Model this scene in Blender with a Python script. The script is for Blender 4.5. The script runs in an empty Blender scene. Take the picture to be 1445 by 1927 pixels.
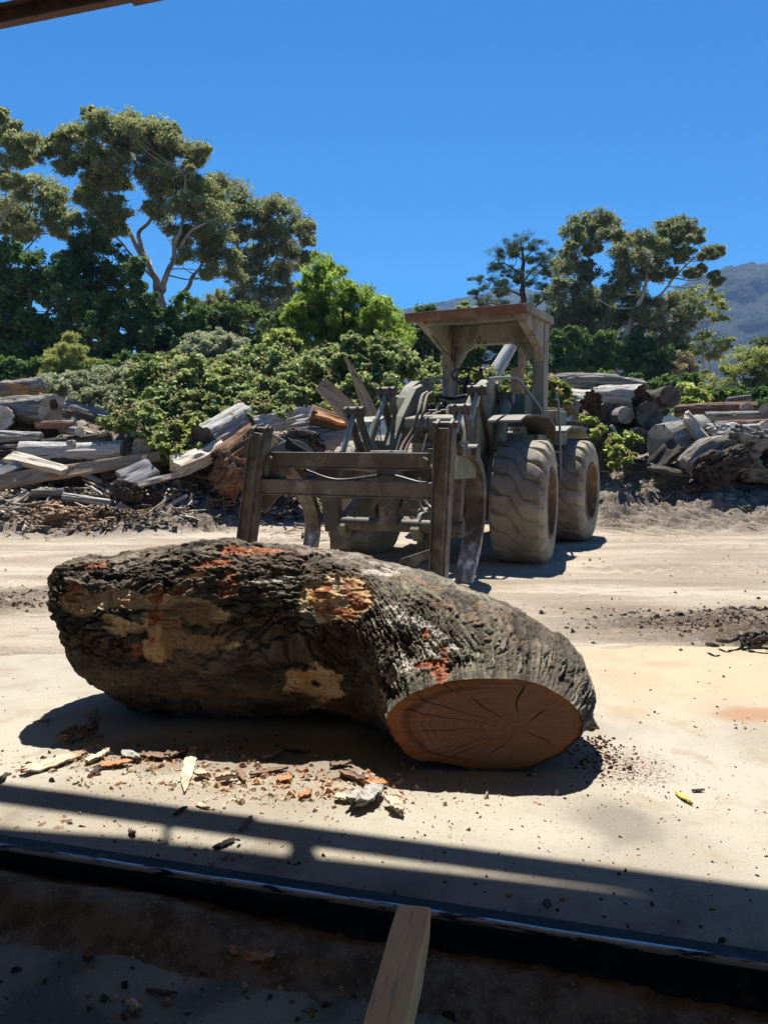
import bpy, bmesh, math, random
import numpy as np
from mathutils import Vector, Matrix

R = math.radians
scene = bpy.context.scene
COL = scene.collection
rng = np.random.default_rng(7)
random.seed(7)

# ------------------------------------------------------------------ camera model
IW, IH, FPX, CAMZ, HOR = 1445.0, 1927.0, 1447.0, 1.6, 832.0
PITCH = math.atan((IH / 2 - HOR) / FPX)
CP, SP = math.cos(PITCH), math.sin(PITCH)

def ray(px, py):
    u = (px - IW / 2) / FPX
    v = (IH / 2 - py) / FPX
    return np.array([u, CP + v * SP, -SP + v * CP])

def at(px, py, d):                       # the point seen at a pixel, d metres in front
    r = ray(px, py)
    return np.array([0, 0, CAMZ]) + r * (d / r[1])

def onground(px, py, z=0.0):
    r = ray(px, py)
    return np.array([0, 0, CAMZ]) + r * ((z - CAMZ) / r[2])

def topix(P):
    P = np.atleast_2d(P) - np.array([0, 0, CAMZ])
    dep = P[:, 1] * CP - P[:, 2] * SP
    up = P[:, 1] * SP + P[:, 2] * CP
    return np.stack([IW / 2 + FPX * P[:, 0] / dep, IH / 2 - FPX * up / dep], 1)

# sun
SUN_EL, SUN_AZ = R(62), R(0.5)             # azimuth measured from +Y towards +X
TO_SUN = np.array([math.sin(SUN_AZ) * math.cos(SUN_EL), math.cos(SUN_AZ) * math.cos(SUN_EL), math.sin(SUN_EL)])

# ------------------------------------------------------------------ noise
def _hash(ix, iy, iz, seed):
    h = (ix.astype(np.uint32) * np.uint32(374761393) + iy.astype(np.uint32) * np.uint32(668265263)
         + iz.astype(np.uint32) * np.uint32(2246822519) + np.uint32((seed * 3266489917) & 0xffffffff))
    h = (h ^ (h >> np.uint32(15))) * np.uint32(2246822519)
    h = (h ^ (h >> np.uint32(13))) * np.uint32(3266489917)
    h = h ^ (h >> np.uint32(16))
    return h.astype(np.float64) / 4294967295.0

def vn(P, seed=0):
    P = np.asarray(P, float)
    with np.errstate(over='ignore'):
        i = np.floor(P).astype(np.int64)
        f = P - i
        f = f * f * f * (f * (f * 6 - 15) + 10)
        x, y, z = i[:, 0], i[:, 1], i[:, 2]
        r = 0
        for dx in (0, 1):
            wx = f[:, 0] if dx else 1 - f[:, 0]
            for dy in (0, 1):
                wy = f[:, 1] if dy else 1 - f[:, 1]
                for dz in (0, 1):
                    wz = f[:, 2] if dz else 1 - f[:, 2]
                    r = r + wx * wy * wz * _hash(x + dx, y + dy, z + dz, seed)
    return r

def fbm(P, oct=4, seed=0, gain=.5):
    P = np.asarray(P, float)
    a, s, t = 1.0, 0, 0
    for k in range(oct):
        s = s + a * vn(P * 2.03 ** k + 11.3 * k, seed + k)
        t += a
        a *= gain
    return s / t

def worley(P, seed=0):
    """(F1, F2, id) of a jittered cell lattice."""
    P = np.asarray(P, float); i0 = np.floor(P).astype(np.int64)
    f1 = np.full(len(P), 9.0); f2 = np.full(len(P), 9.0); idn = np.zeros(len(P))
    with np.errstate(over='ignore'):
        for dx in (-1, 0, 1):
            for dy in (-1, 0, 1):
                for dz in (-1, 0, 1):
                    x, y, z = i0[:, 0] + dx, i0[:, 1] + dy, i0[:, 2] + dz
                    h = _hash(x, y, z, seed); h2 = (h * 7919.17) % 1; h3 = (h * 104729.31) % 1
                    d = np.sqrt((x + h - P[:, 0]) ** 2 + (y + h2 - P[:, 1]) ** 2 + (z + h3 - P[:, 2]) ** 2)
                    m = d < f1
                    f2 = np.where(m, f1, np.minimum(f2, d)); idn = np.where(m, (h * 31.7) % 1, idn); f1 = np.where(m, d, f1)
    return f1, f2, idn

def sstep(a, b, x):
    t = np.clip((x - a) / (b - a), 0, 1)
    return t * t * (3 - 2 * t)

def spline(pts, n):
    """Catmull-Rom through the rows of pts."""
    P = np.asarray(pts, float)
    if len(P) == 2:
        t = np.linspace(0, 1, n)[:, None]
        return P[0] * (1 - t) + P[1] * t
    Q = np.vstack([2 * P[0] - P[1], P, 2 * P[-1] - P[-2]])
    s = np.linspace(0, len(P) - 1, n)
    k = np.minimum(s.astype(int), len(P) - 2)
    t = (s - k)[:, None]
    a, b, c, d = Q[k], Q[k + 1], Q[k + 2], Q[k + 3]
    return .5 * (2 * b + (c - a) * t + (2 * a - 5 * b + 4 * c - d) * t ** 2 + (3 * b - a - 3 * c + d) * t ** 3)

# ------------------------------------------------------------------ objects
WM = {}

def link(o, parent=None, M=None):
    COL.objects.link(o)
    M = Matrix.Identity(4) if M is None else M
    WM[o.name] = M
    if parent is not None:
        o.parent = parent
        o.matrix_local = WM[parent.name].inverted() @ M
    else:
        o.matrix_local = M
    return o

def tag(o, label=None, cat=None, group=None, kind=None):
    if label: o['label'] = label
    if cat: o['category'] = cat
    if group: o['group'] = group
    if kind: o['kind'] = kind
    return o

def empty(name, loc, label=None, cat=None, group=None, parent=None):
    o = bpy.data.objects.new(name, None)
    o.empty_display_size = .2
    link(o, parent, Matrix.Translation(Vector(loc)))
    return tag(o, label, cat, group)

def obj(name, V, F, mat, parent=None, M=None, smooth=False, bevel=0, attrs=None, uv=None, faceattr=None, autosmooth=None):
    """Link world-space vertices V and faces F as ONE mesh object; M places its local frame."""
    V = np.asarray(V, float)
    if M is None:
        M = WM[parent.name] if parent is not None else Matrix.Translation(
            Vector((float((V[:, 0].min() + V[:, 0].max()) / 2), float((V[:, 1].min() + V[:, 1].max()) / 2), float(V[:, 2].min()))))
    Mi = np.array(M.inverted())
    L = V @ Mi[:3, :3].T + Mi[:3, 3]
    me = bpy.data.meshes.new(name)
    if isinstance(F, np.ndarray) and F.ndim == 2:
        n, k = F.shape
        me.vertices.add(len(L)); me.vertices.foreach_set('co', L.astype(np.float32).ravel())
        me.loops.add(n * k); me.loops.foreach_set('vertex_index', F.astype(np.int32).ravel())
        me.polygons.add(n); me.polygons.foreach_set('loop_start', np.arange(0, n * k, k, dtype=np.int32))
        me.update(calc_edges=True)
    else:
        me.from_pydata(L.tolist(), [], [list(map(int, f)) for f in F])
        me.update()
    if attrs:
        for k2, A in attrs.items():
            A = np.asarray(A, np.float32)
            if A.ndim == 2:
                at_ = me.attributes.new(k2, 'FLOAT_COLOR', 'POINT')
                at_.data.foreach_set('color', np.hstack([A, np.ones((len(A), 1), np.float32)]).ravel())
            else:
                at_ = me.attributes.new(k2, 'FLOAT', 'POINT')
                at_.data.foreach_set('value', A)
    if faceattr is not None:
        at_ = me.attributes.new('rnd', 'FLOAT', 'FACE')
        at_.data.foreach_set('value', np.asarray(faceattr, np.float32))
    if smooth:
        me.polygons.foreach_set('use_smooth', np.ones(len(me.polygons), bool))
    me.materials.append(mat)
    o = bpy.data.objects.new(name, me)
    link(o, parent, M)
    if bevel:
        b = o.modifiers.new('bevel', 'BEVEL')
        b.width = bevel; b.segments = 2; b.limit_method = 'ANGLE'; b.angle_limit = R(35)
    return o

def grid_faces(nu, nv, wrap_v=False, wrap_u=False):
    u = np.arange(nu if wrap_u else nu - 1)
    v = np.arange(nv if wrap_v else nv - 1)
    U, W = np.meshgrid(u, v, indexing='ij')
    U2, W2 = (U + 1) % nu, (W + 1) % nv
    return np.stack([U * nv + W, U2 * nv + W, U2 * nv + W2, U * nv + W2], -1).reshape(-1, 4)

class MB:
    """Collects shapes (in a local frame mapped by T) for one mesh."""
    def __init__(s, T=None):
        s.V, s.F, s.T = [], [], T or (lambda P: P)
    def add(s, V, F):
        n = len(s.V)
        s.V.extend(np.asarray(s.T(np.asarray(V, float))).tolist())
        s.F.extend([[int(i) + n for i in f] for f in F])
        return s
    def box(s, lo, hi):
        (a, b, c), (d, e, f) = lo, hi
        V = [(a, b, c), (d, b, c), (d, e, c), (a, e, c), (a, b, f), (d, b, f), (d, e, f), (a, e, f)]
        return s.add(V, [(0, 3, 2, 1), (4, 5, 6, 7), (0, 1, 5, 4), (1, 2, 6, 5), (2, 3, 7, 6), (3, 0, 4, 7)])
    def bar(s, p0, p1, w, h, up=(0, 0, 1), w1=None, h1=None):
        p0, p1 = np.array(p0, float), np.array(p1, float)
        t = p1 - p0; t /= np.linalg.norm(t)
        up = np.array(up, float)
        sd = np.cross(t, up); sd /= np.linalg.norm(sd)
        up = np.cross(sd, t)
        w1 = w if w1 is None else w1; h1 = h if h1 is None else h1
        V = []
        for p, ww, hh in ((p0, w, h), (p1, w1, h1)):
            for a, b in ((-1, -1), (1, -1), (1, 1), (-1, 1)):
                V.append(p + sd * a * ww / 2 + up * b * hh / 2)
        return s.add(V, [(0, 1, 2, 3), (7, 6, 5, 4), (0, 4, 5, 1), (1, 5, 6, 2), (2, 6, 7, 3), (3, 7, 4, 0)])
    def tube(s, pts, r, n=12, steps=None, caps=True):
        pts = np.asarray(pts, float)
        r = np.full(len(pts), r, float) if np.isscalar(r) else np.asarray(r, float)
        if steps:
            Q = spline(np.hstack([pts, r[:, None]]), steps)
            pts, r = Q[:, :3], Q[:, 3]
        V, F = tube_mesh(pts, r, n, caps)
        return s.add(V, F)
    def prism(s, poly, off0, off1, plane='fz'):
        """poly of (a,b) pairs extruded along the third axis."""
        n = len(poly); V = []
        for o in (off0, off1):
            for a, b in poly:
                V.append({'fz': (a, o, b), 'lz': (o, a, b), 'fl': (a, b, o)}[plane])
        F = [list(range(n)), list(range(2 * n - 1, n - 1, -1))]
        F += [[i, i + n, (i + 1) % n + n, (i + 1) % n] for i in range(n)]
        return s.add(V, F)
    def build(s, name, mat, parent=None, bevel=0, smooth=False, **k):
        o = obj(name, s.V, s.F, mat, parent, bevel=bevel, smooth=smooth, **k)
        bm = bmesh.new(); bm.from_mesh(o.data)
        bmesh.ops.recalc_face_normals(bm, faces=bm.faces)
        bm.to_mesh(o.data); bm.free()
        if smooth == 'auto' or smooth is True:
            sm = np.ones(len(o.data.polygons), bool)
            o.data.polygons.foreach_set('use_smooth', sm)
            o.data.set_sharp_from_angle(angle=R(40))
        return o

def tube_mesh(pts, r, n=8, caps=True):
    pts = np.asarray(pts, float); m = len(pts)
    T = np.gradient(pts, axis=0)
    T /= np.maximum(np.linalg.norm(T, axis=1, keepdims=True), 1e-9)
    ref = np.array([0, 0, 1.0]) if abs(T[:, 2]).mean() < .85 else np.array([0, 1.0, 0])
    S = np.cross(T, ref); S /= np.maximum(np.linalg.norm(S, axis=1, keepdims=True), 1e-9)
    U = np.cross(S, T)
    a = np.arange(n) * 2 * math.pi / n
    V = pts[:, None, :] + r[:, None, None] * (S[:, None, :] * np.cos(a)[None, :, None] + U[:, None, :] * np.sin(a)[None, :, None])
    F = grid_faces(m, n, wrap_v=True).tolist()
    if caps:
        F.append(list(range(n - 1, -1, -1))); F.append(list(range((m - 1) * n, m * n)))
    return V.reshape(-1, 3), F

# ------------------------------------------------------------------ materials
class NT:
    def __init__(s, name):
        s.m = bpy.data.materials.new(name); s.m.use_nodes = True
        s.t = s.m.node_tree; s.N = s.t.nodes; s.L = s.t.links
        s.N.clear()
        s.out = s.N.new('ShaderNodeOutputMaterial')
    def n(s, typ, **kw):
        x = s.N.new('ShaderNode' + typ)
        for k, v in kw.items(): setattr(x, k, v)
        return x
    def lk(s, a, b): s.L.new(a, b)
    def coord(s, which='Object', scale=(1, 1, 1), rot=(0, 0, 0)):
        c = s.n('TexCoord'); m = s.n('Mapping')
        m.inputs['Scale'].default_value = scale; m.inputs['Rotation'].default_value = rot
        if which == 'Position':
            g = s.n('NewGeometry'); s.lk(g.outputs['Position'], m.inputs['Vector'])
        else:
            s.lk(c.outputs[which], m.inputs['Vector'])
        return m.outputs['Vector']
    def noise(s, vec, scale=5, detail=5, rough=.55, dist=0):
        x = s.n('TexNoise'); x.inputs['Scale'].default_value = scale; x.inputs['Detail'].default_value = detail
        x.inputs['Roughness'].default_value = rough; x.inputs['Distortion'].default_value = dist
        s.lk(vec, x.inputs['Vector']); return x.outputs['Fac']
    def ramp(s, fac, lo, hi):
        x = s.n('MapRange'); x.interpolation_type = 'SMOOTHSTEP'
        x.inputs['From Min'].default_value = lo; x.inputs['From Max'].default_value = hi
        s.lk(fac, x.inputs['Value']); return x.outputs['Result']
    def mix(s, fac, a, b, mode='MIX'):
        x = s.n('Mix'); x.data_type = 'RGBA'; x.blend_type = mode
        for v, k in ((fac, 0), (a, 6), (b, 7)):
            if isinstance(v, (int, float)): x.inputs[k].default_value = v
            elif isinstance(v, (tuple, list)): x.inputs[k].default_value = (*v, 1)
            else: s.lk(v, x.inputs[k])
        return x.outputs[2]
    def math(s, op, a, b=0.0):
        x = s.n('Math'); x.operation = op
        for v, k in ((a, 0), (b, 1)):
            if isinstance(v, (int, float)): x.inputs[k].default_value = v
            else: s.lk(v, x.inputs[k])
        return x.outputs[0]
    def attr(s, name, out='Color'):
        x = s.n('Attribute'); x.attribute_name = name; return x.outputs[out]
    def bsdf(s, col, rough=.8, metal=0, bump=None, spec=.3):
        p = s.n('BsdfPrincipled')
        for v, k in ((col, 'Base Color'), (rough, 'Roughness'), (metal, 'Metallic'), (spec, 'Specular IOR Level')):
            if isinstance(v, (int, float)): p.inputs[k].default_value = v
            elif isinstance(v, (tuple, list)): p.inputs[k].default_value = (*v, 1)
            else: s.lk(v, p.inputs[k])
        if bump is not None: s.lk(bump, p.inputs['Normal'])
        s.lk(p.outputs[0], s.out.inputs['Surface']); return p
    def bump(s, height, strength=.5, dist=.02, normal=None):
        b = s.n('Bump'); b.inputs['Strength'].default_value = strength; b.inputs['Distance'].default_value = dist
        s.lk(height, b.inputs['Height'])
        if normal is not None: s.lk(normal, b.inputs['Normal'])
        return b.outputs[0]

def pm(name, base, layers, rough=.85, bumps=(), coord='Object', metal=0, spec=.3, vary=0):
    """base colour, then layers (colour, scale3, noise scale, lo, hi) mixed in by noise masks; bumps (scale3, scale, strength, dist)."""
    t = NT(name)
    col = base
    for L in layers:
        c, sc3, sc, lo, hi = L[:5]
        v = t.coord(coord, sc3)
        n = t.noise(v, sc, 8, .62, L[5] if len(L) > 5 else .3)
        col = t.mix(t.ramp(n, lo, hi), col, c)
    if vary:
        oi = t.n('ObjectInfo')
        hs = t.n('HueSaturation')
        v = t.n('MapRange'); v.inputs['To Min'].default_value = 1 - vary; v.inputs['To Max'].default_value = 1 + vary
        t.lk(oi.outputs['Random'], v.inputs['Value']); t.lk(v.outputs[0], hs.inputs['Value'])
        hs.inputs['Saturation'].default_value = 1
        if isinstance(col, tuple): hs.inputs['Color'].default_value = (*col, 1)
        else: t.lk(col, hs.inputs['Color'])
        col = hs.outputs[0]
    nrm = None
    for sc3, sc, st, ds in bumps:
        v = t.coord(coord, sc3)
        nrm = t.bump(t.noise(v, sc, 8, .65), st, ds, nrm)
    t.bsdf(col, rough, metal, nrm, spec)
    return t.m

def leafmat(name, c0, c1, c2, trans=.45, gloss=.12):
    t = NT(name)
    f = t.attr('rnd', 'Fac')
    r = t.n('ValToRGB'); t.lk(f, r.inputs[0])
    e = r.color_ramp.elements
    e[0].color = (*c0, 1); e[1].color = (*c2, 1); e[0].position = .05; e[1].position = .95
    m = e.new(.5); m.color = (*c1, 1)
    col = r.outputs[0]
    d = t.n('BsdfDiffuse'); t.lk(col, d.inputs[0])
    tr = t.n('BsdfTranslucent')
    tc = t.mix(.35, col, (col_up(c2)))
    t.lk(tc, tr.inputs[0])
    g = t.n('BsdfGlossy'); g.inputs['Roughness'].default_value = .42; g.inputs[0].default_value = (.9, .95, 1, 1)
    a = t.n('MixShader'); a.inputs[0].default_value = trans; t.lk(d.outputs[0], a.inputs[1]); t.lk(tr.outputs[0], a.inputs[2])
    b = t.n('MixShader'); b.inputs[0].default_value = gloss; t.lk(a.outputs[0], b.inputs[1]); t.lk(g.outputs[0], b.inputs[2])
    t.lk(b.outputs[0], t.out.inputs['Surface'])
    return t.m

def col_up(c):
    return (min(1, c[0] * 1.5), min(1, c[1] * 1.4), c[2] * .8)

LX = (.35, 5, 5)                          # stretched along a log's own X axis
M = {}
M['grey_log'] = pm('weathered_grey_wood', (.30, .28, .25), [((.14, .125, .105), LX, 2.5, .42, .62), ((.47, .45, .42), LX, 5, .55, .68), ((.055, .046, .038), (.4, 11, 11), 3, .56, .64)],
                   .9, [(LX, 6, 1, .06), ((1, 1, 1), 30, .5, .015)], vary=.3)
M['silver_log'] = pm('silvered_wood', (.50, .48, .45), [((.30, .28, .25), LX, 2.5, .45, .65), ((.62, .60, .57), LX, 5, .5, .65), ((.085, .07, .058), (.4, 11, 11), 3, .58, .66)],
                     .88, [(LX, 6, 1, .06), ((1, 1, 1), 30, .5, .015)], vary=.2)
M['bark_log'] = pm('brown_bark', (.115, .09, .07), [((.055, .043, .034), LX, 3, .4, .6), ((.22, .19, .16), (1.5, 3, 3), 4, .55, .7)],
                   .95, [(LX, 5, 1, .05), ((1, 1, 1), 25, .6, .02)], vary=.2)
M['red_wood'] = pm('reddish_wood', (.17, .09, .055), [((.30, .17, .10), LX, 3, .45, .62), ((.08, .045, .03), (.5, 8, 8), 4, .58, .7), ((.35, .31, .27), (1, 3, 3), 2, .58, .66)],
                   .9, [(LX, 6, 1, .03)], vary=.2)
M['pale_wood'] = pm('pale_split_wood', (.52, .46, .38), [((.36, .29, .21), LX, 3, .45, .65), ((.62, .58, .52), LX, 6, .55, .7), ((.15, .11, .08), (.4, 10, 10), 5, .66, .73)],
                    .85, [(LX, 8, .8, .015)], vary=.15)
M['tan_board'] = pm('tan_sawn_timber', (.40, .30, .20), [((.28, .19, .12), LX, 3, .45, .65), ((.48, .41, .32), LX, 5, .55, .7), ((.18, .08, .04), (.9, 3, 3), 2, .64, .7)],
                    .85, [(LX, 8, .6, .01)], vary=.12)
M['grey_board'] = pm('grey_board', (.26, .26, .27), [((.17, .165, .165), LX, 3, .45, .65), ((.36, .36, .36), LX, 6, .55, .7)], .88, [(LX, 8, .8, .012)], vary=.15)

def end_mat(name, c0, c1, dark):
    t = NT(name)
    v = t.coord('Object')
    sx = t.n('SeparateXYZ'); t.lk(v, sx.inputs[0])
    y, z = sx.outputs[1], sx.outputs[2]
    n = t.noise(t.coord('Object', (1, 1, 1)), 3, 4)
    rad = t.math('SQRT', t.math('ADD', t.math('MULTIPLY', y, y), t.math('MULTIPLY', z, z)))
    rings = t.math('SINE', t.math('ADD', t.math('MULTIPLY', rad, 130), t.math('MULTIPLY', n, 9)))
    ang = t.math('ARCTAN2', y, z)
    cv = t.n('CombineXYZ'); t.lk(t.math('MULTIPLY', ang, 3.0), cv.inputs[0]); t.lk(t.math('MULTIPLY', rad, 1.2), cv.inputs[1])
    chk = t.ramp(t.noise(cv.outputs[0], 3.2, 2, .4), .60, .66)
    col = t.mix(t.ramp(rings, -.9, 1), c0, c1)
    col = t.mix(t.ramp(t.noise(v, 4, 6), .42, .62), col, dark)
    col = t.mix(chk, col, (.02, .017, .014))
    t.bsdf(col, .9, 0, t.bump(t.noise(v, 40, 6), .5, .01))
    return t.m
M['end_grey'] = end_mat('grey_end_grain', (.27, .25, .225), (.36, .335, .30), (.20, .18, .16))
M['end_dark'] = end_mat('dark_end_grain', (.085, .078, .072), (.115, .105, .098), (.055, .05, .046))
M['end_pale'] = end_mat('pale_end_grain', (.46, .43, .38), (.54, .50, .45), (.36, .33, .29))
M['rotten'] = pm('rotten_core', (.10, .06, .04), [((.045, .025, .017), (1, 1, 1), 6, .42, .6), ((.2, .12, .07), (1, 1, 1), 12, .56, .7)], .95, [((1, 1, 1), 12, 1, .06)])
M['orange_wood'] = pm('orange_heartwood', (.50, .23, .09), [((.30, .13, .06), LX, 4, .45, .65), ((.6, .38, .2), LX, 6, .55, .7)], .85, [(LX, 8, .8, .02)])
M['hollow'] = pm('dark_hollow', (.02, .017, .014), [((.05, .04, .03), (1, 1, 1), 8, .5, .7)], .95, [((1, 1, 1), 12, 1, .05)])  # near-black colour for the faces inside a stump's hollow

# machine
DUST = (.30, .265, .215)
M['paint'] = pm('dusty_olive_paint', (.165, .168, .122), [((.31, .295, .235), (1, 1, 1), 2.2, .46, .70), ((.085, .072, .053), (1, 1, .5), 5, .53, .68), ((.16, .08, .04), (1, 1, 1), 9, .61, .68), ((.38, .36, .31), (1, 1, 1), 14, .62, .72)],
                .7, [((1, 1, 1), 60, .15, .004)])
M['green_paint'] = pm('grey_green_paint', (.165, .18, .14), [((.27, .265, .215), (1, 1, 1), 3, .48, .68), ((.09, .078, .056), (1, 1, .5), 6, .54, .68), ((.17, .09, .05), (1, 1, 1), 11, .64, .7)], .65, [((1, 1, 1), 60, .12, .004)])
M['canopy'] = pm('faded_canopy_steel', (.27, .255, .205), [((.17, .15, .115), (1, 1, .6), 2.5, .44, .62), ((.13, .07, .045), (1, 1, 1), 7, .58, .68), ((.36, .35, .31), (1, 1, 1), 12, .58, .72)], .7, [((1, 1, 1), 50, .15, .004)])
M['canopy_edge'] = pm('rust_red_edge', (.15, .075, .055), [((.21, .13, .10), (1, 1, 1), 4, .45, .65), ((.10, .12, .085), (1, 1, 1), 3, .62, .7)], .75, [((1, 1, 1), 50, .2, .004)])
M['steel'] = pm('grimy_steel', (.088, .072, .057), [((.20, .172, .14), (1, 1, 1), 3.5, .48, .70), ((.05, .04, .033), (1, 1, 1), 6, .56, .7), ((.17, .075, .04), (1, 1, 1), 10, .64, .7)],
                 .62, [((1, 1, 1), 35, .3, .006)], spec=.45)
M['dark_worn'] = pm('dark_polished_steel', (.10, .098, .098), [((.20, .20, .21), (1, 1, .3), 9, .48, .62), ((.08, .065, .05), (1, 1, 1), 5, .52, .66)], .38, [((1, 1, 1), 30, .2, .004)], metal=.5)
def worn_mat(name, z0, z1, bright):
    t = NT(name); v = t.coord('Position')
    n1 = t.noise(v, 3.5, 7, .6, .3); n2 = t.noise(v, 9, 6, .65)
    col = t.mix(t.ramp(n1, .48, .70), (.088, .072, .057), (.20, .172, .14))
    col = t.mix(t.ramp(t.noise(v, 6, 6), .56, .7), col, (.05, .04, .033)); col = t.mix(t.ramp(t.noise(v, 10, 6), .64, .7), col, (.17, .075, .04))
    sp = t.n('SeparateXYZ'); t.lk(v, sp.inputs[0])
    w = t.ramp(t.math('ADD', sp.outputs[2], t.math('MULTIPLY', t.math('SUBTRACT', n2, .5), .9)), z1, z0)
    wc = t.mix(t.ramp(t.noise(t.coord('Position', (1, 1, .3)), 12, 6), .42, .62), (bright * .3, bright * .3, bright * .33), (bright, bright * 1.03, bright * 1.12))
    col = t.mix(w, col, wc)
    t.bsdf(col, t.math('SUBTRACT', .62, t.math('MULTIPLY', w, .26)), t.math('MULTIPLY', w, .35), t.bump(t.noise(v, 35, 6), .3, .006), .45)
    return t.m
M['tine_steel'] = worn_mat('tine_steel_worn_bright', .30, .62, .66)
M['upright_steel'] = worn_mat('upright_steel_worn_dark', .05, .60, .24)
M['worn_steel'] = pm('worn_bare_steel', (.34, .35, .38), [((.10, .095, .095), (1, 1, .35), 6, .44, .60), ((.50, .52, .58), (1, 1, .3), 12, .55, .66), ((.12, .07, .04), (1, 1, 1), 5, .58, .68)],
                      .34, [((1, 1, 1), 30, .2, .004)], metal=.75)
M['bar_paint'] = pm('chipped_brown_bar', (.13, .10, .085), [((.085, .06, .05), (1, 1, 1), 4, .45, .6), ((.24, .22, .185), (1, 1, 1), 6, .58, .68), ((.55, .36, .04), (1, 1, 2), 13, .655, .69)],
                    .55, [((1, 1, 1), 40, .25, .005)], spec=.5)
M['chrome_rod'] = pm('dull_rod', (.34, .33, .29), [((.22, .20, .16), (1, 1, 1), 6, .45, .65)], .42, (), metal=.4, spec=.5)
M['rubber'] = pm('dusty_rubber', (.225, .198, .158), [((.33, .295, .235), (1, 1, 1), 2.2, .40, .62), ((.12, .105, .085), (1, 1, 1), 6, .62, .76), ((.34, .30, .245), (1, 1, 1), 18, .62, .75)],
                  .92, [((1, 1, 1), 80, .2, .004)])
M['rim'] = pm('rusty_rim', (.16, .105, .065), [((.26, .21, .16), (1, 1, 1), 4, .45, .65), ((.09, .055, .035), (1, 1, 1), 7, .58, .7)], .8, [((1, 1, 1), 40, .3, .005)])
M['black'] = pm('black_plastic', (.022, .022, .023), [((.09, .08, .07), (1, 1, 1), 5, .5, .72)], .5)
M['hose'] = pm('dusty_hose', (.20, .165, .13), [((.29, .19, .14), (1, 1, 1), 3, .5, .65), ((.09, .08, .07), (1, 1, 1), 6, .58, .7)], .7)
M['blue_vinyl'] = pm('dark_blue_vinyl', (.03, .045, .075), [((.07, .075, .085), (1, 1, 1), 6, .5, .7)], .5)
M['rail_tube'] = pm('grey_blue_tube', (.16, .175, .20), [((.26, .26, .26), (1, 1, 1), 6, .5, .7)], .45, spec=.5)
M['exhaust'] = pm('rusty_exhaust', (.29, .22, .17), [((.18, .12, .085), (1, 1, 1), 5, .45, .62), ((.36, .32, .27), (1, 1, 1), 8, .56, .7)], .8)
# ------------------------------------------------------------------ render, world, sun, camera
scene.view_settings.view_transform = 'Standard'
scene.view_settings.look = 'None'
scene.view_settings.exposure = 1.1
scene.view_settings.gamma = 1
scene.cycles.max_bounces = 8
scene.cycles.transparent_max_bounces = 8
scene.cycles.volume_bounces = 0
scene.cycles.use_adaptive_sampling = True
scene.cycles.adaptive_threshold = .008
scene.cycles.use_denoising = True
scene.cycles.sample_clamp_indirect = 4

w = bpy.data.worlds.new('World'); scene.world = w; w.use_nodes = True
nt = w.node_tree; nt.nodes.clear()
sky = nt.nodes.new('ShaderNodeTexSky'); sky.sky_type = 'NISHITA'; sky.sun_disc = False
sky.sun_elevation = SUN_EL; sky.sun_rotation = SUN_AZ
sky.altitude = 300; sky.air_density = 1.0; sky.dust_density = .15; sky.ozone_density = 5.0
hs = nt.nodes.new('ShaderNodeHueSaturation'); hs.inputs['Saturation'].default_value = 1.62
bg = nt.nodes.new('ShaderNodeBackground'); bg.inputs['Strength'].default_value = .053
wo = nt.nodes.new('ShaderNodeOutputWorld')
nt.links.new(sky.outputs[0], hs.inputs['Color']); nt.links.new(hs.outputs[0], bg.inputs['Color']); nt.links.new(bg.outputs[0], wo.inputs['Surface'])

sl = bpy.data.lights.new('sun', 'SUN'); sl.energy = 4.9; sl.angle = R(.53); sl.color = (1, .95, .86)
so = bpy.data.objects.new('sun', sl); COL.objects.link(so)
so.rotation_euler = Vector(TO_SUN).to_track_quat('Z', 'Y').to_euler(); so.location = (0, 0, 30)

cd = bpy.data.cameras.new('camera'); cam = bpy.data.objects.new('camera', cd); COL.objects.link(cam)
cd.sensor_fit = 'HORIZONTAL'; cd.sensor_width = 36; cd.lens = 36 * FPX / IW
cd.clip_start = .05; cd.clip_end = 6000
cam.location = (0, 0, CAMZ); cam.rotation_euler = (math.pi / 2 - PITCH, 0, 0)
scene.camera = cam

# haze round the whole scene
hz = NT('haze_air')
pv = hz.n('VolumePrincipled'); pv.inputs['Color'].default_value = (.30, .52, 1.0, 1); pv.inputs['Density'].default_value = .00018
pv.inputs['Anisotropy'].default_value = .2
hz.lk(pv.outputs[0], hz.out.inputs['Volume'])
b = MB(); b.box((-2500, -60, -4), (2500, 2300, 480))
tag(b.build('haze', hz.m), 'thin blue summer haze over the valley', None, None, 'stuff')

# ------------------------------------------------------------------ ground
def bank_h(x, y):
    y0 = 15.3 - 2.3 * sstep(-2.2, -3.6, x) - 1.7 * sstep(3.3, 4.6, x)
    top = 1.25 + .75 * sstep(-2, -5, x)
    t = y - y0
    h = .92 * np.clip((t + .3) / 3.9, 0, 1) ** 1.25 + (top - .92) * sstep(2.6, 6, t)
    return h, t

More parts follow.
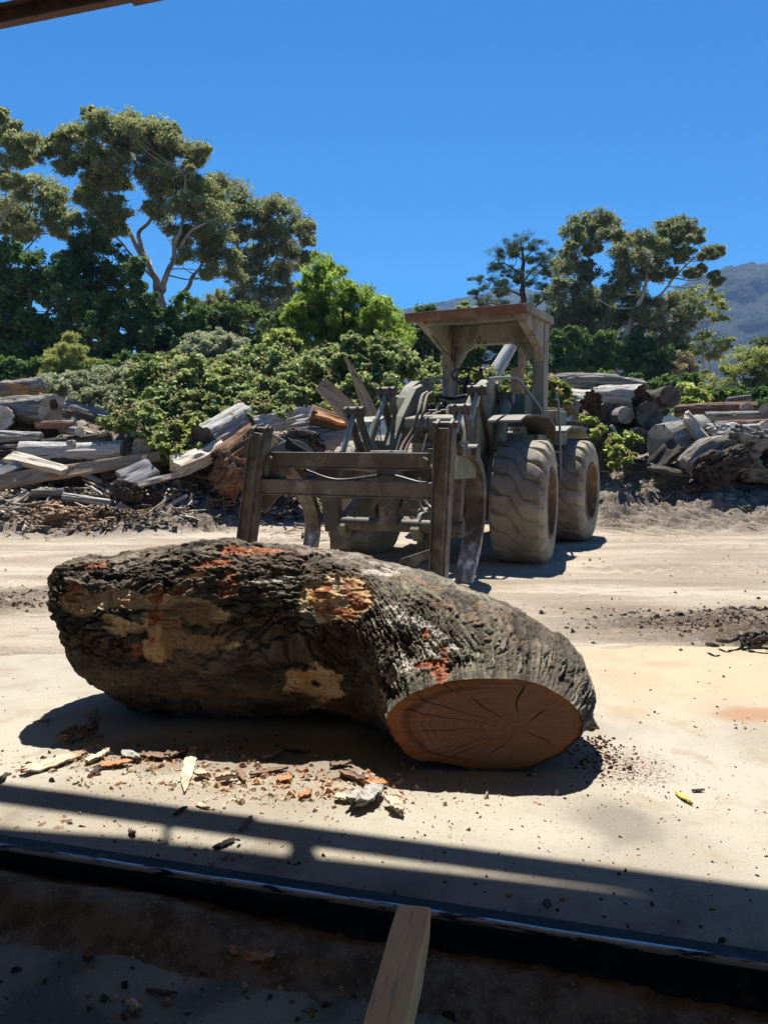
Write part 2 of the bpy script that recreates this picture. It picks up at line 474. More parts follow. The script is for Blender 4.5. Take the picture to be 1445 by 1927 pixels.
def ground_h(x, y):
    h, t = bank_h(x, y)
    P = np.stack([x, y, np.zeros_like(x)], 1)
    rough = sstep(-.5, .5, t) * (1 - sstep(8, 14, t))
    clod = np.abs(fbm(P * 3.1, 4, 3) - .5) * 2
    lump = fbm(P * .9, 3, 9) - .5
    h = h + rough * (.27 * clod + .30 * lump - .04) + rough * .10 * np.maximum(0, fbm(P * 9, 3, 31) - .5) * 2
    road = 1 - rough
    h = h + road * ((fbm(P * np.array([.35, 1.6, 1]), 4, 5) - .5) * .07 + (fbm(P * np.array([1.5, 7, 1]), 3, 6) - .5) * .035)
    # cleat marks pressed by big tyres at the foot of the bank
    for (a, bq, wd, per, amp) in ((onground(1130, 1004)[:2], at(1285, 925, 16.0)[:2], .5, .27, .06), (onground(1230, 1010)[:2], at(1400, 935, 15.0)[:2], .5, .27, .05), (onground(345, 1000)[:2], at(440, 950, 14.2)[:2], .5, .25, .06)):
        d = bq - a; Ln = np.linalg.norm(d); d = d / Ln
        s = (x - a[0]) * d[0] + (y - a[1]) * d[1]; c = -(x - a[0]) * d[1] + (y - a[1]) * d[0]
        m = sstep(0, .3, s) * sstep(Ln, Ln - .4, s) * sstep(wd, wd * .75, np.abs(c))
        h = h * (1 - .25 * m) + m * amp * (np.sin(2 * math.pi * s / per + np.abs(c) * 5) - .4)
    # tread prints pressed along the road
    for (yc, sl, wd, per, amp, sd_) in ((7.0, -.05, .28, .23, .022, 1), (8.2, -.03, .28, .25, .018, 2), (9.6, .04, .3, .26, .022, 3), (11.6, .02, .3, .26, .022, 4), (12.7, -.03, .3, .25, .025, 5)):
        c = y - yc - sl * x - .25 * np.sin(x * .35 + sd_)
        m = sstep(wd, wd * .8, np.abs(c)) * sstep(.42, .6, fbm(np.stack([x * .5, y * .5, 0 * x + sd_], 1), 3, 50 + sd_))
        h = h + m * amp * (np.sin(2 * math.pi * x / per + np.abs(c) * 9) - .5)
    # mulch mounds left on the edge of the slab
    for (px, py, rx, ry, hh) in MULCH:
        c = onground(px, py)
        r2 = ((x - c[0]) / rx) ** 2 + ((y - c[1]) / ry) ** 2
        h = h + hh * np.exp(-r2 * 1.3) * (.4 + 1.2 * fbm(P * 8, 3, 41))
    edge = sstep(5.25, 5.75, y + (fbm(P * np.array([.8, .8, 1]), 4, 21) - .5) * .5 - .06 * (x + 2))
    h = h * edge - .07 * (1 - edge) + .012 * edge
    return h + 3.0 * sstep(40, 300, y)

MULCH = [(1440, 1205, .55, .22, .13), (1385, 1165, .5, .25, .05), (1300, 1195, .5, .25, .03), (20, 1140, .4, .18, .07), (-30, 1150, .5, .2, .08)]

def axis_pts(lo, hi, step, far_lo, far_hi, g=1.16):
    c = list(np.arange(lo, hi + 1e-6, step))
    s = step; x = hi
    while x < far_hi: s *= g; x += s; c.append(x)
    s = step; x = lo
    while x > far_lo: s *= g; x -= s; c.insert(0, x)
    return np.array(c)
xs = axis_pts(-7.6, 8.6, .058, -1400, 1400)
ys = axis_pts(5.2, 17.5, .052, -60, 1500)
X, Y = np.meshgrid(xs, ys, indexing='ij')
x, y = X.ravel(), Y.ravel()
z = ground_h(x, y)
P = np.stack([x, y, z], 1)
_, tb = bank_h(x, y)
mul = np.zeros_like(x)
for (px, py, rx, ry, hh) in MULCH:
    c = onground(px, py)
    mul = np.maximum(mul, np.exp(-(((x - c[0]) / (rx * 1.5)) ** 2 + ((y - c[1]) / (ry * 1.7)) ** 2)) * min(1, .45 + hh * 6))
c1, c2 = onground(1290, 1175), onground(1180, 1150)
for c, rx, ry, a in ((c1, 1.15, .46, 1.0), (c2, .7, .35, .6), (onground(1400, 1190), .8, .4, 1.0), (onground(40, 1120), .8, .35, .8)):
    mul = np.maximum(mul, a * np.exp(-((x - c[0]) / rx) ** 2 - ((y - c[1]) / ry) ** 2))
bank = sstep(-.7, .35, tb + (fbm(P * .8, 4, 77) - .5) * 1.4)

t = NT('dirt_yard')
v = t.coord('Position')
n4 = t.noise(t.coord('Position', (.7, 1.3, 1)), 75, 5, .75)
n1 = t.noise(t.coord('Position', (.25, 1.1, 1)), 1.3, 8, .6, .4)
n2 = t.noise(t.coord('Position', (.6, 2.6, 1)), 4, 8, .65)
n3 = t.noise(v, 28, 8, .7)
col = t.mix(t.ramp(n1, .38, .64), (.335, .272, .203), (.53, .455, .36))
col = t.mix(t.ramp(n2, .52, .70), col, (.30, .25, .195))
col = t.mix(t.math('MULTIPLY', t.ramp(n3, .56, .70), .7), col, (.17, .118, .10))
col = t.mix(t.math('MULTIPLY', t.ramp(n4, .53, .64), .5), col, (.20, .155, .115)); col = t.mix(t.math('MULTIPLY', t.ramp(n4, .46, .36), .6), col, (.56, .50, .41))
bk = t.mix(t.ramp(t.noise(v, 2.2, 8, .65), .40, .62), (.155, .125, .098), (.27, .225, .18))
bk = t.mix(t.ramp(t.noise(v, 19, 7, .65), .55, .68), bk, (.42, .37, .31))
bf = t.attr('bank', 'Fac')
col = t.mix(bf, col, bk)
mf = t.math('MULTIPLY', t.attr('mulch', 'Fac'), t.ramp(t.noise(v, 9, 8, .7), .28, .50))
col = t.mix(mf, col, t.mix(t.ramp(t.noise(v, 40, 6, .7), .44, .6), (.06, .044, .034), (.17, .125, .09)))
h = t.math('ADD', t.math('MULTIPLY', n3, .5), t.math('ADD', t.noise(v, 90, 4, .6), t.math('MULTIPLY', n2, 1.4)))
t.bsdf(col, .95, 0, t.bump(h, .75, .04), .15)
tag(obj('ground', P, grid_faces(len(xs), len(ys)), t.m, M=Matrix.Identity(4), smooth=True, attrs={'mulch': mul, 'bank': bank}),
    'pale rutted dirt yard rising to a churned bank', None, None, 'structure')

# concrete slab
t = NT('worn_concrete')
v = t.coord('Position')
n1 = t.noise(v, .9, 7, .6, .6); n2 = t.noise(v, 3.3, 8, .65, .4); n3 = t.noise(v, 60, 6, .7); n4 = t.noise(v, 110, 7, .72)
col = t.mix(t.ramp(n1, .35, .62), (.285, .255, .203), (.37, .338, .275))
col = t.mix(t.math('MULTIPLY', t.ramp(n2, .50, .68), .75), col, (.27, .225, .165))
# orange sawdust wash towards the yard, right of the log
sp = t.n('SeparateXYZ'); t.lk(v, sp.inputs[0])
wash = t.math('MULTIPLY', t.ramp(t.math('ADD', sp.outputs[1], t.math('MULTIPLY', n2, 1.1)), 4.5, 5.6), t.ramp(t.math('ADD', sp.outputs[0], t.math('MULTIPLY', n1, 1.5)), 1.4, 2.6))
col = t.mix(t.math('MULTIPLY', wash, .55), col, (.46, .32, .18))
c = onground(1420, 1345)
def blob(cx, cy, rx, ry, amt, soft=.8):
    dx = t.math('DIVIDE', t.math('SUBTRACT', sp.outputs[0], float(cx)), rx); dy = t.math('DIVIDE', t.math('SUBTRACT', sp.outputs[1], float(cy)), ry)
    r = t.math('SQRT', t.math('ADD', t.math('MULTIPLY', dx, dx), t.math('MULTIPLY', dy, dy)))
    r = t.math('ADD', r, t.math('MULTIPLY', t.math('SUBTRACT', n2, .5), 1.6))
    return t.math('MULTIPLY', t.ramp(r, 1.15, 1.15 - soft), amt)
col = t.mix(blob(c[0], c[1], .3, .16, .7), col, (.30, .14, .07))
c = onground(1160, 1545); col = t.mix(blob(c[0], c[1], .2, .26, .62), col, (.13, .115, .095))
c = onground(1250, 1250); col = t.mix(blob(c[0], c[1], .25, .12, .3), col, (.18, .14, .10))
c = onground(1150, 1440); col = t.mix(t.math('MULTIPLY', blob(c[0], c[1], .34, .26, .85), t.ramp(t.noise(v, 45, 6, .7), .45, .58)), col, (.10, .045, .03))
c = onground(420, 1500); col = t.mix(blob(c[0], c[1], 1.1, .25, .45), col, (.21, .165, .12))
c = onground(560, 1420); col = t.mix(blob(c[0], c[1], 1.25, .30, .6, .5), col, (.12, .085, .06))  # brown sawdust stain, painted where the log's shadow falls to deepen it
# sawdust-brown dirt near the shed, also darkened and warmed against its blue shade
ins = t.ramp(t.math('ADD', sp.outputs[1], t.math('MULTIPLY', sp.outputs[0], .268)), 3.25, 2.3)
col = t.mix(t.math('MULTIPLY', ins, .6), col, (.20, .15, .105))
dark_blot = t.math('MULTIPLY', ins, t.ramp(t.noise(v, 1.8, 6, .6, .5), .46, .62))
col = t.mix(t.math('MULTIPLY', dark_blot, .7), col, (.055, .05, .046))
col = t.mix(t.math('MULTIPLY', t.ramp(n3, .60, .70), .55), col, (.16, .125, .09))
col = t.mix(t.math('MULTIPLY', t.ramp(n4, .56, .68), .45), col, (.52, .49, .42)); col = t.mix(t.math('MULTIPLY', t.ramp(n4, .47, .36), .55), col, (.19, .16, .115))
ck = t.n('TexVoronoi'); ck.feature = 'DISTANCE_TO_EDGE'; ck.inputs['Scale'].default_value = .42
dv = t.n('VectorMath'); dv.operation = 'ADD'
nz = t.n('TexNoise'); nz.inputs['Scale'].default_value = 3; nz.inputs['Detail'].default_value = 6; t.lk(v, nz.inputs['Vector'])
sc = t.n('VectorMath'); sc.operation = 'SCALE'; sc.inputs['Scale'].default_value = .3; t.lk(nz.outputs['Color'], sc.inputs[0])
t.lk(v, dv.inputs[0]); t.lk(sc.outputs[0], dv.inputs[1]); t.lk(dv.outputs[0], ck.inputs['Vector'])
col = t.mix(t.math('MULTIPLY', t.ramp(ck.outputs['Distance'], .0025, .0005), .12), col, (.10, .085, .065))
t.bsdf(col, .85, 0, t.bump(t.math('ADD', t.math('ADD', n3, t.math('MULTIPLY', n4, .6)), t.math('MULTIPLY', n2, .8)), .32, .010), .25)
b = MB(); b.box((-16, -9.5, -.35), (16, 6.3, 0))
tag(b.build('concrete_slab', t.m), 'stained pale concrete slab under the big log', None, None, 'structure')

# ------------------------------------------------------------------ forested mountain
def ridge(name, label, d, prof, base_py, seed, depth):
    px = np.linspace(prof[0][0], prof[-1][0], 420)
    py = np.interp(px, [p[0] for p in prof], [p[1] for p in prof])
    nv = 130
    xs_, zs_ = [], []
    V = np.zeros((len(px), nv, 3))
    for j in range(nv):
        s = j / (nv - 1)
        dd = d + depth * s                         # foot to crest goes back
        Xc = (px - IW / 2) / FPX * (d + depth)
        top = CAMZ + (HOR - py) / FPX * (d + depth)
        zz = 3 + (top - 3) * (s ** .85)
        V[:, j, 0] = Xc; V[:, j, 1] = dd; V[:, j, 2] = zz
    P = V.reshape(-1, 3)
    s = np.tile(np.linspace(0, 1, nv), len(px))
    gul = (fbm(P * np.array([.010, .006, .0]), 4, seed) - .5)
    tr = fbm(P * np.array([.11, .11, .11]), 3, seed + 5)
    P[:, 1] += gul * depth * .55 * np.sin(np.pi * np.clip(s * 1.0, 0, 1))
    P[:, 2] += (tr - .5) * 11 + gul * 26 * s * (1 - s) * 2
    t = NT('forested_slope'); v = t.coord('Position')
    col = t.mix(t.ramp(t.noise(v, .035, 8, .7), .40, .62), (.018, .03, .016), (.05, .065, .03))
    col = t.mix(t.ramp(t.noise(v, .16, 6, .7), .55, .7), col, (.075, .085, .045))
    t.bsdf(col, .95, 0, t.bump(t.noise(v, .12, 6, .75), 1, 7), .1)
    tag(obj(name, P, grid_faces(len(px), nv), t.m, M=Matrix.Identity(4), smooth=True), label, None, None, 'structure')
ridge('mountain', 'forested mountain fading blue behind the gum trees', 900,
      [(1050, 640), (1180, 590), (1250, 552), (1310, 524), (1345, 514), (1380, 507), (1420, 503), (1470, 502), (1560, 520), (1800, 600), (2100, 660)], 830, 3, 420)
ridge('hills', 'low blue ridge behind the loader canopy', 1150,
      [(-900, 800), (-200, 760), (300, 700), (600, 640), (700, 606), (752, 590), (800, 578), (850, 570), (890, 561), (950, 548), (1020, 556), (1150, 600), (1300, 640), (1600, 700)], 830, 13, 420)

# ------------------------------------------------------------------ shed: eave beam and roof over the camera
M['shed_steel'] = pm('rusty_brown_steel', (.085, .05, .04), [((.14, .075, .05), (1, 1, 1), 4, .48, .66), ((.045, .03, .027), (1, 1, 1), 7, .55, .7)], .7, [((1, 1, 1), 40, .2, .004)])
M['roof_sheet'] = pm('old_roof_sheet', (.20, .18, .155), [((.15, .22, .16), (1, 1, 1), 2, .55, .7)], .7)
M['added_wall'] = pm('added_wall_brown', (.24, .17, .115), [((.17, .18, .12), (1, 1, .2), 3, .5, .65)], .8)  # brown of the added back wall, picked for the fill it bounces
cot = 1 / math.tan(SUN_EL); SH = np.array([math.sin(SUN_AZ), math.cos(SUN_AZ), 0]) * cot
# the beam lies in the plane of its ground shadow and the sun, where the corner of the picture shows it
g0, g1 = onground(0, 1478), onground(1445, 1670)
pn = np.cross(g1 - g0, TO_SUN)
def on_plane(px, py):
    r = ray(px, py); c = np.array([0, 0, CAMZ]); return c + r * (((g0 - c) @ pn) / (r @ pn))
A, B = on_plane(0, 55), on_plane(272, 0)
print('eave', A, B)
HE = A[2]
dl = (B - A) / np.linalg.norm(B - A)
def lift(px, py, extra):
    g = onground(px, py); H = HE + extra
    for _ in range(6):
        p = g + SH * H; H = HE + extra + dl[2] * ((p - A) @ dl)
    return g + SH * H + np.array([0, 0, H])
nb = np.array([-dl[1], dl[0], 0]); nb /= np.linalg.norm(nb)          # nb points out of the shed
shed = empty('shed', (A[0], A[1], 0), 'open sided sawmill shed whose rusty eave beam crosses the top left corner', 'shed')
def sh(a, o, z): return A + dl * a - nb * o + np.array([0, 0, z])
b = MB()                                            # channel section: web and two flanges
b.bar(sh(-9, .012, .07), sh(14, .012, .07), .024, .136)
b.bar(sh(-9, .055, .005), sh(14, .055, .005), .062, .016); b.bar(sh(-9, .055, .134), sh(14, .055, .134), .062, .016)
b.build('eave_beam', M['shed_steel'], shed)
# splice plate under the beam, seen just at the top edge
k0 = [k for k in np.arange(0, 3, .01) if topix(sh(k, 0, 0))[0][0] > 250][0]
b = MB(); b.bar(sh(k0, .05, -.012), sh(k0 + 1.4, .05, -.012), .12, .016); b.build('splice_plate', M['shed_steel'], shed)
H2 = .30
edge = [(-1500, 1430), (-400, 1520), (0, 1557), (290, 1578), (316, 1586), (420, 1596), (545, 1612), (590, 1614), (640, 1618), (800, 1636), (1050, 1664), (1445, 1712)]
pts = [lift(px, py, H2) for px, py in edge]
pts = [pts[0] - dl * 6] + pts + [pts[-1] + dl * 10]
V, F = [], []
for p in pts:
    q = p - nb * 13
    V += [p, q + np.array([0, 0, .0]), p + np.array([0, 0, .03]), q + np.array([0, 0, .03])]
for i in range(len(pts) - 1):
    a, c = 4 * i, 4 * i + 4
    F += [(a, a + 1, c + 1, c), (a + 2, c + 2, c + 3, a + 3), (a, c, c + 2, a + 2), (a + 1, a + 3, c + 3, c + 1)]
F += [(0, 2, 3, 1), (4 * len(pts) - 4, 4 * len(pts) - 3, 4 * len(pts) - 1, 4 * len(pts) - 2)]
obj('roof_sheet', V, F, M['roof_sheet'], shed)
# brackets that bridge the gap between beam and sheet (their shadows cut the strip of sun)
def bracket(cx, half, name='bracket'):
    b = MB(); Vv = []
    for px_, a in ((cx - half, 0), (cx + half, 0)):
        pass
    y0 = np.interp(cx, [0, 310, 540, 600, 1050], [1512, 1550, 1578, 1592, 1660]) - 12
    y1 = np.interp(cx, [e[0] for e in edge], [e[1] for e in edge]) + 10
    prof = [(-1.9, 0), (-1.2, .18), (-.95, .5), (-1.2, .82), (-1.9, 1), (1.9, 1), (1.3, .8), (1.0, .5), (1.3, .2), (1.9, 0)]
    lo = [lift(cx + half * u, y0 + (y1 - y0) * v, .15) for u, v in prof]
    n = len(lo)
    VV = lo + [p + np.array([0, 0, .02]) for p in lo]
    FF = [list(range(n)), list(range(2 * n - 1, n - 1, -1))] + [[i, i + n, (i + 1) % n + n, (i + 1) % n] for i in range(n)]
    b.add(VV, FF); b.build(name, M['shed_steel'], shed)
bracket(314, 7); bracket(568, 24); bracket(360, 3) if False else None
for a_ in (k0 - .98,):                                # cleat and bolt on top of the beam in the picture's corner
    b = MB(); b.bar(sh(a_, .03, .14), sh(a_ + .06, .10, .46), .05, .07); b.build('purlin_cleat', M['shed_steel'], shed, bevel=.004)
    b = MB(); b.tube([sh(a_ + .10, .02, .13), sh(a_ + .10, .02, .2)], .025, 8); b.build('bolt', M['chrome_rod'], shed)
bs = MB()
for a_ in (-8.5, 13.5):
    p = MB(); p.bar(sh(a_, .25, 0) * np.array([1, 1, 0]), sh(a_, .25, -.005), .2, .2, up=(0, 1, 0)); p.build('post', M['shed_steel'], shed)
b = MB(); b.bar(sh(-9, 12, -HE / 2 + .1), sh(14, 12, -HE / 2 + .1), .12, HE + .3); b.build('added_back_wall', M['added_wall'], shed)  # unseen back wall, added to darken the shed and tint its bounce light

# ------------------------------------------------------------------ rails and timber in the shade
M['rail_black'] = pm('greasy_black_steel', (.022, .023, .026), [((.05, .047, .044), (1, 1, 1), 6, .5, .68), ((.10, .075, .05), (1, 1, 1), 11, .60, .70)], .6, [((1, 1, 1), 50, .5, .004)], spec=.2)
M['rail_shine'] = pm('polished_running_edge', (.42, .44, .48), [((.03, .032, .036), (.7, 5, 5), 9, .48, .60)], .34, [((.6, 6, 6), 30, .2, .002)], metal=.8)
RA, RB = onground(0, 1571, .118), onground(1445, 1791, .118)
rd = (RB - RA) / np.linalg.norm(RB - RA); rn = np.array([rd[1], -rd[0], 0])     # rn points to the camera
def rail(off, name_label):
    prof = [(0, .118), (.062, .118), (.072, .111), (.072, .084), (.047, .074), (.045, .022), (.105, .012), (.105, 0.0), (-.03, 0.0), (-.03, .012), (.027, .022), (.025, .074), (0, .084), (-.004, .113)]
    o = RA - rd * 2.2 + rn * off; L = np.linalg.norm(RB - RA) + 4.4
    n = 40; V = []
    for i in range(n):
        s = L * i / (n - 1)
        for a, z_ in prof: V.append(np.array([o[0], o[1], 0]) + rd * s * np.array([1, 1, 0]) + rn * a + np.array([0, 0, z_]))
    m = len(prof)
    F = grid_faces(n, m, wrap_v=True).tolist(); F += [list(range(m)), list(range(m * n - 1, m * n - 1 - m, -1))]
    rot = Matrix.Rotation(math.atan2(rd[1], rd[0]), 4, 'Z'); rot.translation = Vector((o[0], o[1], 0))
    r = obj('steel_rail', V, F, M['rail_black'], None, M=rot)
    tag(r, name_label, 'rail')
    V = []
    ww = .004 + .014 * fbm(np.stack([np.linspace(0, 30, 160), np.zeros(160), np.zeros(160)], 1), 3, 5)
    for i in range(160):
        s = L * i / 159; w_ = ww[i]
        for a, z_ in ((.062 - w_, .1195), (.0635, .1192), (.0735, .1115), (.0738, .105)):
            V.append(np.array([o[0], o[1], 0]) + rd * s * np.array([1, 1, 0]) + rn * a + np.array([0, 0, z_]))
    obj('running_edge', V, grid_faces(160, 4), M['rail_shine'], r, smooth=True)
    return r
rail(0, 'black steel track rail with shiny worn top edge crossing the foreground')
rail(1.25, 'second black track rail nearest the camera under the timber end')
# rail clips (small bolted blocks beside the rail)
for (px, py, lab) in ((252, 1700, 'small black clip bolted beside the rail left of the timber'), (826, 1812, 'small black clip bolted beside the rail right of the timber')):
    g = onground(px, py)
    e = empty('rail_clip', (g[0], g[1], 0), lab, 'clip', 'clips bolted along the rail')
    T = lambda P, g=g: np.array([g[0], g[1], 0]) + P[:, :1] * rd * np.array([1, 1, 0]) + P[:, 1:2] * rn + P[:, 2:] * np.array([0, 0, 1])
    b = MB(T); b.box((-.03, -.06, .001), (.03, .05, .014)); b.build('base_plate', M['rail_black'], e, bevel=.003)
    b = MB(T); b.tube([(0, -.03, .01), (0, -.03, .05)], .014, 6); b.tube([(0, .02, .012), (0, .02, .028)], .019, 6); b.build('bolt', M['rail_black'], e)

# timber lying on the rails
t = NT('sawn_timber'); v = t.coord('Object', (.5, 6, 6))
n1 = t.noise(v, 3, 7, .6, .5); n2 = t.noise(v, 14, 5, .6)
col = t.mix(t.ramp(n1, .38, .64), (.80, .37, .145), (.86, .50, .24))
col = t.mix(t.math('MULTIPLY', t.ramp(n2, .55, .72), .5), col, (.24, .155, .09))
col = t.mix(t.ramp(t.noise(t.coord('Object', (1.2, 5, 5)), 2.2, 6, .6), .62, .72), col, (.17, .12, .085))
kn = t.n('VectorMath'); kn.operation = 'DISTANCE'; kn.inputs[1].default_value = (.045, -.02, .05); t.lk(t.coord('Object'), kn.inputs[0])
col = t.mix(t.ramp(t.math('ADD', kn.outputs['Value'], t.math('MULTIPLY', n1, .02)), .042, .022), col, (.045, .025, .016))
t.bsdf(col, .75, 0, t.bump(t.math('ADD', n1, n2), .4, .006), .3)
pA, pB = onground(780, 1706, .220), onground(724, 1927, .220)
ax = (pB - pA) / np.linalg.norm(pB - pA); sd = np.array([-ax[1], ax[0], 0])
n = 46; L = 1.9; V = []
for i in range(n):
    s = L * i / (n - 1)
    P0 = pA + ax * s
    w_ = .0475 + .004 * math.sin(s * 5) + .003 * s
    for a, z_ in ((-1, 0), (-1, -.097), (1, -.097), (1, 0)):
        j = (vn([[s * 9, a * 3, z_ * 20]], 3)[0] - .5) * .007
        V.append(P0 + sd * (a * w_ + j) + np.array([0, 0, z_ + j * .6 + (.004 if z_ == 0 else 0)]))
F = grid_faces(n, 4, wrap_v=True).tolist() + [[0, 1, 2, 3], [4 * n - 1, 4 * n - 2, 4 * n - 3, 4 * n - 4]]
mt = Matrix.Rotation(math.atan2(ax[1], ax[0]), 4, 'Z'); mt.translation = Vector((pA[0], pA[1], .121))
o = obj('timber', V, F, t.m, None, M=mt, bevel=.006)
tag(o, 'squared sawn timber with a dark knot lying across the rails', 'timber')

# trodden sawdust and grit banked along the rail
nx, ny = 520, 150
S, O = np.meshgrid(np.linspace(-1.2, 5.0, nx), np.linspace(-.42, 1.1, ny), indexing='ij')
s, o_ = S.ravel(), O.ravel()
base = np.array([RA[0], RA[1], 0]) + s[:, None] * rd * np.array([1, 1, 0]) + o_[:, None] * rn
h = .07 * np.exp(-((o_ - .19) / .13) ** 2) * (1.1 * fbm(np.stack([s * 1.6, o_ * 3, 0 * s], 1), 3, 61)) * (.8 + .9 * sstep(2.4, .9, s)) + .02 * np.exp(-((o_ + .06) / .05) ** 2) * fbm(np.stack([s * 3, o_ * 4, 0 * s], 1), 3, 62) * sstep(1.4, 3, s) * 1.6
h += (fbm(base * 30, 3, 63) - .5) * .014 + (fbm(base * 5, 3, 64) - .5) * .03 - .011
h[(o_ > -.035) & (o_ < .11)] = np.minimum(h[(o_ > -.035) & (o_ < .11)], .03)
base[:, 2] = h
t = NT('trodden_sawdust'); v = t.coord('Position')
col = t.mix(t.ramp(t.noise(v, 9, 8, .7), .4, .6), (.135, .085, .05), (.25, .17, .105))
col = t.mix(t.ramp(t.noise(v, 70, 4, .6), .58, .68), col, (.32, .24, .16))
t.bsdf(col, .95, 0, t.bump(t.noise(v, 70, 6, .7), .8, .01), .1)
tag(obj('sawdust', base, grid_faces(nx, ny), t.m, M=Matrix.Identity(4), smooth=True), 'trodden brown sawdust banked along the steel rail', None, None, 'stuff')
# ------------------------------------------------------------------ the big log
#        X      D     head  a_in  a_out  zbot  ztop
ST = [(-1.95, 4.66,   0,   .10,  .12,   .38,  .72),
      (-1.91, 4.65,   0,   .27,  .30,   .22,  .85),
      (-1.80, 4.63,   0,   .37,  .40,   .06,  .90),
      (-1.58, 4.60,   0,   .42,  .44,  -.02,  .905),
      (-1.25, 4.57,   0,   .45,  .46,  -.03,  .96),
      (-0.85, 4.55,   0,   .47,  .47,  -.02, 1.005),
      (-0.40, 4.53,   2,   .47,  .48,  -.02,  .975),
      (-0.05, 4.46,  10,   .48,  .50,  -.03,  .915),
      ( 0.20, 4.33,  28,   .51,  .56,  -.04,  .83),
      ( 0.40, 4.10,  55,   .52,  .66,  -.04,  .735),
      ( 0.495,3.84,  78,   .48,  .62,  -.03,  .63),
      ( 0.485,3.61,  92,   .45,  .465, -.005, .475)]
ST = np.array(ST)
nu, nv = 820, 560
S = spline(ST, nu)
c = S[:, :2]
u_len = np.concatenate([[0], np.cumsum(np.linalg.norm(np.diff(c, axis=0), axis=1))])
ang = np.arange(nv) * 2 * math.pi / nv          # 0 = outer side, 90deg = top, 180 = inner side
hd = np.radians(S[:, 2])
tx = np.stack([np.cos(hd), -np.sin(hd)], 1); nx_ = np.stack([np.sin(hd), np.cos(hd)], 1)
ca, sa = np.cos(ang), np.sin(ang)
e = (.88 + .14 * sstep(2.2, 2.9, u_len))[:, None]
cc, ss = np.sign(ca)[None] * np.abs(ca)[None] ** e, np.sign(sa)[None] * np.abs(sa)[None] ** e
lat = np.where(ca[None, :] > 0, S[:, 4:5], S[:, 3:4]) * cc
zm, zh = (S[:, 5:6] + S[:, 6:7]) / 2, (S[:, 6:7] - S[:, 5:6]) / 2
zz = zm + zh * ss
shear = .34 * sstep(1.0, 0, u_len)[:, None] * (.55 - zz)   # slanted rough left end
shear = np.maximum(shear, -.05 * sstep(1.0, 0, u_len)[:, None])
B3 = np.zeros((nu, nv, 3))
B3[..., 0] = c[:, 0:1] + nx_[:, 0:1] * lat + tx[:, 0:1] * shear
B3[..., 1] = c[:, 1:2] + nx_[:, 1:2] * lat + tx[:, 1:2] * shear
B3[..., 2] = zz
# normals of the smooth form
du = np.gradient(B3, axis=0); dv = np.roll(B3, -1, 1) - np.roll(B3, 1, 1)
N = np.cross(dv, du); N /= np.maximum(np.linalg.norm(N, axis=2, keepdims=True), 1e-9)
ctr = np.stack([c[:, 0], c[:, 1], zm[:, 0]], 1)[:, None, :]
if ((B3 - ctr) * N).sum() < 0: N = -N
U = np.repeat(u_len[:, None], nv, 1); Rm = .45
A3 = np.repeat(ang[None, :], nu, 0)
twist = A3 + .22 * (fbm(np.stack([U * 1.1, np.cos(A3) * .9, np.sin(A3) * .9], -1).reshape(-1, 3), 3, 2).reshape(nu, nv) - .5) * 4 + .25 * np.sin(U * 1.6)
def cyl(fu, fa, off=0):                            # seamless coordinates: along, around
    return np.stack([U * fu + off, np.cos(twist) * fa * Rm, np.sin(twist) * fa * Rm], -1).reshape(-1, 3)
def rs(a): return a.reshape(nu, nv)
right = sstep(1.5, 2.5, U)                         # bark of the right half: long clean furrows
lump = rs(fbm(cyl(1.6, 1.9), 3, 4)) - .5
lump2 = rs(fbm(cyl(4, 5), 3, 5)) - .5
w1 = cyl(2.4, 19) + np.stack([0 * U, lump2 * 1.2, lump * 1.2], -1).reshape(-1, 3)
furrow = 1 - np.abs(2 * rs(fbm(w1, 4, 6)) - 1)    # 1 on crack lines
furrow2 = 1 - np.abs(2 * rs(fbm(cyl(5, 36), 3, 8)) - 1)
fine = rs(fbm(cyl(16, 26), 4, 9)) - .5
plate = rs(fbm(cyl(9, 13), 4, 10)) - .5
wq = np.stack([0 * U, lump2 * 1.5, lump * 1.5], -1).reshape(-1, 3)
jit = (fbm(cyl(14, 30), 3, 90) - .5)[:, None] * np.array([.5, 1.1, 1.1])
fl, fl2, idl = worley(cyl(6.5, 17) + wq + jit, 5)           # charred plates
fr, fr2, idr = worley(cyl(1.2, 40) + wq * .8 + jit * 1.4, 6)  # long strips
fs, fs2, ids = worley(cyl(15, 46) + wq + jit * 1.3, 7)       # small flakes
rm = np.clip(right.ravel() * 1.1, 0, 1)
gapL = sstep(.20, .02, fl2 - fl); gapR = sstep(.26, .02, fr2 - fr); gapS = sstep(.22, .03, fs2 - fs)
gap = gapL * (1 - rm) + gapR * rm
crack = rs(gap * (.35 + .65 * sstep(.36, .58, fbm(cyl(1.3, 5, 5.5), 3, 77)))); crack2 = rs(gapS)
lf = 1 - np.abs(2 * fbm(cyl(.75, 15, 2.2) + wq * .5, 3, 91) - 1)
long_ = rs(sstep(.925, .985, lf) * (.25 + .75 * rm))
hgt = rs((idl - .5) * .020 * (1 - rm) + (idr - .5) * .009 * rm + (ids - .5) * .008)
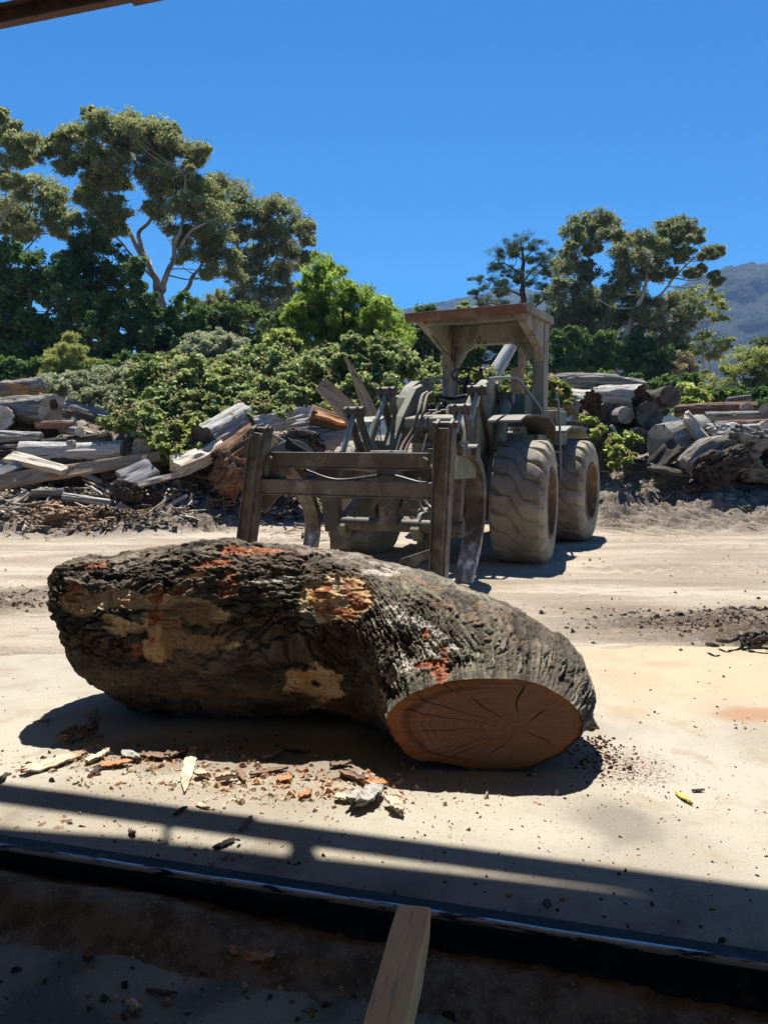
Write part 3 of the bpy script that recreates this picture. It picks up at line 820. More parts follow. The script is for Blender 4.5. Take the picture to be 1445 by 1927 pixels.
# patches of bare wood, located on the surface where the photograph shows them
P0 = B3.reshape(-1, 3); N0 = N.reshape(-1, 3)
pix = topix(P0)
vis = ((np.array([0, 0, CAMZ]) - P0) * N0).sum(1) > 0
def locate(px, py):
    d = np.hypot(pix[:, 0] - px, pix[:, 1] - py) + np.where(vis, 0, 1e4)
    return P0[int(np.argmin(d))]
wob = fbm(P0 * 9, 4, 15) - .5; wob2 = fbm(P0 * np.array([5, 14, 14]), 4, 16) - .5; wob3 = fbm(P0 * 30, 3, 17) - .5
def patch(px, py, ru, rt, rot=0, amt=1.0, rag=1.0):
    """0..1 mask: ellipse ru x rt metres on the surface (image axes turned by rot), ragged edge."""
    q = locate(px, py)
    n = N0[int(np.argmin(((P0 - q) ** 2).sum(1)))]
    tdir = np.array([1.0, 0, 0]); tdir -= n * tdir.dot(n); tdir /= np.linalg.norm(tdir)
    bdir = np.cross(n, tdir)
    if bdir[2] < 0 and abs(bdir[2]) > .2: bdir = -bdir
    d = P0 - q
    a, b_ = d @ tdir, d @ bdir
    cr, sr = math.cos(R(rot)), math.sin(R(rot))
    a, b_ = a * cr + b_ * sr, -a * sr + b_ * cr
    ru, rt = ru * 1.3, rt * 1.35
    r = np.sqrt((a / ru) ** 2 + (b_ / rt) ** 2) + rag * (wob * 1.2 + wob2 * .9 + wob3 * .5) + np.where(np.abs(d @ n) > .25, 9, 0)
    return amt * sstep(1.08, .90, r)
def many(L): 
    m = np.zeros(len(P0))
    for a in L: m = np.maximum(m, patch(*a))
    return m
pale = many([(632, 1118, .13, .10, -10), (660, 1140, .07, .06, 0), (205, 1128, .12, .035, 0), (270, 1130, .11, .035, 0), (345, 1150, .17, .06, -12), (310, 1180, .10, .11, 0), (375, 1215, .16, .05, 4), (300, 1225, .07, .05, 0),
             (230, 1175, .10, .025, -18), (140, 1135, .08, .06, 0), (590, 1288, .11, .075, -10, 1, .7), (630, 1310, .06, .03, 0), (355, 1082, .06, .018, 0), (215, 1190, .05, .012, -20), (420, 1222, .08, .018, 8), (560, 1300, .07, .02, 0), (600,1335,.05,.015,0)])
red = many([(603, 1105, .05, .035, 0), (668, 1115, .04, .08, 20), (640, 1155, .09, .03, -15), (290, 1120, .035, .03, 0), (290, 1195, .035, .13, 8), (255, 1222, .02, .025, 0, .7), (830, 1262, .035, .06, 10), (836, 1225, .02, .05, 10), (805, 1248, .05, .016, 0),
            (182, 1066, .05, .02, 10), (435, 1088, .03, .06, 15), (418, 1105, .03, .05, 0), (470, 1035, .12, .025, 5), (395, 1060, .10, .022, 4), (520, 1030, .10, .02, -3), (135, 1115, .04, .05, 0), (1005, 1165, .04, .03, 0), (800, 1190, .02, .03, 0), (330, 1110, .05, .016, 0)])
orange = many([(612, 1125, .06, .06, 0), (655, 1150, .06, .03, 0), (300, 1112, .03, .02, 0), (575, 1275, .05, .03, 0)])
white = many([(735, 1068, .10, .022, -12), (715, 1074, .08, .02, 5), (525, 1085, .22, .022, 6), (470, 1085, .10, .02, 0), (800, 1178, .13, .03, -32), (770, 1170, .12, .03, -20), (835, 1215, .05, .05, -50), (760, 1255, .14, .03, 45, .8), (700, 1135, .10, .02, -20), (225, 1072, .07, .012, 4), (820, 1290, .05, .03, 0, .8), (690, 1050, .2, .02, 0, .6)])
tanr = many([(690, 1360, .22, .05, -25, .9), (720, 1330, .16, .05, -30, .7), (450, 1300, .3, .03, 0, .6), (380, 1310, .2, .025, 0, .5), (850, 1120, .30, .03, -25, .55), (900, 1165, .25, .03, -28, .55), (620, 1075, .2, .03, 5, .5)])
PT = np.clip(pale + .6 * red + .5 * orange, 0, 1)
disp = (.055 * lump + .030 * lump2).ravel()
barkd = (hgt - (.016 - .004 * right) * crack - .006 * crack2 - .014 * long_ + .020 * plate * (1 - .6 * right) + .026 * fine * (1 - .2 * right)).ravel()
barkd *= (1 - .78 * sstep(u_len[-1] - .10, u_len[-1] - .01, U)).ravel()
disp += barkd * (1 - .85 * PT) - .016 * PT + PT * (.010 * wob2 + .006 * wob3)
# torn, fibrous texture in the bare patches
disp += PT * .012 * (np.abs(fbm(P0 * np.array([12, 40, 40]), 3, 19) - .5) * 2 - .4)
# knuckle ridges on the inside of the bend
kn = np.zeros(len(P0))
for i, (px, py) in enumerate([(700, 1235), (735, 1250), (760, 1275), (690, 1200)]):
    q = locate(px, py); r = np.linalg.norm(P0 - q, axis=1)
    kn += np.exp(-(r / .075) ** 2) * .03
for px, py, rr, hh in ((430, 1028, .22, .035), (980, 1260, .12, .02), (1085, 1230, .10, .02), (640, 1130, .10, -.03), (170, 1120, .1, -.02), (560, 1150, .12, .03), (1108, 1362, .028, .06), (590, 1292, .02, -.015), (1060, 1200, .08, .03)):
    q = locate(px, py); r = np.linalg.norm(P0 - q, axis=1); kn += hh * np.exp(-(r / rr) ** 2)
disp += kn
D3 = P0 + N0 * disp[:, None]
D3 = D3.reshape(nu, nv, 3)
# shredded rim at the saw cut
tipn = rs(fbm(np.stack([np.cos(A3) * 4, np.sin(A3) * 4, U * 0], -1).reshape(-1, 3), 4, 23))[-1]
push = sstep(u_len[-1] - .22, u_len[-1], u_len)[:, None] * ((tipn - .5) * .045)[None, :]
D3[..., 0] += tx[:, 0:1] * push; D3[..., 1] += tx[:, 1:2] * push
D3[..., 2] = np.maximum(D3[..., 2], .004)
Vb = D3.reshape(-1, 3)
# colours of the bark and bare wood, darker in the cracks
def mixc(a, b, f): return a * (1 - f[:, None]) + b * f[:, None]
nA = fbm(cyl(2.2, 4), 5, 30); nB = fbm(cyl(7, 15), 4, 33); nC = fbm(P0 * 45, 3, 35)
dark = np.array([.082, .070, .061]); brown = np.array([.165, .132, .105]); greyb = np.array([.21, .19, .165]); lich = np.array([.29, .285, .235])
rt = right.ravel()
col = mixc(np.tile(dark, (len(P0), 1)), brown, sstep(.46, .62, nA))
col = mixc(col, greyb, .8 * sstep(.50, .64, nB) * (.45 + .55 * rt))
top = sstep(-.2, .55, N0[:, 2])  # up-facing bark is lightened below, its sunlit grey put into the colour
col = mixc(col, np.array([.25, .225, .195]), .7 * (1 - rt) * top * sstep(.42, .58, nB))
rc = mixc(np.tile(np.array([.175, .162, .138]), (len(P0), 1)), lich, sstep(.40, .62, nB)); rc = mixc(rc, np.array([.075, .064, .054]), .8 * sstep(.55, .7, nA))
col = mixc(col, rc, rt * .85)
col = mixc(col, np.array([.04, .034, .028]), np.clip(.75 * crack + .8 * long_, 0, .9).ravel())
col = mixc(col, np.array([.22, .135, .09]), tanr * sstep(.38, .56, nB))
col = mixc(col, np.array([.50, .49, .48]), white * sstep(.40, .52, nB + .25 * wob3))
pw = mixc(np.tile(np.array([.66, .47, .27]), (len(P0), 1)), np.array([.76, .63, .43]), sstep(.4, .6, nB)); pw = mixc(pw, np.array([.36, .20, .10]), .8 * sstep(.56, .68, nC))
pw = mixc(pw, np.array([.20, .11, .06]), sstep(.60, .7, nA) * .7)
col = mixc(col, pw, pale)
col = mixc(col, np.array([.62, .30, .09]), orange * sstep(.38, .52, nC))
rd_ = mixc(np.tile(np.array([.33, .105, .05]), (len(P0), 1)), np.array([.46, .20, .11]), sstep(.45, .6, nC))
col = mixc(col, rd_, red * sstep(.36, .50, nB + .3 * wob3))
q = locate(592, 1292); r = np.linalg.norm((P0 - q), axis=1); col = mixc(col, np.array([.05, .03, .02]), sstep(.035, .018, r + wob3 * .02))
col = col * np.array([1.08, 1.0, .91])
tone = .80 + .40 * (idl * (1 - rm) + idr * rm) + .25 * (ids - .5)
col = np.where(PT[:, None] > .5, col, col * tone[:, None])
col = np.clip(col * (.86 + .28 * nC[:, None]), 0, 1)
t = NT('burnt_bark'); v = t.coord('Position')
n1 = t.noise(v, 55, 8, .72); n2 = t.noise(v, 160, 4, .6)
cm = t.mix(t.math('MULTIPLY', t.ramp(n1, .55, .72), .45), t.attr('Col'), (.03, .025, .02))
cm = t.mix(t.math('MULTIPLY', t.ramp(n2, .60, .74), .35), cm, (.27, .25, .22))
t.bsdf(cm, .88, 0, t.bump(t.math('ADD', n1, t.math('MULTIPLY', n2, .5)), .9, .014), .25)
F = grid_faces(nu, nv, wrap_v=True)
n0 = len(Vb)
Vb = np.vstack([Vb, D3[0].mean(0)])
fan = np.stack([np.full(nv, n0), (np.arange(nv) + 1) % nv, np.arange(nv), np.arange(nv)], 1)
F = F.tolist() + [[n0, (j + 1) % nv, j] for j in range(nv)]
colv = np.vstack([col, [[.04, .03, .03]]])
biglog = obj('log', Vb, F, t.m, None, M=Matrix.Translation((0, 4.6, 0)), smooth=True, attrs={'Col': colv})
tag(biglog, 'huge crooked log with burnt bark, torn pale patches and a sawn end on the concrete', 'log')
# sawn face
rim = D3[-1] - np.concatenate([tx[-1], [0]]) * .012
nr = 110
pith = np.array([.66, 3.625, .215])
rr = np.linspace(0, 1, nr)
Fc = pith[None, None, :] + (rim[None, :, :] - pith) * rr[:, None, None]
fn = np.array([tx[-1][0], tx[-1][1], 0])
pl = (Fc - rim.mean(0)) @ fn
target = np.median((rim - rim.mean(0)) @ fn) + np.zeros_like(pl)
keep = (rr ** 10)[:, None]
Fc = Fc + fn * ((target * (1 - keep) + pl * keep) - pl)[..., None]
RR, AA = np.meshgrid(rr, ang, indexing='ij')
dist = np.linalg.norm(Fc - pith, axis=2)
cn = fbm(np.stack([np.cos(AA) * 9 , np.sin(AA) * 9, dist * 3.2], -1).reshape(-1, 3), 2, 44).reshape(nr, nv)
chk = .22 * sstep(.965, .998, 1 - np.abs(2 * cn - 1)) * sstep(.12, .3, dist) * sstep(.40, .56, fbm(np.stack([np.cos(AA) * 3, np.sin(AA) * 3, dist * 9], -1).reshape(-1, 3), 2, 48).reshape(nr, nv))
for a0, wd, r0, r1 in ((2.55, .010, .02, .55), (.6, .02, .0, .17), (3.3, .008, .05, .5), (2.0, .012, .08, .3), (3.9, .008, .1, .45), (1.2, .014, .07, .25), (-.6, .014, .02, .2), (2.9, .007, .1, .6), (4.6, .012, .03, .2)):
    da = np.angle(np.exp(1j * (AA - a0 - .25 * (fbm(np.stack([dist * 9, 0 * dist + a0, 0 * dist], -1).reshape(-1, 3), 2, 3).reshape(nr, nv) - .5))))
    chk = np.maximum(chk, sstep(wd * 1.1, wd * .3, np.abs(da)) * sstep(r0, r0 + .03, dist) * sstep(r1, r1 - .06, dist))
sawm = (fbm((Fc.reshape(-1, 3)) * np.array([6, 6, 60]), 3, 45).reshape(nr, nv) - .5)
Fc = Fc + fn * (-.014 * chk + .006 * sawm)[..., None]
ringn = fbm(Fc.reshape(-1, 3) * 4, 3, 46).reshape(nr, nv)
rings = .5 + .5 * np.sin(RR * 120 + ringn * 16 + 5 * np.sin(RR * 9 + ringn * 4))
fcol = mixc(np.tile(np.array([.222, .104, .060]), (nr * nv, 1)), np.array([.262, .130, .078]), rings.ravel())
fcol = mixc(fcol, np.array([.26, .16, .11]), .5 * sstep(.5, .66, ringn).ravel())
fcol = mixc(fcol, np.array([.30, .115, .045]), (sstep(.86, .95, RR + .12 * (ringn - .5)) * (.55 + .45 * sstep(.2, -.5, np.cos(AA)))).ravel())
fcol = mixc(fcol, np.array([.13, .05, .025]), (.8 * sstep(.8, .835, RR + .1 * (ringn - .5)) * sstep(.9, .85, RR + .1 * (ringn - .5)) * sstep(.1, -.5, np.cos(AA))).ravel())
fcol = mixc(fcol, np.array([.018, .011, .008]), (.55 * chk).ravel())
t = NT('sawn_face'); v = t.coord('Position')
n1 = t.noise(v, 70, 6, .7)
cm = t.mix(t.math('MULTIPLY', t.ramp(n1, .55, .7), .35), t.attr('Col'), (.12, .06, .035))
t.bsdf(cm, .85, 0, t.bump(n1, .5, .006), .2)
obj('cut_face', Fc.reshape(-1, 3), grid_faces(nr, nv, wrap_v=True), t.m, biglog, smooth=True, attrs={'Col': fcol})

# ------------------------------------------------------------------ chips and bark on the slab
M['chip_pale'] = pm('pale_bark_chip', (.58, .47, .34), [((.40, .27, .17), (1, 1, 1), 12, .45, .62), ((.68, .62, .52), (1, 1, 1), 25, .55, .68)], .85, [((1, 1, 1), 50, .8, .008)])
M['chip_orange'] = pm('orange_bark_chip', (.42, .19, .085), [((.56, .36, .2), (1, 1, 1), 14, .48, .62), ((.22, .09, .05), (1, 1, 1), 20, .55, .68)], .85, [((1, 1, 1), 50, .8, .008)])
M['chip_brown'] = pm('brown_bark_chip', (.20, .13, .09), [((.30, .21, .15), (1, 1, 1), 14, .48, .62), ((.09, .06, .045), (1, 1, 1), 20, .55, .68)], .85, [((1, 1, 1), 50, .8, .008)])
M['chip_dark'] = pm('charred_bark_chip', (.05, .043, .037), [((.14, .125, .11), (1, 1, 1), 18, .5, .66)], .9, [((1, 1, 1), 50, .8, .008)])
M['chip_yellow'] = pm('yellow_chip', (.60, .44, .10), [((.34, .22, .06), (1, 1, 1), 25, .5, .66)], .85, [((1, 1, 1), 50, .8, .008)])
M['chip_grey'] = pm('grey_bark_chip', (.38, .36, .33), [((.16, .14, .12), (1, 1, 1), 18, .45, .6), ((.56, .48, .36), (1, 1, 1), 9, .56, .68)], .88, [((1, 1, 1), 50, .8, .01)])
def chip(name, label, cat, px0, py0, px1, py1, wd, th, mat, seed, curl=.3, group=None, taper=.6):
    a, b_ = onground(px0, py0), onground(px1, py1)
    d = b_ - a; L = max(np.linalg.norm(d), .02); d = d / L; sdv = np.array([-d[1], d[0], 0])
    n, m = 22, 9
    V = []
    for side in (1, 0):
        for i in range(n):
            s = i / (n - 1)
            prof = (math.sin(math.pi * min(1, s * .86 + .12)) ** taper)
            rg = .75 + .5 * vn([[s * 5, seed, 1.5]], seed)[0]
            for j in range(m):
                c_ = (j / (m - 1) - .5) * 2
                e_ = rg * prof + .25 * (vn([[s * 16, seed, 3 + np.sign(c_)]], seed + 2)[0] - .5)
                y_ = c_ * wd / 2 * e_
                z0 = th * (curl * c_ * c_ * 2.2 + .35 * (vn([[s * 3.1, seed, 7]], seed)[0]) + .5 * (vn([[s * 12, c_ * 3, seed]], seed)[0] - .3))
                z_ = z0 + (th * .8 * (1 - .6 * c_ * c_) if side else 0)
                V.append(a + d * (L * s + (vn([[c_ * 3, s * 2, seed]], seed + 4)[0] - .5) * .18 * L * abs(2 * s - 1) ** 3) + sdv * y_ + np.array([0, 0, z_]))
    V = np.array(V); V[:, 2] += .002 - V[:, 2].min()
    F = grid_faces(n, m).tolist(); k = n * m
    F += [[q + k for q in f[::-1]] for f in grid_faces(n, m).tolist()]
    bd = [i * m for i in range(n)] + [(n - 1) * m + j for j in range(1, m)] + [i * m + m - 1 for i in range(n - 2, -1, -1)] + [j for j in range(m - 2, 0, -1)]
    F += [[bd[i], bd[(i + 1) % len(bd)], bd[(i + 1) % len(bd)] + k, bd[i] + k] for i in range(len(bd))]
    ro = Matrix.Rotation(math.atan2(d[1], d[0]), 4, 'Z'); ro.translation = Vector((a + d * L / 2).tolist())
    o = obj(name, V, F, M[mat], None, M=ro, smooth=True)
    return tag(o, label, cat, group or 'bark and wood scraps fallen round the big log')
CH = [
 ('bark_curl', 'long pale rolled strip of bark lying at the far left of the log shadow', 'bark', 46, 1458, 162, 1424, .075, .030, 'chip_pale', .0),
 ('bark_chip', 'short pale bark stick just right of the long rolled strip', 'bark', 163, 1440, 206, 1418, .05, .022, 'chip_pale', .2),
 ('bark_chip', 'bright orange bark chip at the left edge of the log shadow', 'bark', 190, 1446, 248, 1440, .055, .02, 'chip_orange', .2),
 ('bark_chip', 'charred dark chip below the short pale stick', 'bark', 172, 1462, 194, 1442, .035, .014, 'chip_dark', .2),
 ('bark_chip', 'grey and white bark lump beside the orange chip', 'bark', 233, 1422, 262, 1436, .06, .03, 'chip_grey', .1),
 ('wood_shard', 'pale pointed shard half in the shadow of the log', 'wood shard', 362, 1415, 347, 1490, .06, .014, 'chip_pale', .1),
 ('bark_chip', 'pale brown chip immediately right of the pointed shard', 'bark', 368, 1462, 394, 1466, .055, .022, 'chip_pale', .3),
 ('bark_chip', 'yellowish crumpled chip at the shadow edge left of centre', 'bark', 408, 1474, 446, 1468, .045, .026, 'chip_pale', .4),
 ('bark_chip', 'small deep orange chip in the sun below the shadow edge', 'bark', 564, 1506, 586, 1494, .03, .018, 'chip_orange', .2),
 ('bark_chunk', 'chunky grey and pale bark piece nearest the shed shadow', 'bark', 662, 1528, 714, 1496, .11, .05, 'chip_grey', .2),
 ('bark_chip', 'flat pale splinter cluster left of the chunky grey piece', 'bark', 628, 1506, 672, 1512, .05, .02, 'chip_pale', .2),
 ('bark_chip', 'pale crumbly chip with dark underside right of the chunky piece', 'bark', 730, 1514, 758, 1540, .055, .035, 'chip_pale', .2),
 ('bark_chip', 'shaded brown chip standing at the left tip of the log shadow', 'bark', 116, 1402, 146, 1386, .06, .04, 'chip_brown', .3),
 ('bark_chip', 'shaded brown curl right of the chip at the shadow tip', 'bark', 150, 1400, 184, 1378, .055, .04, 'chip_brown', .5),
 ('bark_chip', 'brown slab of bark in the shadow above the pale shard', 'bark', 318, 1430, 350, 1412, .08, .03, 'chip_brown', .2),
 ('bark_chip', 'reddish bark slab in the shadow beside the lump', 'bark', 264, 1424, 318, 1432, .06, .02, 'chip_brown', .2),
 ('bark_strip', 'long thin brown bark strip under the middle of the log', 'bark', 470, 1463, 540, 1450, .035, .014, 'chip_brown', .3),
 ('bark_chip', 'upper brown bark flake in the middle of the shadow', 'bark', 534, 1412, 578, 1418, .055, .02, 'chip_brown', .4),
 ('bark_chip', 'lower brown bark flake in the middle of the shadow', 'bark', 498, 1432, 530, 1420, .06, .025, 'chip_brown', .4),
 ('bark_strip', 'curved brown bark strip in shadow right of the middle', 'bark', 638, 1458, 690, 1478, .045, .016, 'chip_brown', .5),
 ('bark_chip', 'reddish bark flake beside the curved strip', 'bark', 684, 1478, 730, 1482, .05, .018, 'chip_orange', .4),
 ('bark_chip', 'faint brown flake high in the shadow right of centre', 'bark', 622, 1446, 660, 1440, .045, .018, 'chip_brown', .3),
 ('bark_chip', 'flat orange brown flake near the shadow edge below the middle flakes', 'bark', 522, 1476, 548, 1466, .05, .016, 'chip_orange', .2),
 ('bark_chip', 'narrow upright chip at the shadow edge between shard and middle', 'bark', 448, 1452, 462, 1476, .03, .016, 'chip_brown', .2),
 ('bark_chip', 'small pale chip in the sun behind the left end of the log shadow', 'bark', 160, 1356, 186, 1346, .045, .03, 'chip_pale', .2),
 ('bark_chip', 'small grey chip in the sun below the left end of the log', 'bark', 76, 1366, 94, 1360, .03, .02, 'chip_grey', .2),
 ('stick', 'short dark stick lying in the oval of sun by the rail', 'stick', 404, 1600, 443, 1584, .028, .016, 'chip_dark', .0),
 ('wood_chip', 'bright yellow chip alone on the concrete at the right', 'wood chip', 1272, 1496, 1302, 1517, .022, .016, 'chip_yellow', .1),
 ('wood_chip', 'thin dark chip just right of the yellow chip', 'wood chip', 1302, 1491, 1324, 1490, .018, .010, 'chip_dark', .1),
 ('bark_chip', 'small dark chip in the beam shadow below the shadow edge', 'bark', 328, 1538, 352, 1522, .022, .012, 'chip_dark', .1),
 ('bark_chip', 'little brown chip pair in the beam shadow near the middle', 'bark', 452, 1566, 474, 1542, .025, .014, 'chip_brown', .1),
 ('bark_chip', 'small brown chip at the end of the first sunlit oval', 'bark', 243, 1568, 254, 1576, .025, .018, 'chip_brown', .1),
 ('wood_chip', 'pale flat chip in the sun between the two shadows', 'wood chip', 370, 1516, 394, 1524, .024, .010, 'chip_pale', .1),
 ('bark_chip', 'dark flake at the left edge of the picture on the slab', 'bark', -4, 1478, 12, 1462, .03, .02, 'chip_dark', .1),
 ('splinter_bundle', 'reddish splintered piece lying in the shade in front of the rail', 'wood shard', 424, 1798, 522, 1822, .06, .03, 'chip_orange', .2),
 ('bark_slab', 'flat brown bark slab in the shade left of the splintered piece', 'bark', 342, 1800, 394, 1776, .09, .022, 'chip_brown', .2),
 ('bark_strip', 'thin brown strip in front of the flat bark slab', 'bark', 338, 1814, 382, 1806, .025, .010, 'chip_orange', .2),
 ('wood_chip', 'stubby pale chip near the bottom left corner', 'wood chip', 240, 1896, 264, 1910, .028, .02, 'chip_pale', .1),
 ('wood_chip', 'grey white chip cluster right of the splintered piece', 'wood chip', 512, 1806, 530, 1782, .03, .02, 'chip_grey', .3),
 ('bark_strip', 'dull brown strip lying on the mud along the rail at far left', 'bark', 46, 1735, 98, 1722, .05, .016, 'chip_brown', .2),
 ('stick', 'thin grey stick on the dark floor below the splintered piece', 'stick', 278, 1868, 330, 1874, .016, .010, 'chip_brown', .0),
 ('wood_shard', 'flat orange board sliver left of the timber', 'wood shard', 612, 1786, 690, 1782, .035, .010, 'chip_brown', .1),
 ('bark_chip', 'crumpled brown chip on the dark floor at left', 'bark', 158, 1815, 182, 1800, .04, .02, 'chip_brown', .3),
]
for i, (nm, lab, cat, a, b_, c_, d_, wd, th, mt_, cu) in enumerate(CH):
    chip(nm, lab, cat, a, b_, c_, d_, wd, th, mt_, 3 + i * 1.37 + 0 if False else 3 + i, cu)

_qx, _qy = np.arange(-9, 9.01, .05), np.arange(5, 10.5, .05)
_QX, _QY = np.meshgrid(_qx, _qy, indexing='ij')
_QH = ground_h(_QX.ravel(), _QY.ravel()).reshape(_QX.shape)
def gq(x, y): return float(_QH[min(max(int((x + 9) / .05 + .5), 0), len(_qx) - 1), min(max(int((y - 5) / .05 + .5), 0), len(_qy) - 1)])
# crumbs, sawdust flakes and grit: beyond counting
def crumbs(name, label, spots, mat, seed):
    r = np.random.default_rng(seed); V, F = [], []
    for (px, py, sx, sy, n, lo, hi) in spots:
        c_ = onground(px, py)
        for _ in range(n):
            p = c_ + np.array([r.normal() * sx, r.normal() * sy, 0])
            if p[1] > 5.2: p[2] = max(0, gq(p[0], p[1])) - .002
            L = lo + (hi - lo) * r.random() ** 3; W = L * r.uniform(.25, .8); Hh = min(L, W) * r.uniform(.25, .7)
            a = r.uniform(0, 6.28); ca_, sa_ = math.cos(a), math.sin(a)
            k = len(V); tl = r.normal(0, .3)
            for (x_, y_, z_) in ((-1, -.6, 0), (.2, -1, 0), (1, .1, 0), (.1, .9, 0), (-.5, -.2, 1), (.4, -.2, .8), (0, .4, .9)):
                x2, y2 = x_ * L / 2 * r.uniform(.8, 1.2), y_ * W / 2
                V.append([p[0] + x2 * ca_ - y2 * sa_, p[1] + x2 * sa_ + y2 * ca_, p[2] + .001 + max(0, z_ * Hh + tl * x2 * (z_ > 0))])
            F += [[k, k + 1, k + 5, k + 4], [k + 1, k + 2, k + 5], [k + 2, k + 3, k + 6, k + 5], [k + 3, k, k + 4, k + 6], [k + 4, k + 5, k + 6]]
    tag(obj(name, V, F, mat, None, M=Matrix.Identity(4)), label, None, None, 'stuff')
crumbs('pale_crumbs', 'pale wood crumbs scattered along the shadow of the log', [(250, 1440, .35, .07, 240, .006, .05), (420, 1475, .35, .06, 260, .005, .045), (620, 1505, .3, .05, 240, .005, .05), (330, 1500, .7, .18, 300, .004, .03), (560, 1560, .9, .25, 320, .004, .022), (100, 1420, .4, .15, 120, .005, .03),
        (300, 1600, 1.0, .12, 260, .004, .018), (1000, 1580, .9, .4, 260, .003, .012), (600, 1820, .8, .2, 300, .004, .03), (1250, 1500, .6, .4, 160, .003, .014)], M['chip_pale'], 1)
crumbs('orange_crumbs', 'orange bark crumbs along the shadow of the log', [(260, 1432, .3, .06, 110, .006, .05), (460, 1460, .5, .08, 160, .006, .05), (600, 1470, .3, .08, 200, .006, .06), (320, 1590, .5, .08, 160, .004, .02), (560, 1500, .6, .12, 120, .005, .03), (1360, 1360, .3, .1, 60, .006, .03), (430, 1790, .6, .15, 150, .006, .05)], M['chip_orange'], 2)
crumbs('red_crumbs', 'dark red rotten crumbs spilled by the right end of the log', [(1130, 1420, .07, .10, 260, .004, .03), (1160, 1440, .14, .14, 240, .003, .02), (1130, 1400, .05, .05, 40, .02, .05), (1170, 1440, .08, .05, 18, .02, .05)], pm('rotten_red', (.12, .035, .022), [((.06, .022, .016), (1, 1, 1), 30, .45, .6)], .95), 3)
crumbs('dark_crumbs', 'dark bark grit scattered over the slab and yard', [(1200, 1470, .25, .25, 220, .004, .016), (350, 1430, 1.0, .2, 260, .005, .04), (1200, 1300, .7, .5, 160, .005, .03), (1320, 1180, .7, .3, 320, .008, .08), (1420, 1165, .4, .25, 240, .01, .10), (40, 1130, .6, .3, 200, .01, .09), (800, 1600, 1.2, .3, 220, .004, .02), (1300, 1620, .7, .3, 150, .004, .02),
        (120, 1650, .6, .2, 160, .005, .04), (450, 1850, 1.0, .25, 300, .005, .05), (1150, 1880, .8, .2, 260, .005, .05), (100, 1300, .5, .4, 80, .004, .02), (1250, 1080, 1.6, 1.2, 160, .01, .06), (1300, 1050, 1.6, 1.0, 90, .01, .06), (200, 1060, 1.2, 1.2, 120, .01, .06)], M['chip_dark'], 4)

crumbs('bark_mulch', 'brown bark mulch trodden into the yard at the edge of the slab', [(1300, 1180, .55, .22, 520, .006, .05), (1400, 1185, .4, .22, 460, .008, .07), (1200, 1155, .5, .2, 260, .006, .04), (1420, 1150, .3, .12, 160, .01, .08), (40, 1125, .6, .22, 380, .006, .06), (20, 1150, .3, .1, 160, .01, .08)], M['chip_brown'], 8)
# twisted root bundle in the sun at the right edge
g = onground(1428, 1222)
e = empty('root_bundle', g, 'tangle of dark twisted roots on the mulch at the right edge', 'roots')
r = np.random.default_rng(5)
for i in range(9):
    b = MB(); a0 = r.uniform(0, 6.28); rad = r.uniform(.06, .13); tilt = r.uniform(-.6, .6)
    p = [g + np.array([math.cos(a0 + s) * rad * 1.3 + .02 * r.normal(), math.sin(a0 + s) * rad * .8, .07 + math.sin(a0 + s) * tilt * .06 + .015 * r.normal()]) for s in np.linspace(0, r.uniform(2.5, 5), 9)]
    b.tube(p, np.linspace(.016, .007, 9) * r.uniform(.8, 1.2), 7, 30); b.build('root', M['chip_dark'], e, smooth=True)
for i, (a, b2, c3, d4) in enumerate(((1368, 1208, 1402, 1196), (1350, 1205, 1376, 1208), (1330, 1212, 1352, 1216))):
    tag(MB().tube([onground(a, b2, .06), onground((a + c3) / 2, (b2 + d4) / 2, .075), onground(c3, d4, .06)], [.016, .018, .01], 8, 14).build('root_stick', M['chip_dark'], None, smooth=True),
        ['dark stick running into the root tangle', 'second dark stick left of the root tangle', 'third dark stick farthest left of the root tangle'][i], 'stick', 'sticks on the mulch')
# ------------------------------------------------------------------ the log loader
TH1, TH2 = R(24), R(28)
WR = np.array([1.885, 10.25, 0])
L1 = np.array([math.cos(TH1), -math.sin(TH1), 0]); F1 = np.array([-math.sin(TH1), -math.cos(TH1), 0])
L2 = np.array([math.cos(TH2), -math.sin(TH2), 0]); F2 = np.array([-math.sin(TH2), -math.cos(TH2), 0])
HT = 1.175                                           # half track
A0 = WR - HT * L1
J0 = A0 - 1.4 * F1
UP = np.array([0, 0, 1.0])
def TF(P): P = np.atleast_2d(P); return A0 + P[:, :1] * F1 + P[:, 1:2] * L1 + P[:, 2:] * UP
def TR(P): P = np.atleast_2d(P); return J0 + P[:, :1] * F2 + P[:, 1:2] * L2 + P[:, 2:] * UP
def solve_l(px, py, l, T=None):                     # (f, z) of the point seen at a pixel on the plane l = const
    O, Fv, Lv = (A0, F1, L1) if T is None else (J0, F2, L2)
    r = ray(px, py); c = np.array([0, 0, CAMZ])
    t = ((O + l * Lv - c) @ Lv) / (r @ Lv)
    p = c + r * t
    return (p - O) @ Fv, p[2]
def solve_f(px, py, f, T=None):                     # (l, z) on the plane f = const
    O, Fv, Lv = (A0, F1, L1) if T is None else (J0, F2, L2)
    r = ray(px, py); c = np.array([0, 0, CAMZ])
    t = ((O + f * Fv - c) @ Fv) / (r @ Fv)
    p = c + r * t
    return (p - O) @ Lv, p[2]
loader = empty('log_loader', A0 - .6 * F1, 'old dusty olive log loader with a steel grapple and open canopy parked behind the log', 'loader')

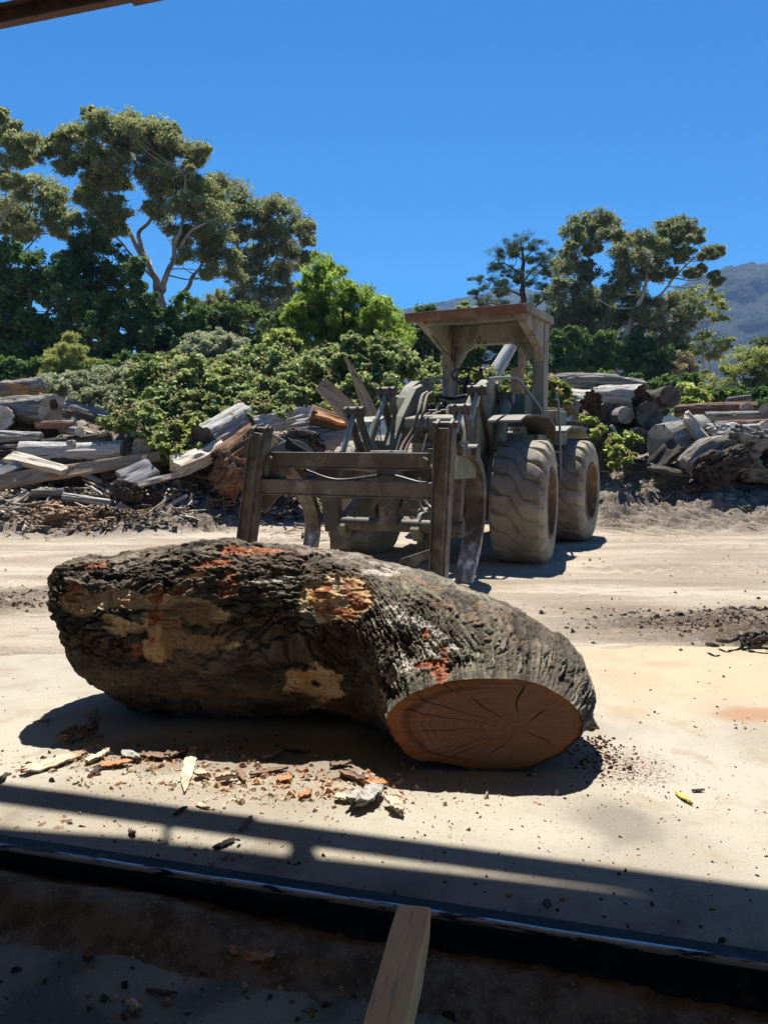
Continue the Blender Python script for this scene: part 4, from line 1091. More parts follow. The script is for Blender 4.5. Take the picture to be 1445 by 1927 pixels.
# ---- wheels
def make_wheel(center, axis_ang, flip, base_rot=0.0):
    Rw, Wd = .83, .66
    nA, prof = 396, []
    # lateral profile (y across, r)
    half = [(-.33, .44), (-.345, .50), (-.365, .58), (-.362, .66), (-.345, .73), (-.325, .775), (-.30, .805)]
    tread = [(y, .815 + .018 * (1 - (y / .29) ** 2)) for y in np.linspace(-.285, .285, 30)]
    prof = half + tread + [(-a, b_) for a, b_ in half[::-1]]
    prof = np.array(prof); npf = len(prof)
    an = np.arange(nA) * 2 * math.pi / nA
    AA, YY = np.meshgrid(an, prof[:, 0], indexing='ij'); RRr = np.repeat(prof[None, :, 1], nA, 0)
    yn = np.clip(YY / .33, -1.1, 1.1)
    NL = 20
    # wavy lateral bars: flat in the middle, sweeping down towards each shoulder
    shift = .55 * np.tanh(yn * 2.6) + .38 * yn + .10 * np.sin(yn * 7)
    ph = (AA * NL / (2 * math.pi) + shift + .06 * (vn(np.stack([AA * 6, yn * 2, 0 * AA], -1).reshape(-1, 3), 3).reshape(AA.shape) - .5)) % 1.0
    dd = np.minimum(ph, 1 - ph)
    edge = np.abs(yn)
    wd = .055 + .15 * sstep(.30, .95, edge)
    dep = .028 + .032 * sstep(.25, .85, edge)
    onT = sstep(.70, .775, RRr)
    groove = sstep(wd, wd * .45, dd) * dep * onT
    rn_ = (fbm(np.stack([np.cos(AA) * 5, np.sin(AA) * 5, YY * 8], -1).reshape(-1, 3), 3, 8).reshape(AA.shape) - .5) * .010
    Rr = RRr - groove + rn_ * onT
    flat = np.where((np.cos(AA - math.pi * 1.5 ) > .96), 1, 0)
    X_ = Rr * np.cos(AA); Z_ = Rr * np.sin(AA)
    Z_ = np.maximum(Z_, -.80)                       # squashed where it stands
    bulge = 1 + .05 * sstep(-.45, -.8, Z_)
    V = np.stack([X_, YY * bulge, Z_ + .80], -1).reshape(-1, 3)
    rot = np.array([[math.cos(axis_ang), -math.sin(axis_ang), 0], [math.sin(axis_ang), math.cos(axis_ang), 0], [0, 0, 1]])
    place = lambda P: np.asarray(P) @ rot.T + center
    w_ = empty('wheel', center, parent=loader)
    obj('tyre', place(V), grid_faces(nA, npf, wrap_u=True), M['rubber'], w_, smooth=True)
    # rim: dished disc, bead ring, hub and nuts on the outer side
    s = -1 if flip else 1
    pr = [(.335, .455), (.352, .475), (.365, .462), (.36, .435), (.30, .425), (.22, .41), (.15, .40), (.13, .30), (.15, .22), (.20, .19), (.22, .15), (.22, .0)]
    pr = np.array(pr); n = 64
    a2 = np.arange(n) * 2 * math.pi / n
    V = np.stack([np.outer(np.cos(a2), pr[:, 1]), np.repeat(pr[None, :, 0] * s, n, 0), np.outer(np.sin(a2), pr[:, 1]) + .80], -1).reshape(-1, 3)
    b = MB(place); b.add(V, grid_faces(n, len(pr), wrap_u=True))
    for k in range(16):
        a = k * 2 * math.pi / 16
        b.tube([(math.cos(a) * .26, s * .13, math.sin(a) * .26 + .80), (math.cos(a) * .26, s * .175, math.sin(a) * .26 + .80)], .018, 6)
    b.build('rim', M['rim'], w_, smooth=True)
    # inner closing disc (dark back of the rim)
    b = MB(place); b.tube([(0, -s * .30, .8), (0, -s * .28, .8)], .46, 32); b.build('rim_back', M['rim'], w_)
    return w_
AW = -R(18)                                          # wheel planes, as seen
for s, T, ang_ in ((1, TF, -R(19)), (-1, TF, -R(22)), (1, TR, -TH2 + R(2)), (-1, TR, -TH2)):
    f0 = 0 if T is TF else -1.4
    make_wheel(T([[f0, s * HT, 0]])[0], ang_ - math.pi / 2, False if s > 0 else True)

def part(name, mat, T=TF): return MB(T)
PT_, ST_, GP = M['paint'], M['steel'], M['green_paint']

# ---- chassis
b = MB(TF); b.box((-1.35, -.42, .62), (.75, .42, 1.15)); b.box((-.25, -.95, .58), (.25, .95, 1.02)); b.build('front_frame', M['steel'], loader, bevel=.02)
b = MB(TR); b.box((-2.6, -.45, .65), (.05, .45, 1.2)); b.box((-1.65, -.95, .58), (-1.15, .95, 1.02)); b.build('rear_frame', M['steel'], loader, bevel=.02)
b = MB(TF); b.tube([(-1.4, 0, .5), (-1.4, 0, 1.5)], .14, 16); b.build('pivot_pin', M['steel'], loader)
b = MB(TR); b.box((-3.1, -.62, 1.15), (-1.15, .62, 1.78)); b.build('engine_hood', GP, loader, bevel=.05)
b = MB(TR); b.box((-3.25, -.8, .7), (-3.05, .8, 1.3)); b.build('counterweight', GP, loader, bevel=.04)

# ---- loader tower: two arched plates and the box between them
def arm_poly(px, l): return [solve_l(x_, y_, l) for x_, y_ in px]
left_px = [(737, 858), (741, 820), (748, 780), (757, 748), (768, 728), (782, 717), (797, 716), (808, 724), (811, 736), (800, 742), (786, 750), (774, 772), (768, 800), (764, 830), (758, 858)]
lp = arm_poly(left_px, -.56)
b = MB(TF); b.prism(lp, -.64, -.50); b.build('tower_plate', PT_, loader, bevel=.012)
right_px = [(884, 858), (886, 800), (889, 765), (896, 737), (903, 722), (912, 714), (922, 716), (930, 726), (935, 745), (938, 775), (930, 800), (926, 830), (923, 858)]
rp = arm_poly(right_px, .58)
b = MB(TF); b.prism(rp, .52, .66); b.build('tower_plate', PT_, loader, bevel=.012)
# cross box (torque tube)
l0, z0 = solve_f(758, 782, .25); l1, z1 = solve_f(852, 826, .25)
b = MB(TF); b.prism([(.10, 1.98), (.42, 1.93), (.50, 1.78), (.42, 1.62), (-.25, 1.58), (-.25, 1.95)], -.52, .54); b.build('cross_box', PT_, loader, bevel=.025)
b = MB(TF)
for l_ in (-.56, .58):
    b.tube([(-.35, l_ - .12, 2.36), (-.35, l_ + .12, 2.36)], .075, 18)
b.build('boom_pin', ST_, loader, smooth=True)
# ---- boom arms running down to the grapple
for l_ in (-.46, .46):
    pts = [(-.42, 2.30), (-.30, 2.42), (-.05, 2.36), (.45, 1.95), (.95, 1.40), (1.55, 1.02), (2.05, .78), (2.22, .62), (2.10, .48), (1.90, .52), (1.35, .78), (.75, 1.08), (.30, 1.62), (-.15, 2.08)]
    b = MB(TF); b.prism(pts, l_ - .055, l_ + .055); b.build('boom_arm', PT_, loader, bevel=.012)
b = MB(TF); b.tube([(1.05, -.5, 1.13), (1.05, .5, 1.13)], .10, 16); b.build('boom_tube', PT_, loader, smooth=True)
# ---- tilt levers and cylinders: four inverted V pairs
def lever(px, py, l_, low, foot, parent=loader):
    f, z = solve_l(px, py, l_)
    b = MB(TF)
    for o in (-.065, .065):                          # twin plates
        b.prism([(f - .07, z + .06), (f + .07, z + .06), (f + .08, z - .08), (foot[0] + .10, foot[1]), (foot[0] - .12, foot[1]), (f - .12, z - .10)], l_ + o - .016, l_ + o + .016)
    b.build('lever', ST_, loader, bevel=.006)
    b = MB(TF); b.tube([(f, l_ - .13, z), (f, l_ + .13, z)], .066, 16); b.build('lever_pin', ST_, loader, smooth=True)
    b = MB(TF); p0 = np.array([f, l_ - .0, z]); p1 = np.array([low[0], l_ - .02, low[1]]); m = p0 + (p1 - p0) * .62
    b.tube([p0, m], .034, 14); rod = b.build('cylinder_rod', M['chrome_rod'], loader, smooth=True)
    b = MB(TF); b.tube([p0 + (p1 - p0) * .55, p1], .055, 14); b.build('cylinder_barrel', PT_, loader, smooth=True)
lever(667, 775, -.66, (1.98, 1.05), (.95, 1.25))
lever(727, 737, -.62, (1.05, 1.55), (.05, 1.50))
lever(868, 770, .62, (1.75, 1.05), (.65, 1.25))
lever(899, 734, .66, (1.0, 1.50), (-.05, 1.50))
# outboard lift cylinder, thick pale barrel
for l_ in (.78, -.80):
    f, z = (-.42, 2.18)
    b = MB(TF); b.tube([(f, l_, z), (f + .52, l_, 1.46)], .088, 20); b.build('lift_cylinder', M['green_paint'], loader, smooth=True)
    b = MB(TF); b.tube([(f, l_ - .11, z + .03), (f, l_ + .11, z + .03)], .085, 16); b.build('cylinder_eye', ST_, loader, smooth=True)
    b = MB(TF); b.tube([(f + .5, l_, 1.48), (f + .92, l_, .95)], .045, 14); b.build('cylinder_rod', M['chrome_rod'], loader, smooth=True)

# ---- grapple head
FU = 2.90
def upright(pxs, sgn):
    """front face outline by pixels on plane f = FU, as a box section beam."""
    (tx0, ty), (bx0, by), wpx = pxs
    l_t, z_t = solve_f(tx0, ty, FU); l_b, z_b = solve_f(bx0, by, FU + .05)
    k = (z_b - .16) / (z_t - z_b)
    lb2 = l_b + (l_b - l_t) * k
    b = MB(TF)
    b.bar((FU, l_t, z_t), (FU + .06, lb2, .16), .20, .15, up=(1, 0, 0), w1=.17, h1=.13)
    up_ = b.build('clamp_upright', M['upright_steel'], loader, bevel=.010)
    for o_ in (-.068, .068):                         # edge flanges of the built-up section
        b = MB(TF); b.bar((FU + .112, l_t + o_, z_t - .02), (FU + .152, lb2 + o_ * .86, .22), .016, .045, up=(1, 0, 0)); b.build('flange', ST_, up_, bevel=.003)
    # ears and pin on top
    b = MB(TF)
    for o in (-.075, .075): b.prism([(FU - .09, z_t - .06), (FU + .07, z_t - .06), (FU + .06, z_t + .05), (FU - .01, z_t + .095), (FU - .08, z_t + .05)], l_t + o - .018, l_t + o + .018)
    b.build('ear', ST_, loader, bevel=.005)
    b = MB(TF); b.tube([(FU - .01, l_t - .13, z_t + .035), (FU - .01, l_t + .13, z_t + .035)], .035, 12); b.build('ear_pin', ST_, loader, smooth=True)
    return l_t, z_t, lb2
lL = upright(((492, 815), (466, 1012), 0), -1)
lR = upright(((838, 806), (826, 1070), 0), 1)
def crossbar(ya, yb, x0, x1, f, dep, mat, name='cross_bar'):
    la, za = solve_f(x0, (ya + yb) / 2, f); lb, zb = solve_f(x1, (ya + yb) / 2, f)
    za = zb = (za + zb) / 2
    hgt = (yb - ya) / FPX * 8.0
    b = MB(TF); b.box((f - dep / 2, la, za - hgt / 2), (f + dep / 2, lb, za + hgt / 2))
    # lip along the lower edge: folded channel
    b.box((f - dep / 2 + .01, la + .02, za - hgt / 2 - .014), (f + dep / 2 + .012, lb - .02, za - hgt / 2 - .001))
    b.build(name, mat, loader, bevel=.006)
    return la, lb, za, hgt
cb1 = crossbar(851, 880, 508, 806, FU - .12, .13, ST_)
cb2 = crossbar(904, 932, 490, 822, FU + .02, .12, M['bar_paint'])
# gusset plates where bars meet uprights
for (l_, s) in ((lL[0], 1), (lR[0], -1)):
    z1, z2 = cb1[2], cb2[2]
    b = MB(TF)
    b.prism([(l_ + s * .02, z2 + .42), (l_ + s * .12, z2 + .30), (l_ + s * .20, z2 + .10), (l_ + s * .24, z2 + .05), (l_ + s * .24, z2 - .07), (l_ + s * .12, z2 - .18), (l_ - s * .02, z2 - .32)], FU - .075, FU - .045, 'lz')
    b.build('gusset', ST_, loader, bevel=.004)
# pivot bolts at the ends of the upper bar, round side plates running back to the tines
for l_ in (cb1[0] + .05, cb1[1] - .02):
    b = MB(TF); b.tube([(FU - .06, l_, cb1[2] - .01), (FU + .02, l_, cb1[2] - .01)], .052, 14); b.build('pivot_bolt', ST_, loader, smooth=True)
for s in (-1, 1):
    l_ = s * 1.02
    b = MB(TF)
    ar = [(2.35 + .56 * math.cos(a), 1.33 + .30 * math.sin(a)) for a in np.linspace(0, math.pi, 15)]
    b.prism([(2.91, 1.22)] + ar + [(1.79, 1.2)], l_ - .02, l_ + .02)
    b.build('side_plate', PT_, loader, bevel=.005)
# curved lower tines (profile in f-z, thickness across)
def tine(l_, edge_px, wd, th):
    """edge_px: the back edge as seen on the right-hand face (plane l + wd/2)."""
    o = spline([solve_l(x_, y_, l_ + wd / 2) for x_, y_ in edge_px], 30)
    T_ = np.gradient(o, axis=0); T_ /= np.linalg.norm(T_, axis=1, keepdims=True)
    Nn = np.stack([-T_[:, 1], T_[:, 0]], 1)
    if Nn[len(Nn) // 2, 0] < 0: Nn = -Nn
    s = np.linspace(0, 1, len(o))
    thk = th * (1.25 - .35 * s) * (1 - .65 * sstep(.86, 1, s))
    i = o + Nn * thk[:, None]
    V = []
    for (f0, z0), (f1, z1), s_ in zip(o, i, s):
        w_ = wd / 2 * (1 - .18 * s_)
        for f, z, ll in ((f0, z0, -w_), (f0, z0, w_), (f1, z1, w_), (f1, z1, -w_)): V.append((f, l_ + ll, max(z, .010)))
    n = len(o); F = grid_faces(n, 4, wrap_v=True).tolist() + [[0, 1, 2, 3], [4 * n - 1, 4 * n - 2, 4 * n - 3, 4 * n - 4]]
    b = MB(TF); b.add(V, F); tn = b.build('tine', M['tine_steel'], loader, bevel=.006)
    # stiffening rib along the outside
    V = []
    for (f0, z0), (f1, z1), s_ in list(zip(o, i, s))[3:24]:
        d = np.array([f0 - f1, z0 - z1]); d /= max(np.linalg.norm(d), 1e-6)
        hh = .045 * math.sin(math.pi * (s_ - .08) / .75) + .012
        for ll in (-.012, .012):
            V += [(f0 - d[0] * .004, l_ + ll, z0 - d[1] * .004), (f0 + d[0] * hh, l_ + ll, z0 + d[1] * hh)]
    m = len(V) // 4; Q = np.array(V).reshape(m, 4, 3)[:, [0, 1, 3, 2]].reshape(-1, 3)
    b = MB(TF); b.add(Q, grid_faces(m, 4, wrap_v=True).tolist() + [[0, 1, 2, 3], [4 * m - 1, 4 * m - 2, 4 * m - 3, 4 * m - 4]]); b.build('rib', ST_, tn)
tine(.98, [(872, 838), (894, 846), (909, 868), (916, 905), (917, 950), (913, 1000), (905, 1050), (897, 1085), (893, 1108)], .25, .085)
tine(-.98, [(532, 850), (558, 868), (582, 903), (599, 943), (606, 978), (604, 1015), (596, 1055), (588, 1090)], .21, .08)
# knuckles where tines hang
for l_, px_, py_ in ((.98, 872, 850), (-.98, 551, 870)):
    f, z = solve_l(px_, py_, l_)
    b = MB(TF); b.tube([(f, l_ - .17, z), (f, l_ + .17, z)], .085, 18); b.build('knuckle', ST_, loader, smooth=True)
# clamp cylinders from ears back down
for l_, z_ in ((lL[0], lL[1]), (lR[0], lR[1])):
    s = 1 if l_ < 0 else -1
    b = MB(TF); b.tube([(FU - .04, l_, z_ + .03), (2.45, l_ + s * .05, z_ - .12)], .028, 12); b.build('clamp_rod', M['chrome_rod'], loader, smooth=True)
    b = MB(TF); b.tube([(2.5, l_ + s * .05, z_ - .10), (1.75, l_ + s * .12, z_ - .36)], .058, 16); b.tube([(2.5, l_ + s * .045, z_ - .10), (2.44, l_ + s * .05, z_ - .12)], .075, 16); b.build('clamp_cylinder', M['black'], loader, smooth=True)
# lower frame: tube, hangers and bottom plates
la, za = solve_f(650, 988, 2.1); lb, zb = solve_f(870, 990, 2.1)
zt = (za + zb) / 2
b = MB(TF); b.tube([(2.1, -.62, zt), (2.1, 1.0, zt)], .075, 20); b.build('grapple_tube', ST_, loader, smooth=True)
for x0, x1, yb_ in ((602, 645, 995), (716, 748, 985)):
    l_, z_ = solve_f(x1 - 6, yb_, 2.12); l_2, z_2 = solve_f(x0 + 14, 925, 2.02)
    b = MB(TF); b.bar((2.0, l_2 - .03, z_2 + .45), (2.14, l_ - .05, z_ - .02), .21, .12, up=(1, 0, 0)); b.build('hanger', ST_, loader, bevel=.008)
l_, z_ = solve_f(838, 960, 2.05)
b = MB(TF); b.bar((1.9, .84, 1.45), (2.1, .86, .55), .22, .13, up=(1, 0, 0)); b.build('hanger', ST_, loader, bevel=.008)
for x_ in (-.70, .42):
    b = MB(TF); b.prism([(x_, .58), (x_ + .42, .60), (x_ + .40, .54), (x_ + .06, .30), (x_, .28)], 1.98, 2.02, 'lz'); b.build('bottom_plate', ST_, loader, bevel=.004)
b = MB(TF); b.bar((2.3, .36, .26), (2.3, .74, .40), .10, .15, up=(1, 0, 0)); b.bar((2.36, .30, .10), (2.3, .60, .36), .08, .15, up=(1, 0, 0)); b.build('tooth_block', ST_, loader, bevel=.012)
b = MB(TF); b.box((1.60, -1.0, 1.16), (1.68, 1.0, 1.30)); b.box((1.5, -.98, .9), (1.58, .98, .98)); b.build('rear_spreader', ST_, loader, bevel=.006)
# hoses
def hose(pp, r, mat='hose', T=TF, name='hose'):
    b = MB(T); b.tube(pp, r, 8, 40); b.build(name, M[mat], loader, smooth=True)
for k, (dx, dl) in enumerate(((0, 0), (.0, .07))):
    q = [(f_, *solve_f(x_ + k * 9, y_, f_)) for x_, y_, f_ in ((804, 738, .1), (794, 746, .3), (787, 776, .58), (777, 808, .64), (758, 838, .8), (748, 866, 1.0))]
    hose(q, .024 if k == 0 else .019)
hose([(2.3, -.9, 1.28), (2.2, -.5, 1.16), (2.1, .1, 1.22), (2.2, .6, 1.15), (2.2, .95, 1.3)], .02, 'black')
hose([(2.1, -.7, 1.32), (2.0, 0, 1.27), (2.0, .7, 1.34)], .016, 'chrome_rod')
hose([(1.9, .35, 1.1), (1.95, .45, .85), (2.0, .62, .78), (2.0, .82, .86), (1.9, .92, 1.1)], .018)
hose([(1.9, .40, 1.2), (1.95, .50, .92), (2.0, .70, .84), (1.95, .9, 1.0)], .016, 'chrome_rod')
hose([(1.0, -.2, 1.7), (1.5, -.15, 1.25), (1.9, -.05, 1.15), (2.1, .1, .9)], .018, 'black')
hose([(1.0, .15, 1.7), (1.5, .2, 1.2), (1.9, .25, 1.1), (2.0, .2, .85)], .018, 'black')
b = MB(TF); b.box((1.55, -.22, .95), (1.95, .12, 1.5)); b.build('valve_block', M['green_paint'], loader, bevel=.02)
# hydraulic clutter behind the cross box
r = np.random.default_rng(11)
b = MB(TF); b.box((-.55, -.48, 1.70), (-.28, .50, 2.02)); b.box((-.75, -.45, 1.95), (-.55, .45, 2.12)); b.build('control_valve', M['black'], loader, bevel=.02)
for k in range(9):
    l_ = -.42 + k * .1
    hose([(-.45, l_, 2.0), (-.38 + r.normal() * .02, l_ + .02, 2.12 + r.uniform(0, .08)), (-.2, l_ + r.normal() * .06, 2.06 + r.uniform(-.05, .05)), (.05, l_ + r.normal() * .06, 1.98)], .019, 'black')
b = MB(TF); b.tube([(-.10, -.44, 2.03), (-.10, .46, 2.03)], .03, 10)
for k in range(4): b.tube([(-.02, -.28 + k * .18, 1.95), (-.14, -.28 + k * .18, 2.15)], .022, 8)
b.build('fitting', ST_, loader, smooth=True)
hose([(-.62, -.30, 2.18), (-.5, -.25, 2.26), (-.35, .0, 2.22), (-.25, .30, 2.24), (-.2, .36, 2.1)], .026, 'black')

# ---- cab deck, seat, steering, fenders
b = MB(TR); b.box((-1.05, -.85, 1.42), (.18, .85, 1.50)); b.build('deck', GP, loader, bevel=.01)
b = MB(TR); b.box((-.95, -.62, .95), (.05, .62, 1.42)); b.build('deck_box', GP, loader, bevel=.02)
b = MB(TR); b.prism([(.20, 1.5), (.30, 1.5), (.12, 2.28), (-.06, 2.30), (-.02, 1.5)], -.42, .42); b.build('dashboard', M['green_paint'], loader, bevel=.02)
def F_at(px, py, f, T=TR):
    l_, z_ = solve_f(px, py, f, 1 if T is TR else None); return np.array([f, l_, z_])
cw = F_at(880, 709, -.22)
nrm = np.array([-.42, 0, .91]); e1 = np.array([.91, 0, .42]); e2 = np.array([0, 1.0, 0])
sw = empty('steering_wheel', TR([cw])[0], parent=loader)
RWH = 30 / FPX * (TR([cw])[0][1])
b = MB(TR); a = np.linspace(0, 2 * math.pi, 41)
b.tube([cw + RWH * (math.cos(t_) * e1 + math.sin(t_) * e2) for t_ in a], .018, 8); b.build('wheel_rim', M['black'], sw, smooth=True)
b = MB(TR)
for t_ in (.5, 2.6, 4.71): b.tube([cw - nrm * .05, cw + RWH * (math.cos(t_) * e1 + math.sin(t_) * e2)], .014, 6)
b.tube([cw - nrm * .09, cw - nrm * .02], .05, 12); b.build('spoke', M['black'], sw, smooth=True)
b = MB(TR); b.tube([cw - nrm * .05, cw - nrm * .62], .035, 10); b.build('steering_column', M['black'], loader, smooth=True)
k_ = F_at(905, 697, -.22)
b = MB(TR); b.tube([k_ + np.array([-.1, .05, -.25]), k_], .012, 6); b.tube([k_ - np.array([0, 0, .02]), k_ + np.array([0, 0, .035])], .03, 10); b.build('gear_lever', M['black'], loader, smooth=True)
p = F_at(930, 735, -.62)
b = MB(TR); b.box((-.95, p[1] - .42, 1.75), (-.40, p[1] + .14, 1.92)); b.prism([(-.98, 1.9), (-.80, 1.9), (-.90, 2.40), (-1.02, 2.40)], p[1] - .40, p[1] + .12); b.build('seat', M['blue_vinyl'], loader, bevel=.04)
# side panel / tank beside the seat
p0, p1 = F_at(942, 742, -.42), F_at(988, 790, -.42)
b = MB(TR); b.box((-.95, p0[1], p1[2] - .1), (-.42, p1[1], p0[2])); b.build('side_tank', GP, loader, bevel=.03)
# fenders
for s in (1, -1):
    pts = [solve_l(x_, y_, .95) for x_, y_ in ((940, 790), (952, 781), (975, 779), (1000, 783), (1012, 800), (1014, 822))] if s == 1 else None
    if s == 1:
        poly = pts; fp = poly
    poly = fp + [(f - .0, z - .03) for f, z in fp[::-1]]
    poly = [(f, z) for f, z in fp] + [(f + .02, z - .035) for f, z in fp[::-1]]
    n = len(fp); V = [];
    for l_ in (s * .78, s * 1.22):
        for f, z in poly: V.append((f, l_, z))
    N2 = 2 * n; F = []
    for k in range(n - 1):
        a, b_, c_, d_ = k, k + 1, N2 - 2 - k, N2 - 1 - k
        F += [[a, b_, c_, d_], [a + N2, d_ + N2, c_ + N2, b_ + N2]]
    F += [[k, k + N2, (k + 1) % N2 + N2, (k + 1) % N2] for k in range(N2)]
    b = MB(TF); b.add(V, F); b.build('fender', M['steel'] if s == 1 else GP, loader, bevel=.006)
    b = MB(TR); b.prism([(-.65, 1.78), (-1.0, 1.86), (-1.75, 1.86), (-2.15, 1.7), (-2.15, 1.66), (-1.75, 1.82), (-1.0, 1.82), (-.65, 1.74)], s * .66, s * 1.28); b.build('fender', GP, loader, bevel=.006)
    b = MB(TR); b.box((-.62, s * .80 - .25, 1.25), (.02, s * .80 + .25, 1.72)); b.build('step_box', GP, loader, bevel=.02)
# hand rails
def TRp(px, py, l_): f, z = solve_l(px, py, l_, 1); return (f, l_, z)
pp = [TRp(x_, y_, .92) for x_, y_ in ((918, 713), (940, 711), (968, 711), (978, 716), (1002, 748), (1016, 768), (1020, 790), (1026, 812))]
b = MB(TR); b.tube(pp, .024, 10, 60); b.build('hand_rail', M['rail_tube'], loader, smooth=True)
pp = [TRp(x_, y_, 1.22) for x_, y_ in ((1043, 752), (1047, 750), (1050, 756), (1053, 800), (1054, 850), (1054, 905))]
b = MB(TR); b.tube(pp, .02, 8, 50); b.build('hand_rail', M['rail_tube'], loader, smooth=True)
pp = [F_at(x_, y_, .15) for x_, y_ in ((806, 722), (812, 714), (832, 712), (836, 722), (840, 745))]
b = MB(TR); b.tube(pp, .026, 10, 40); b.build('hand_rail', M['rail_tube'], loader, smooth=True)
b = MB(TR)
for k in range(3): b.tube([TRp(1042, 850 + 24 * k, 1.22), TRp(1058, 851 + 24 * k, 1.22)], .014, 6)
b.build('step_rung', ST_, loader, smooth=True)

# ---- canopy: two rear posts and a cantilevered roof
CM = M['canopy']
fp_ = -.92
zt = 3.50
for s in (1, -1):
    px_top = (1000, 640) if s == 1 else (841, 650)
    l_ = s * .78
    b = MB(TR); b.bar((fp_, l_, 1.45), (fp_, l_, zt - .02), .20, .24, up=(1, 0, 0)); b.build('canopy_post', CM, loader, bevel=.015)
    # cheek plate: bevelled bracket from post to roof
    b = MB(TR); b.prism([(fp_ - .12, zt - .62), (fp_ + .12, zt - .62), (fp_ + .22, zt - .42), (.18, zt - .10), (.34, zt - .06), (.34, zt + .04), (fp_ + .05, zt + .02), (fp_ - .12, zt - .12)], l_ + s * .005 - .06, l_ + s * .005 + .075); b.build('roof_bracket', CM, loader, bevel=.01)
    # corner gusset under the cross beam
    b = MB(TR); b.prism([(l_ - s * .10, zt - .72), (l_ - s * .10, zt - .27), (l_ - s * .52, zt - .27), (l_ - s * .30, zt - .40)], fp_ - .05, fp_ + .07, 'lz'); b.build('corner_gusset', CM, loader, bevel=.008)
b = MB(TR); b.box((fp_ - .10, -.70, zt - .30), (fp_ + .13, .70, zt + .018)); b.build('roof_beam', CM, loader, bevel=.012)
b = MB(TR); b.box((-1.02, -.90, zt + .022), (.36, .90, zt + .062)); b.build('canopy_roof', CM, loader, bevel=.006)
b = MB(TR); b.prism([(.36, zt + .085), (.46, zt + .075), (.42, zt - .015), (.36, zt - .06)], -.97, .95); b.build('visor_edge', M['canopy_edge'], loader, bevel=.006)
b = MB(TR); b.box((.16, -.72, zt - .10), (.24, .72, zt + .02)); b.build('front_beam', CM, loader, bevel=.006)
for s in (1, -1):
    b = MB(TR); b.bar((.34, s * .925, zt + .045), (-1.04, s * .925, zt + .03), .045, .11); b.build('visor_edge', M['canopy_edge'] if s == -1 else CM, loader, bevel=.006)
lp_ = np.array([-1.02, .86, zt + .03])
b = MB(TR); b.tube([lp_, lp_ + np.array([0, 0, .14])], .025, 10); b.build('marker_lamp', pm('green_glass', (.08, .25, .2), [], .3), loader, smooth=True)
hose([(.05, -.72, zt - .05), (-.1, -.74, zt - .2), (-.5, -.72, zt - .4), (-.88, -.66, zt - .6), (-.9, -.66, 2.2)], .010, 'black', TR, 'wire')
# exhaust stack behind the right post
q = F_at(976, 690, -1.5)
b = MB(TR); b.tube([(-1.5, q[1] - .02, 1.7), (-1.5, q[1] - .02, q[2] - .02)], .115, 16); b.tube([(-1.5, q[1] + .06, q[2] - .02), (-1.5, q[1] + .06, q[2] + .62)], .065, 12); b.build('exhaust', M['exhaust'], loader, smooth=True)
# battery box and clutter behind the right post
b = MB(TR); b.box((-1.75, .62, 1.88), (-1.15, 1.0, 2.12)); b.build('battery_box', GP, loader, bevel=.02)
b = MB(TR); b.box((-1.70, .66, 2.125), (-1.2, .96, 2.16)); b.build('box_lid', M['canopy'], loader, bevel=.008)
b = MB(TR); b.box((-1.15, .86, 1.55), (-.75, 1.18, 1.78)); b.build('tool_box', GP, loader, bevel=.02)
# ------------------------------------------------------------------ log piles
def gz(x, y): return float(ground_h(np.array([x]), np.array([y]))[0])

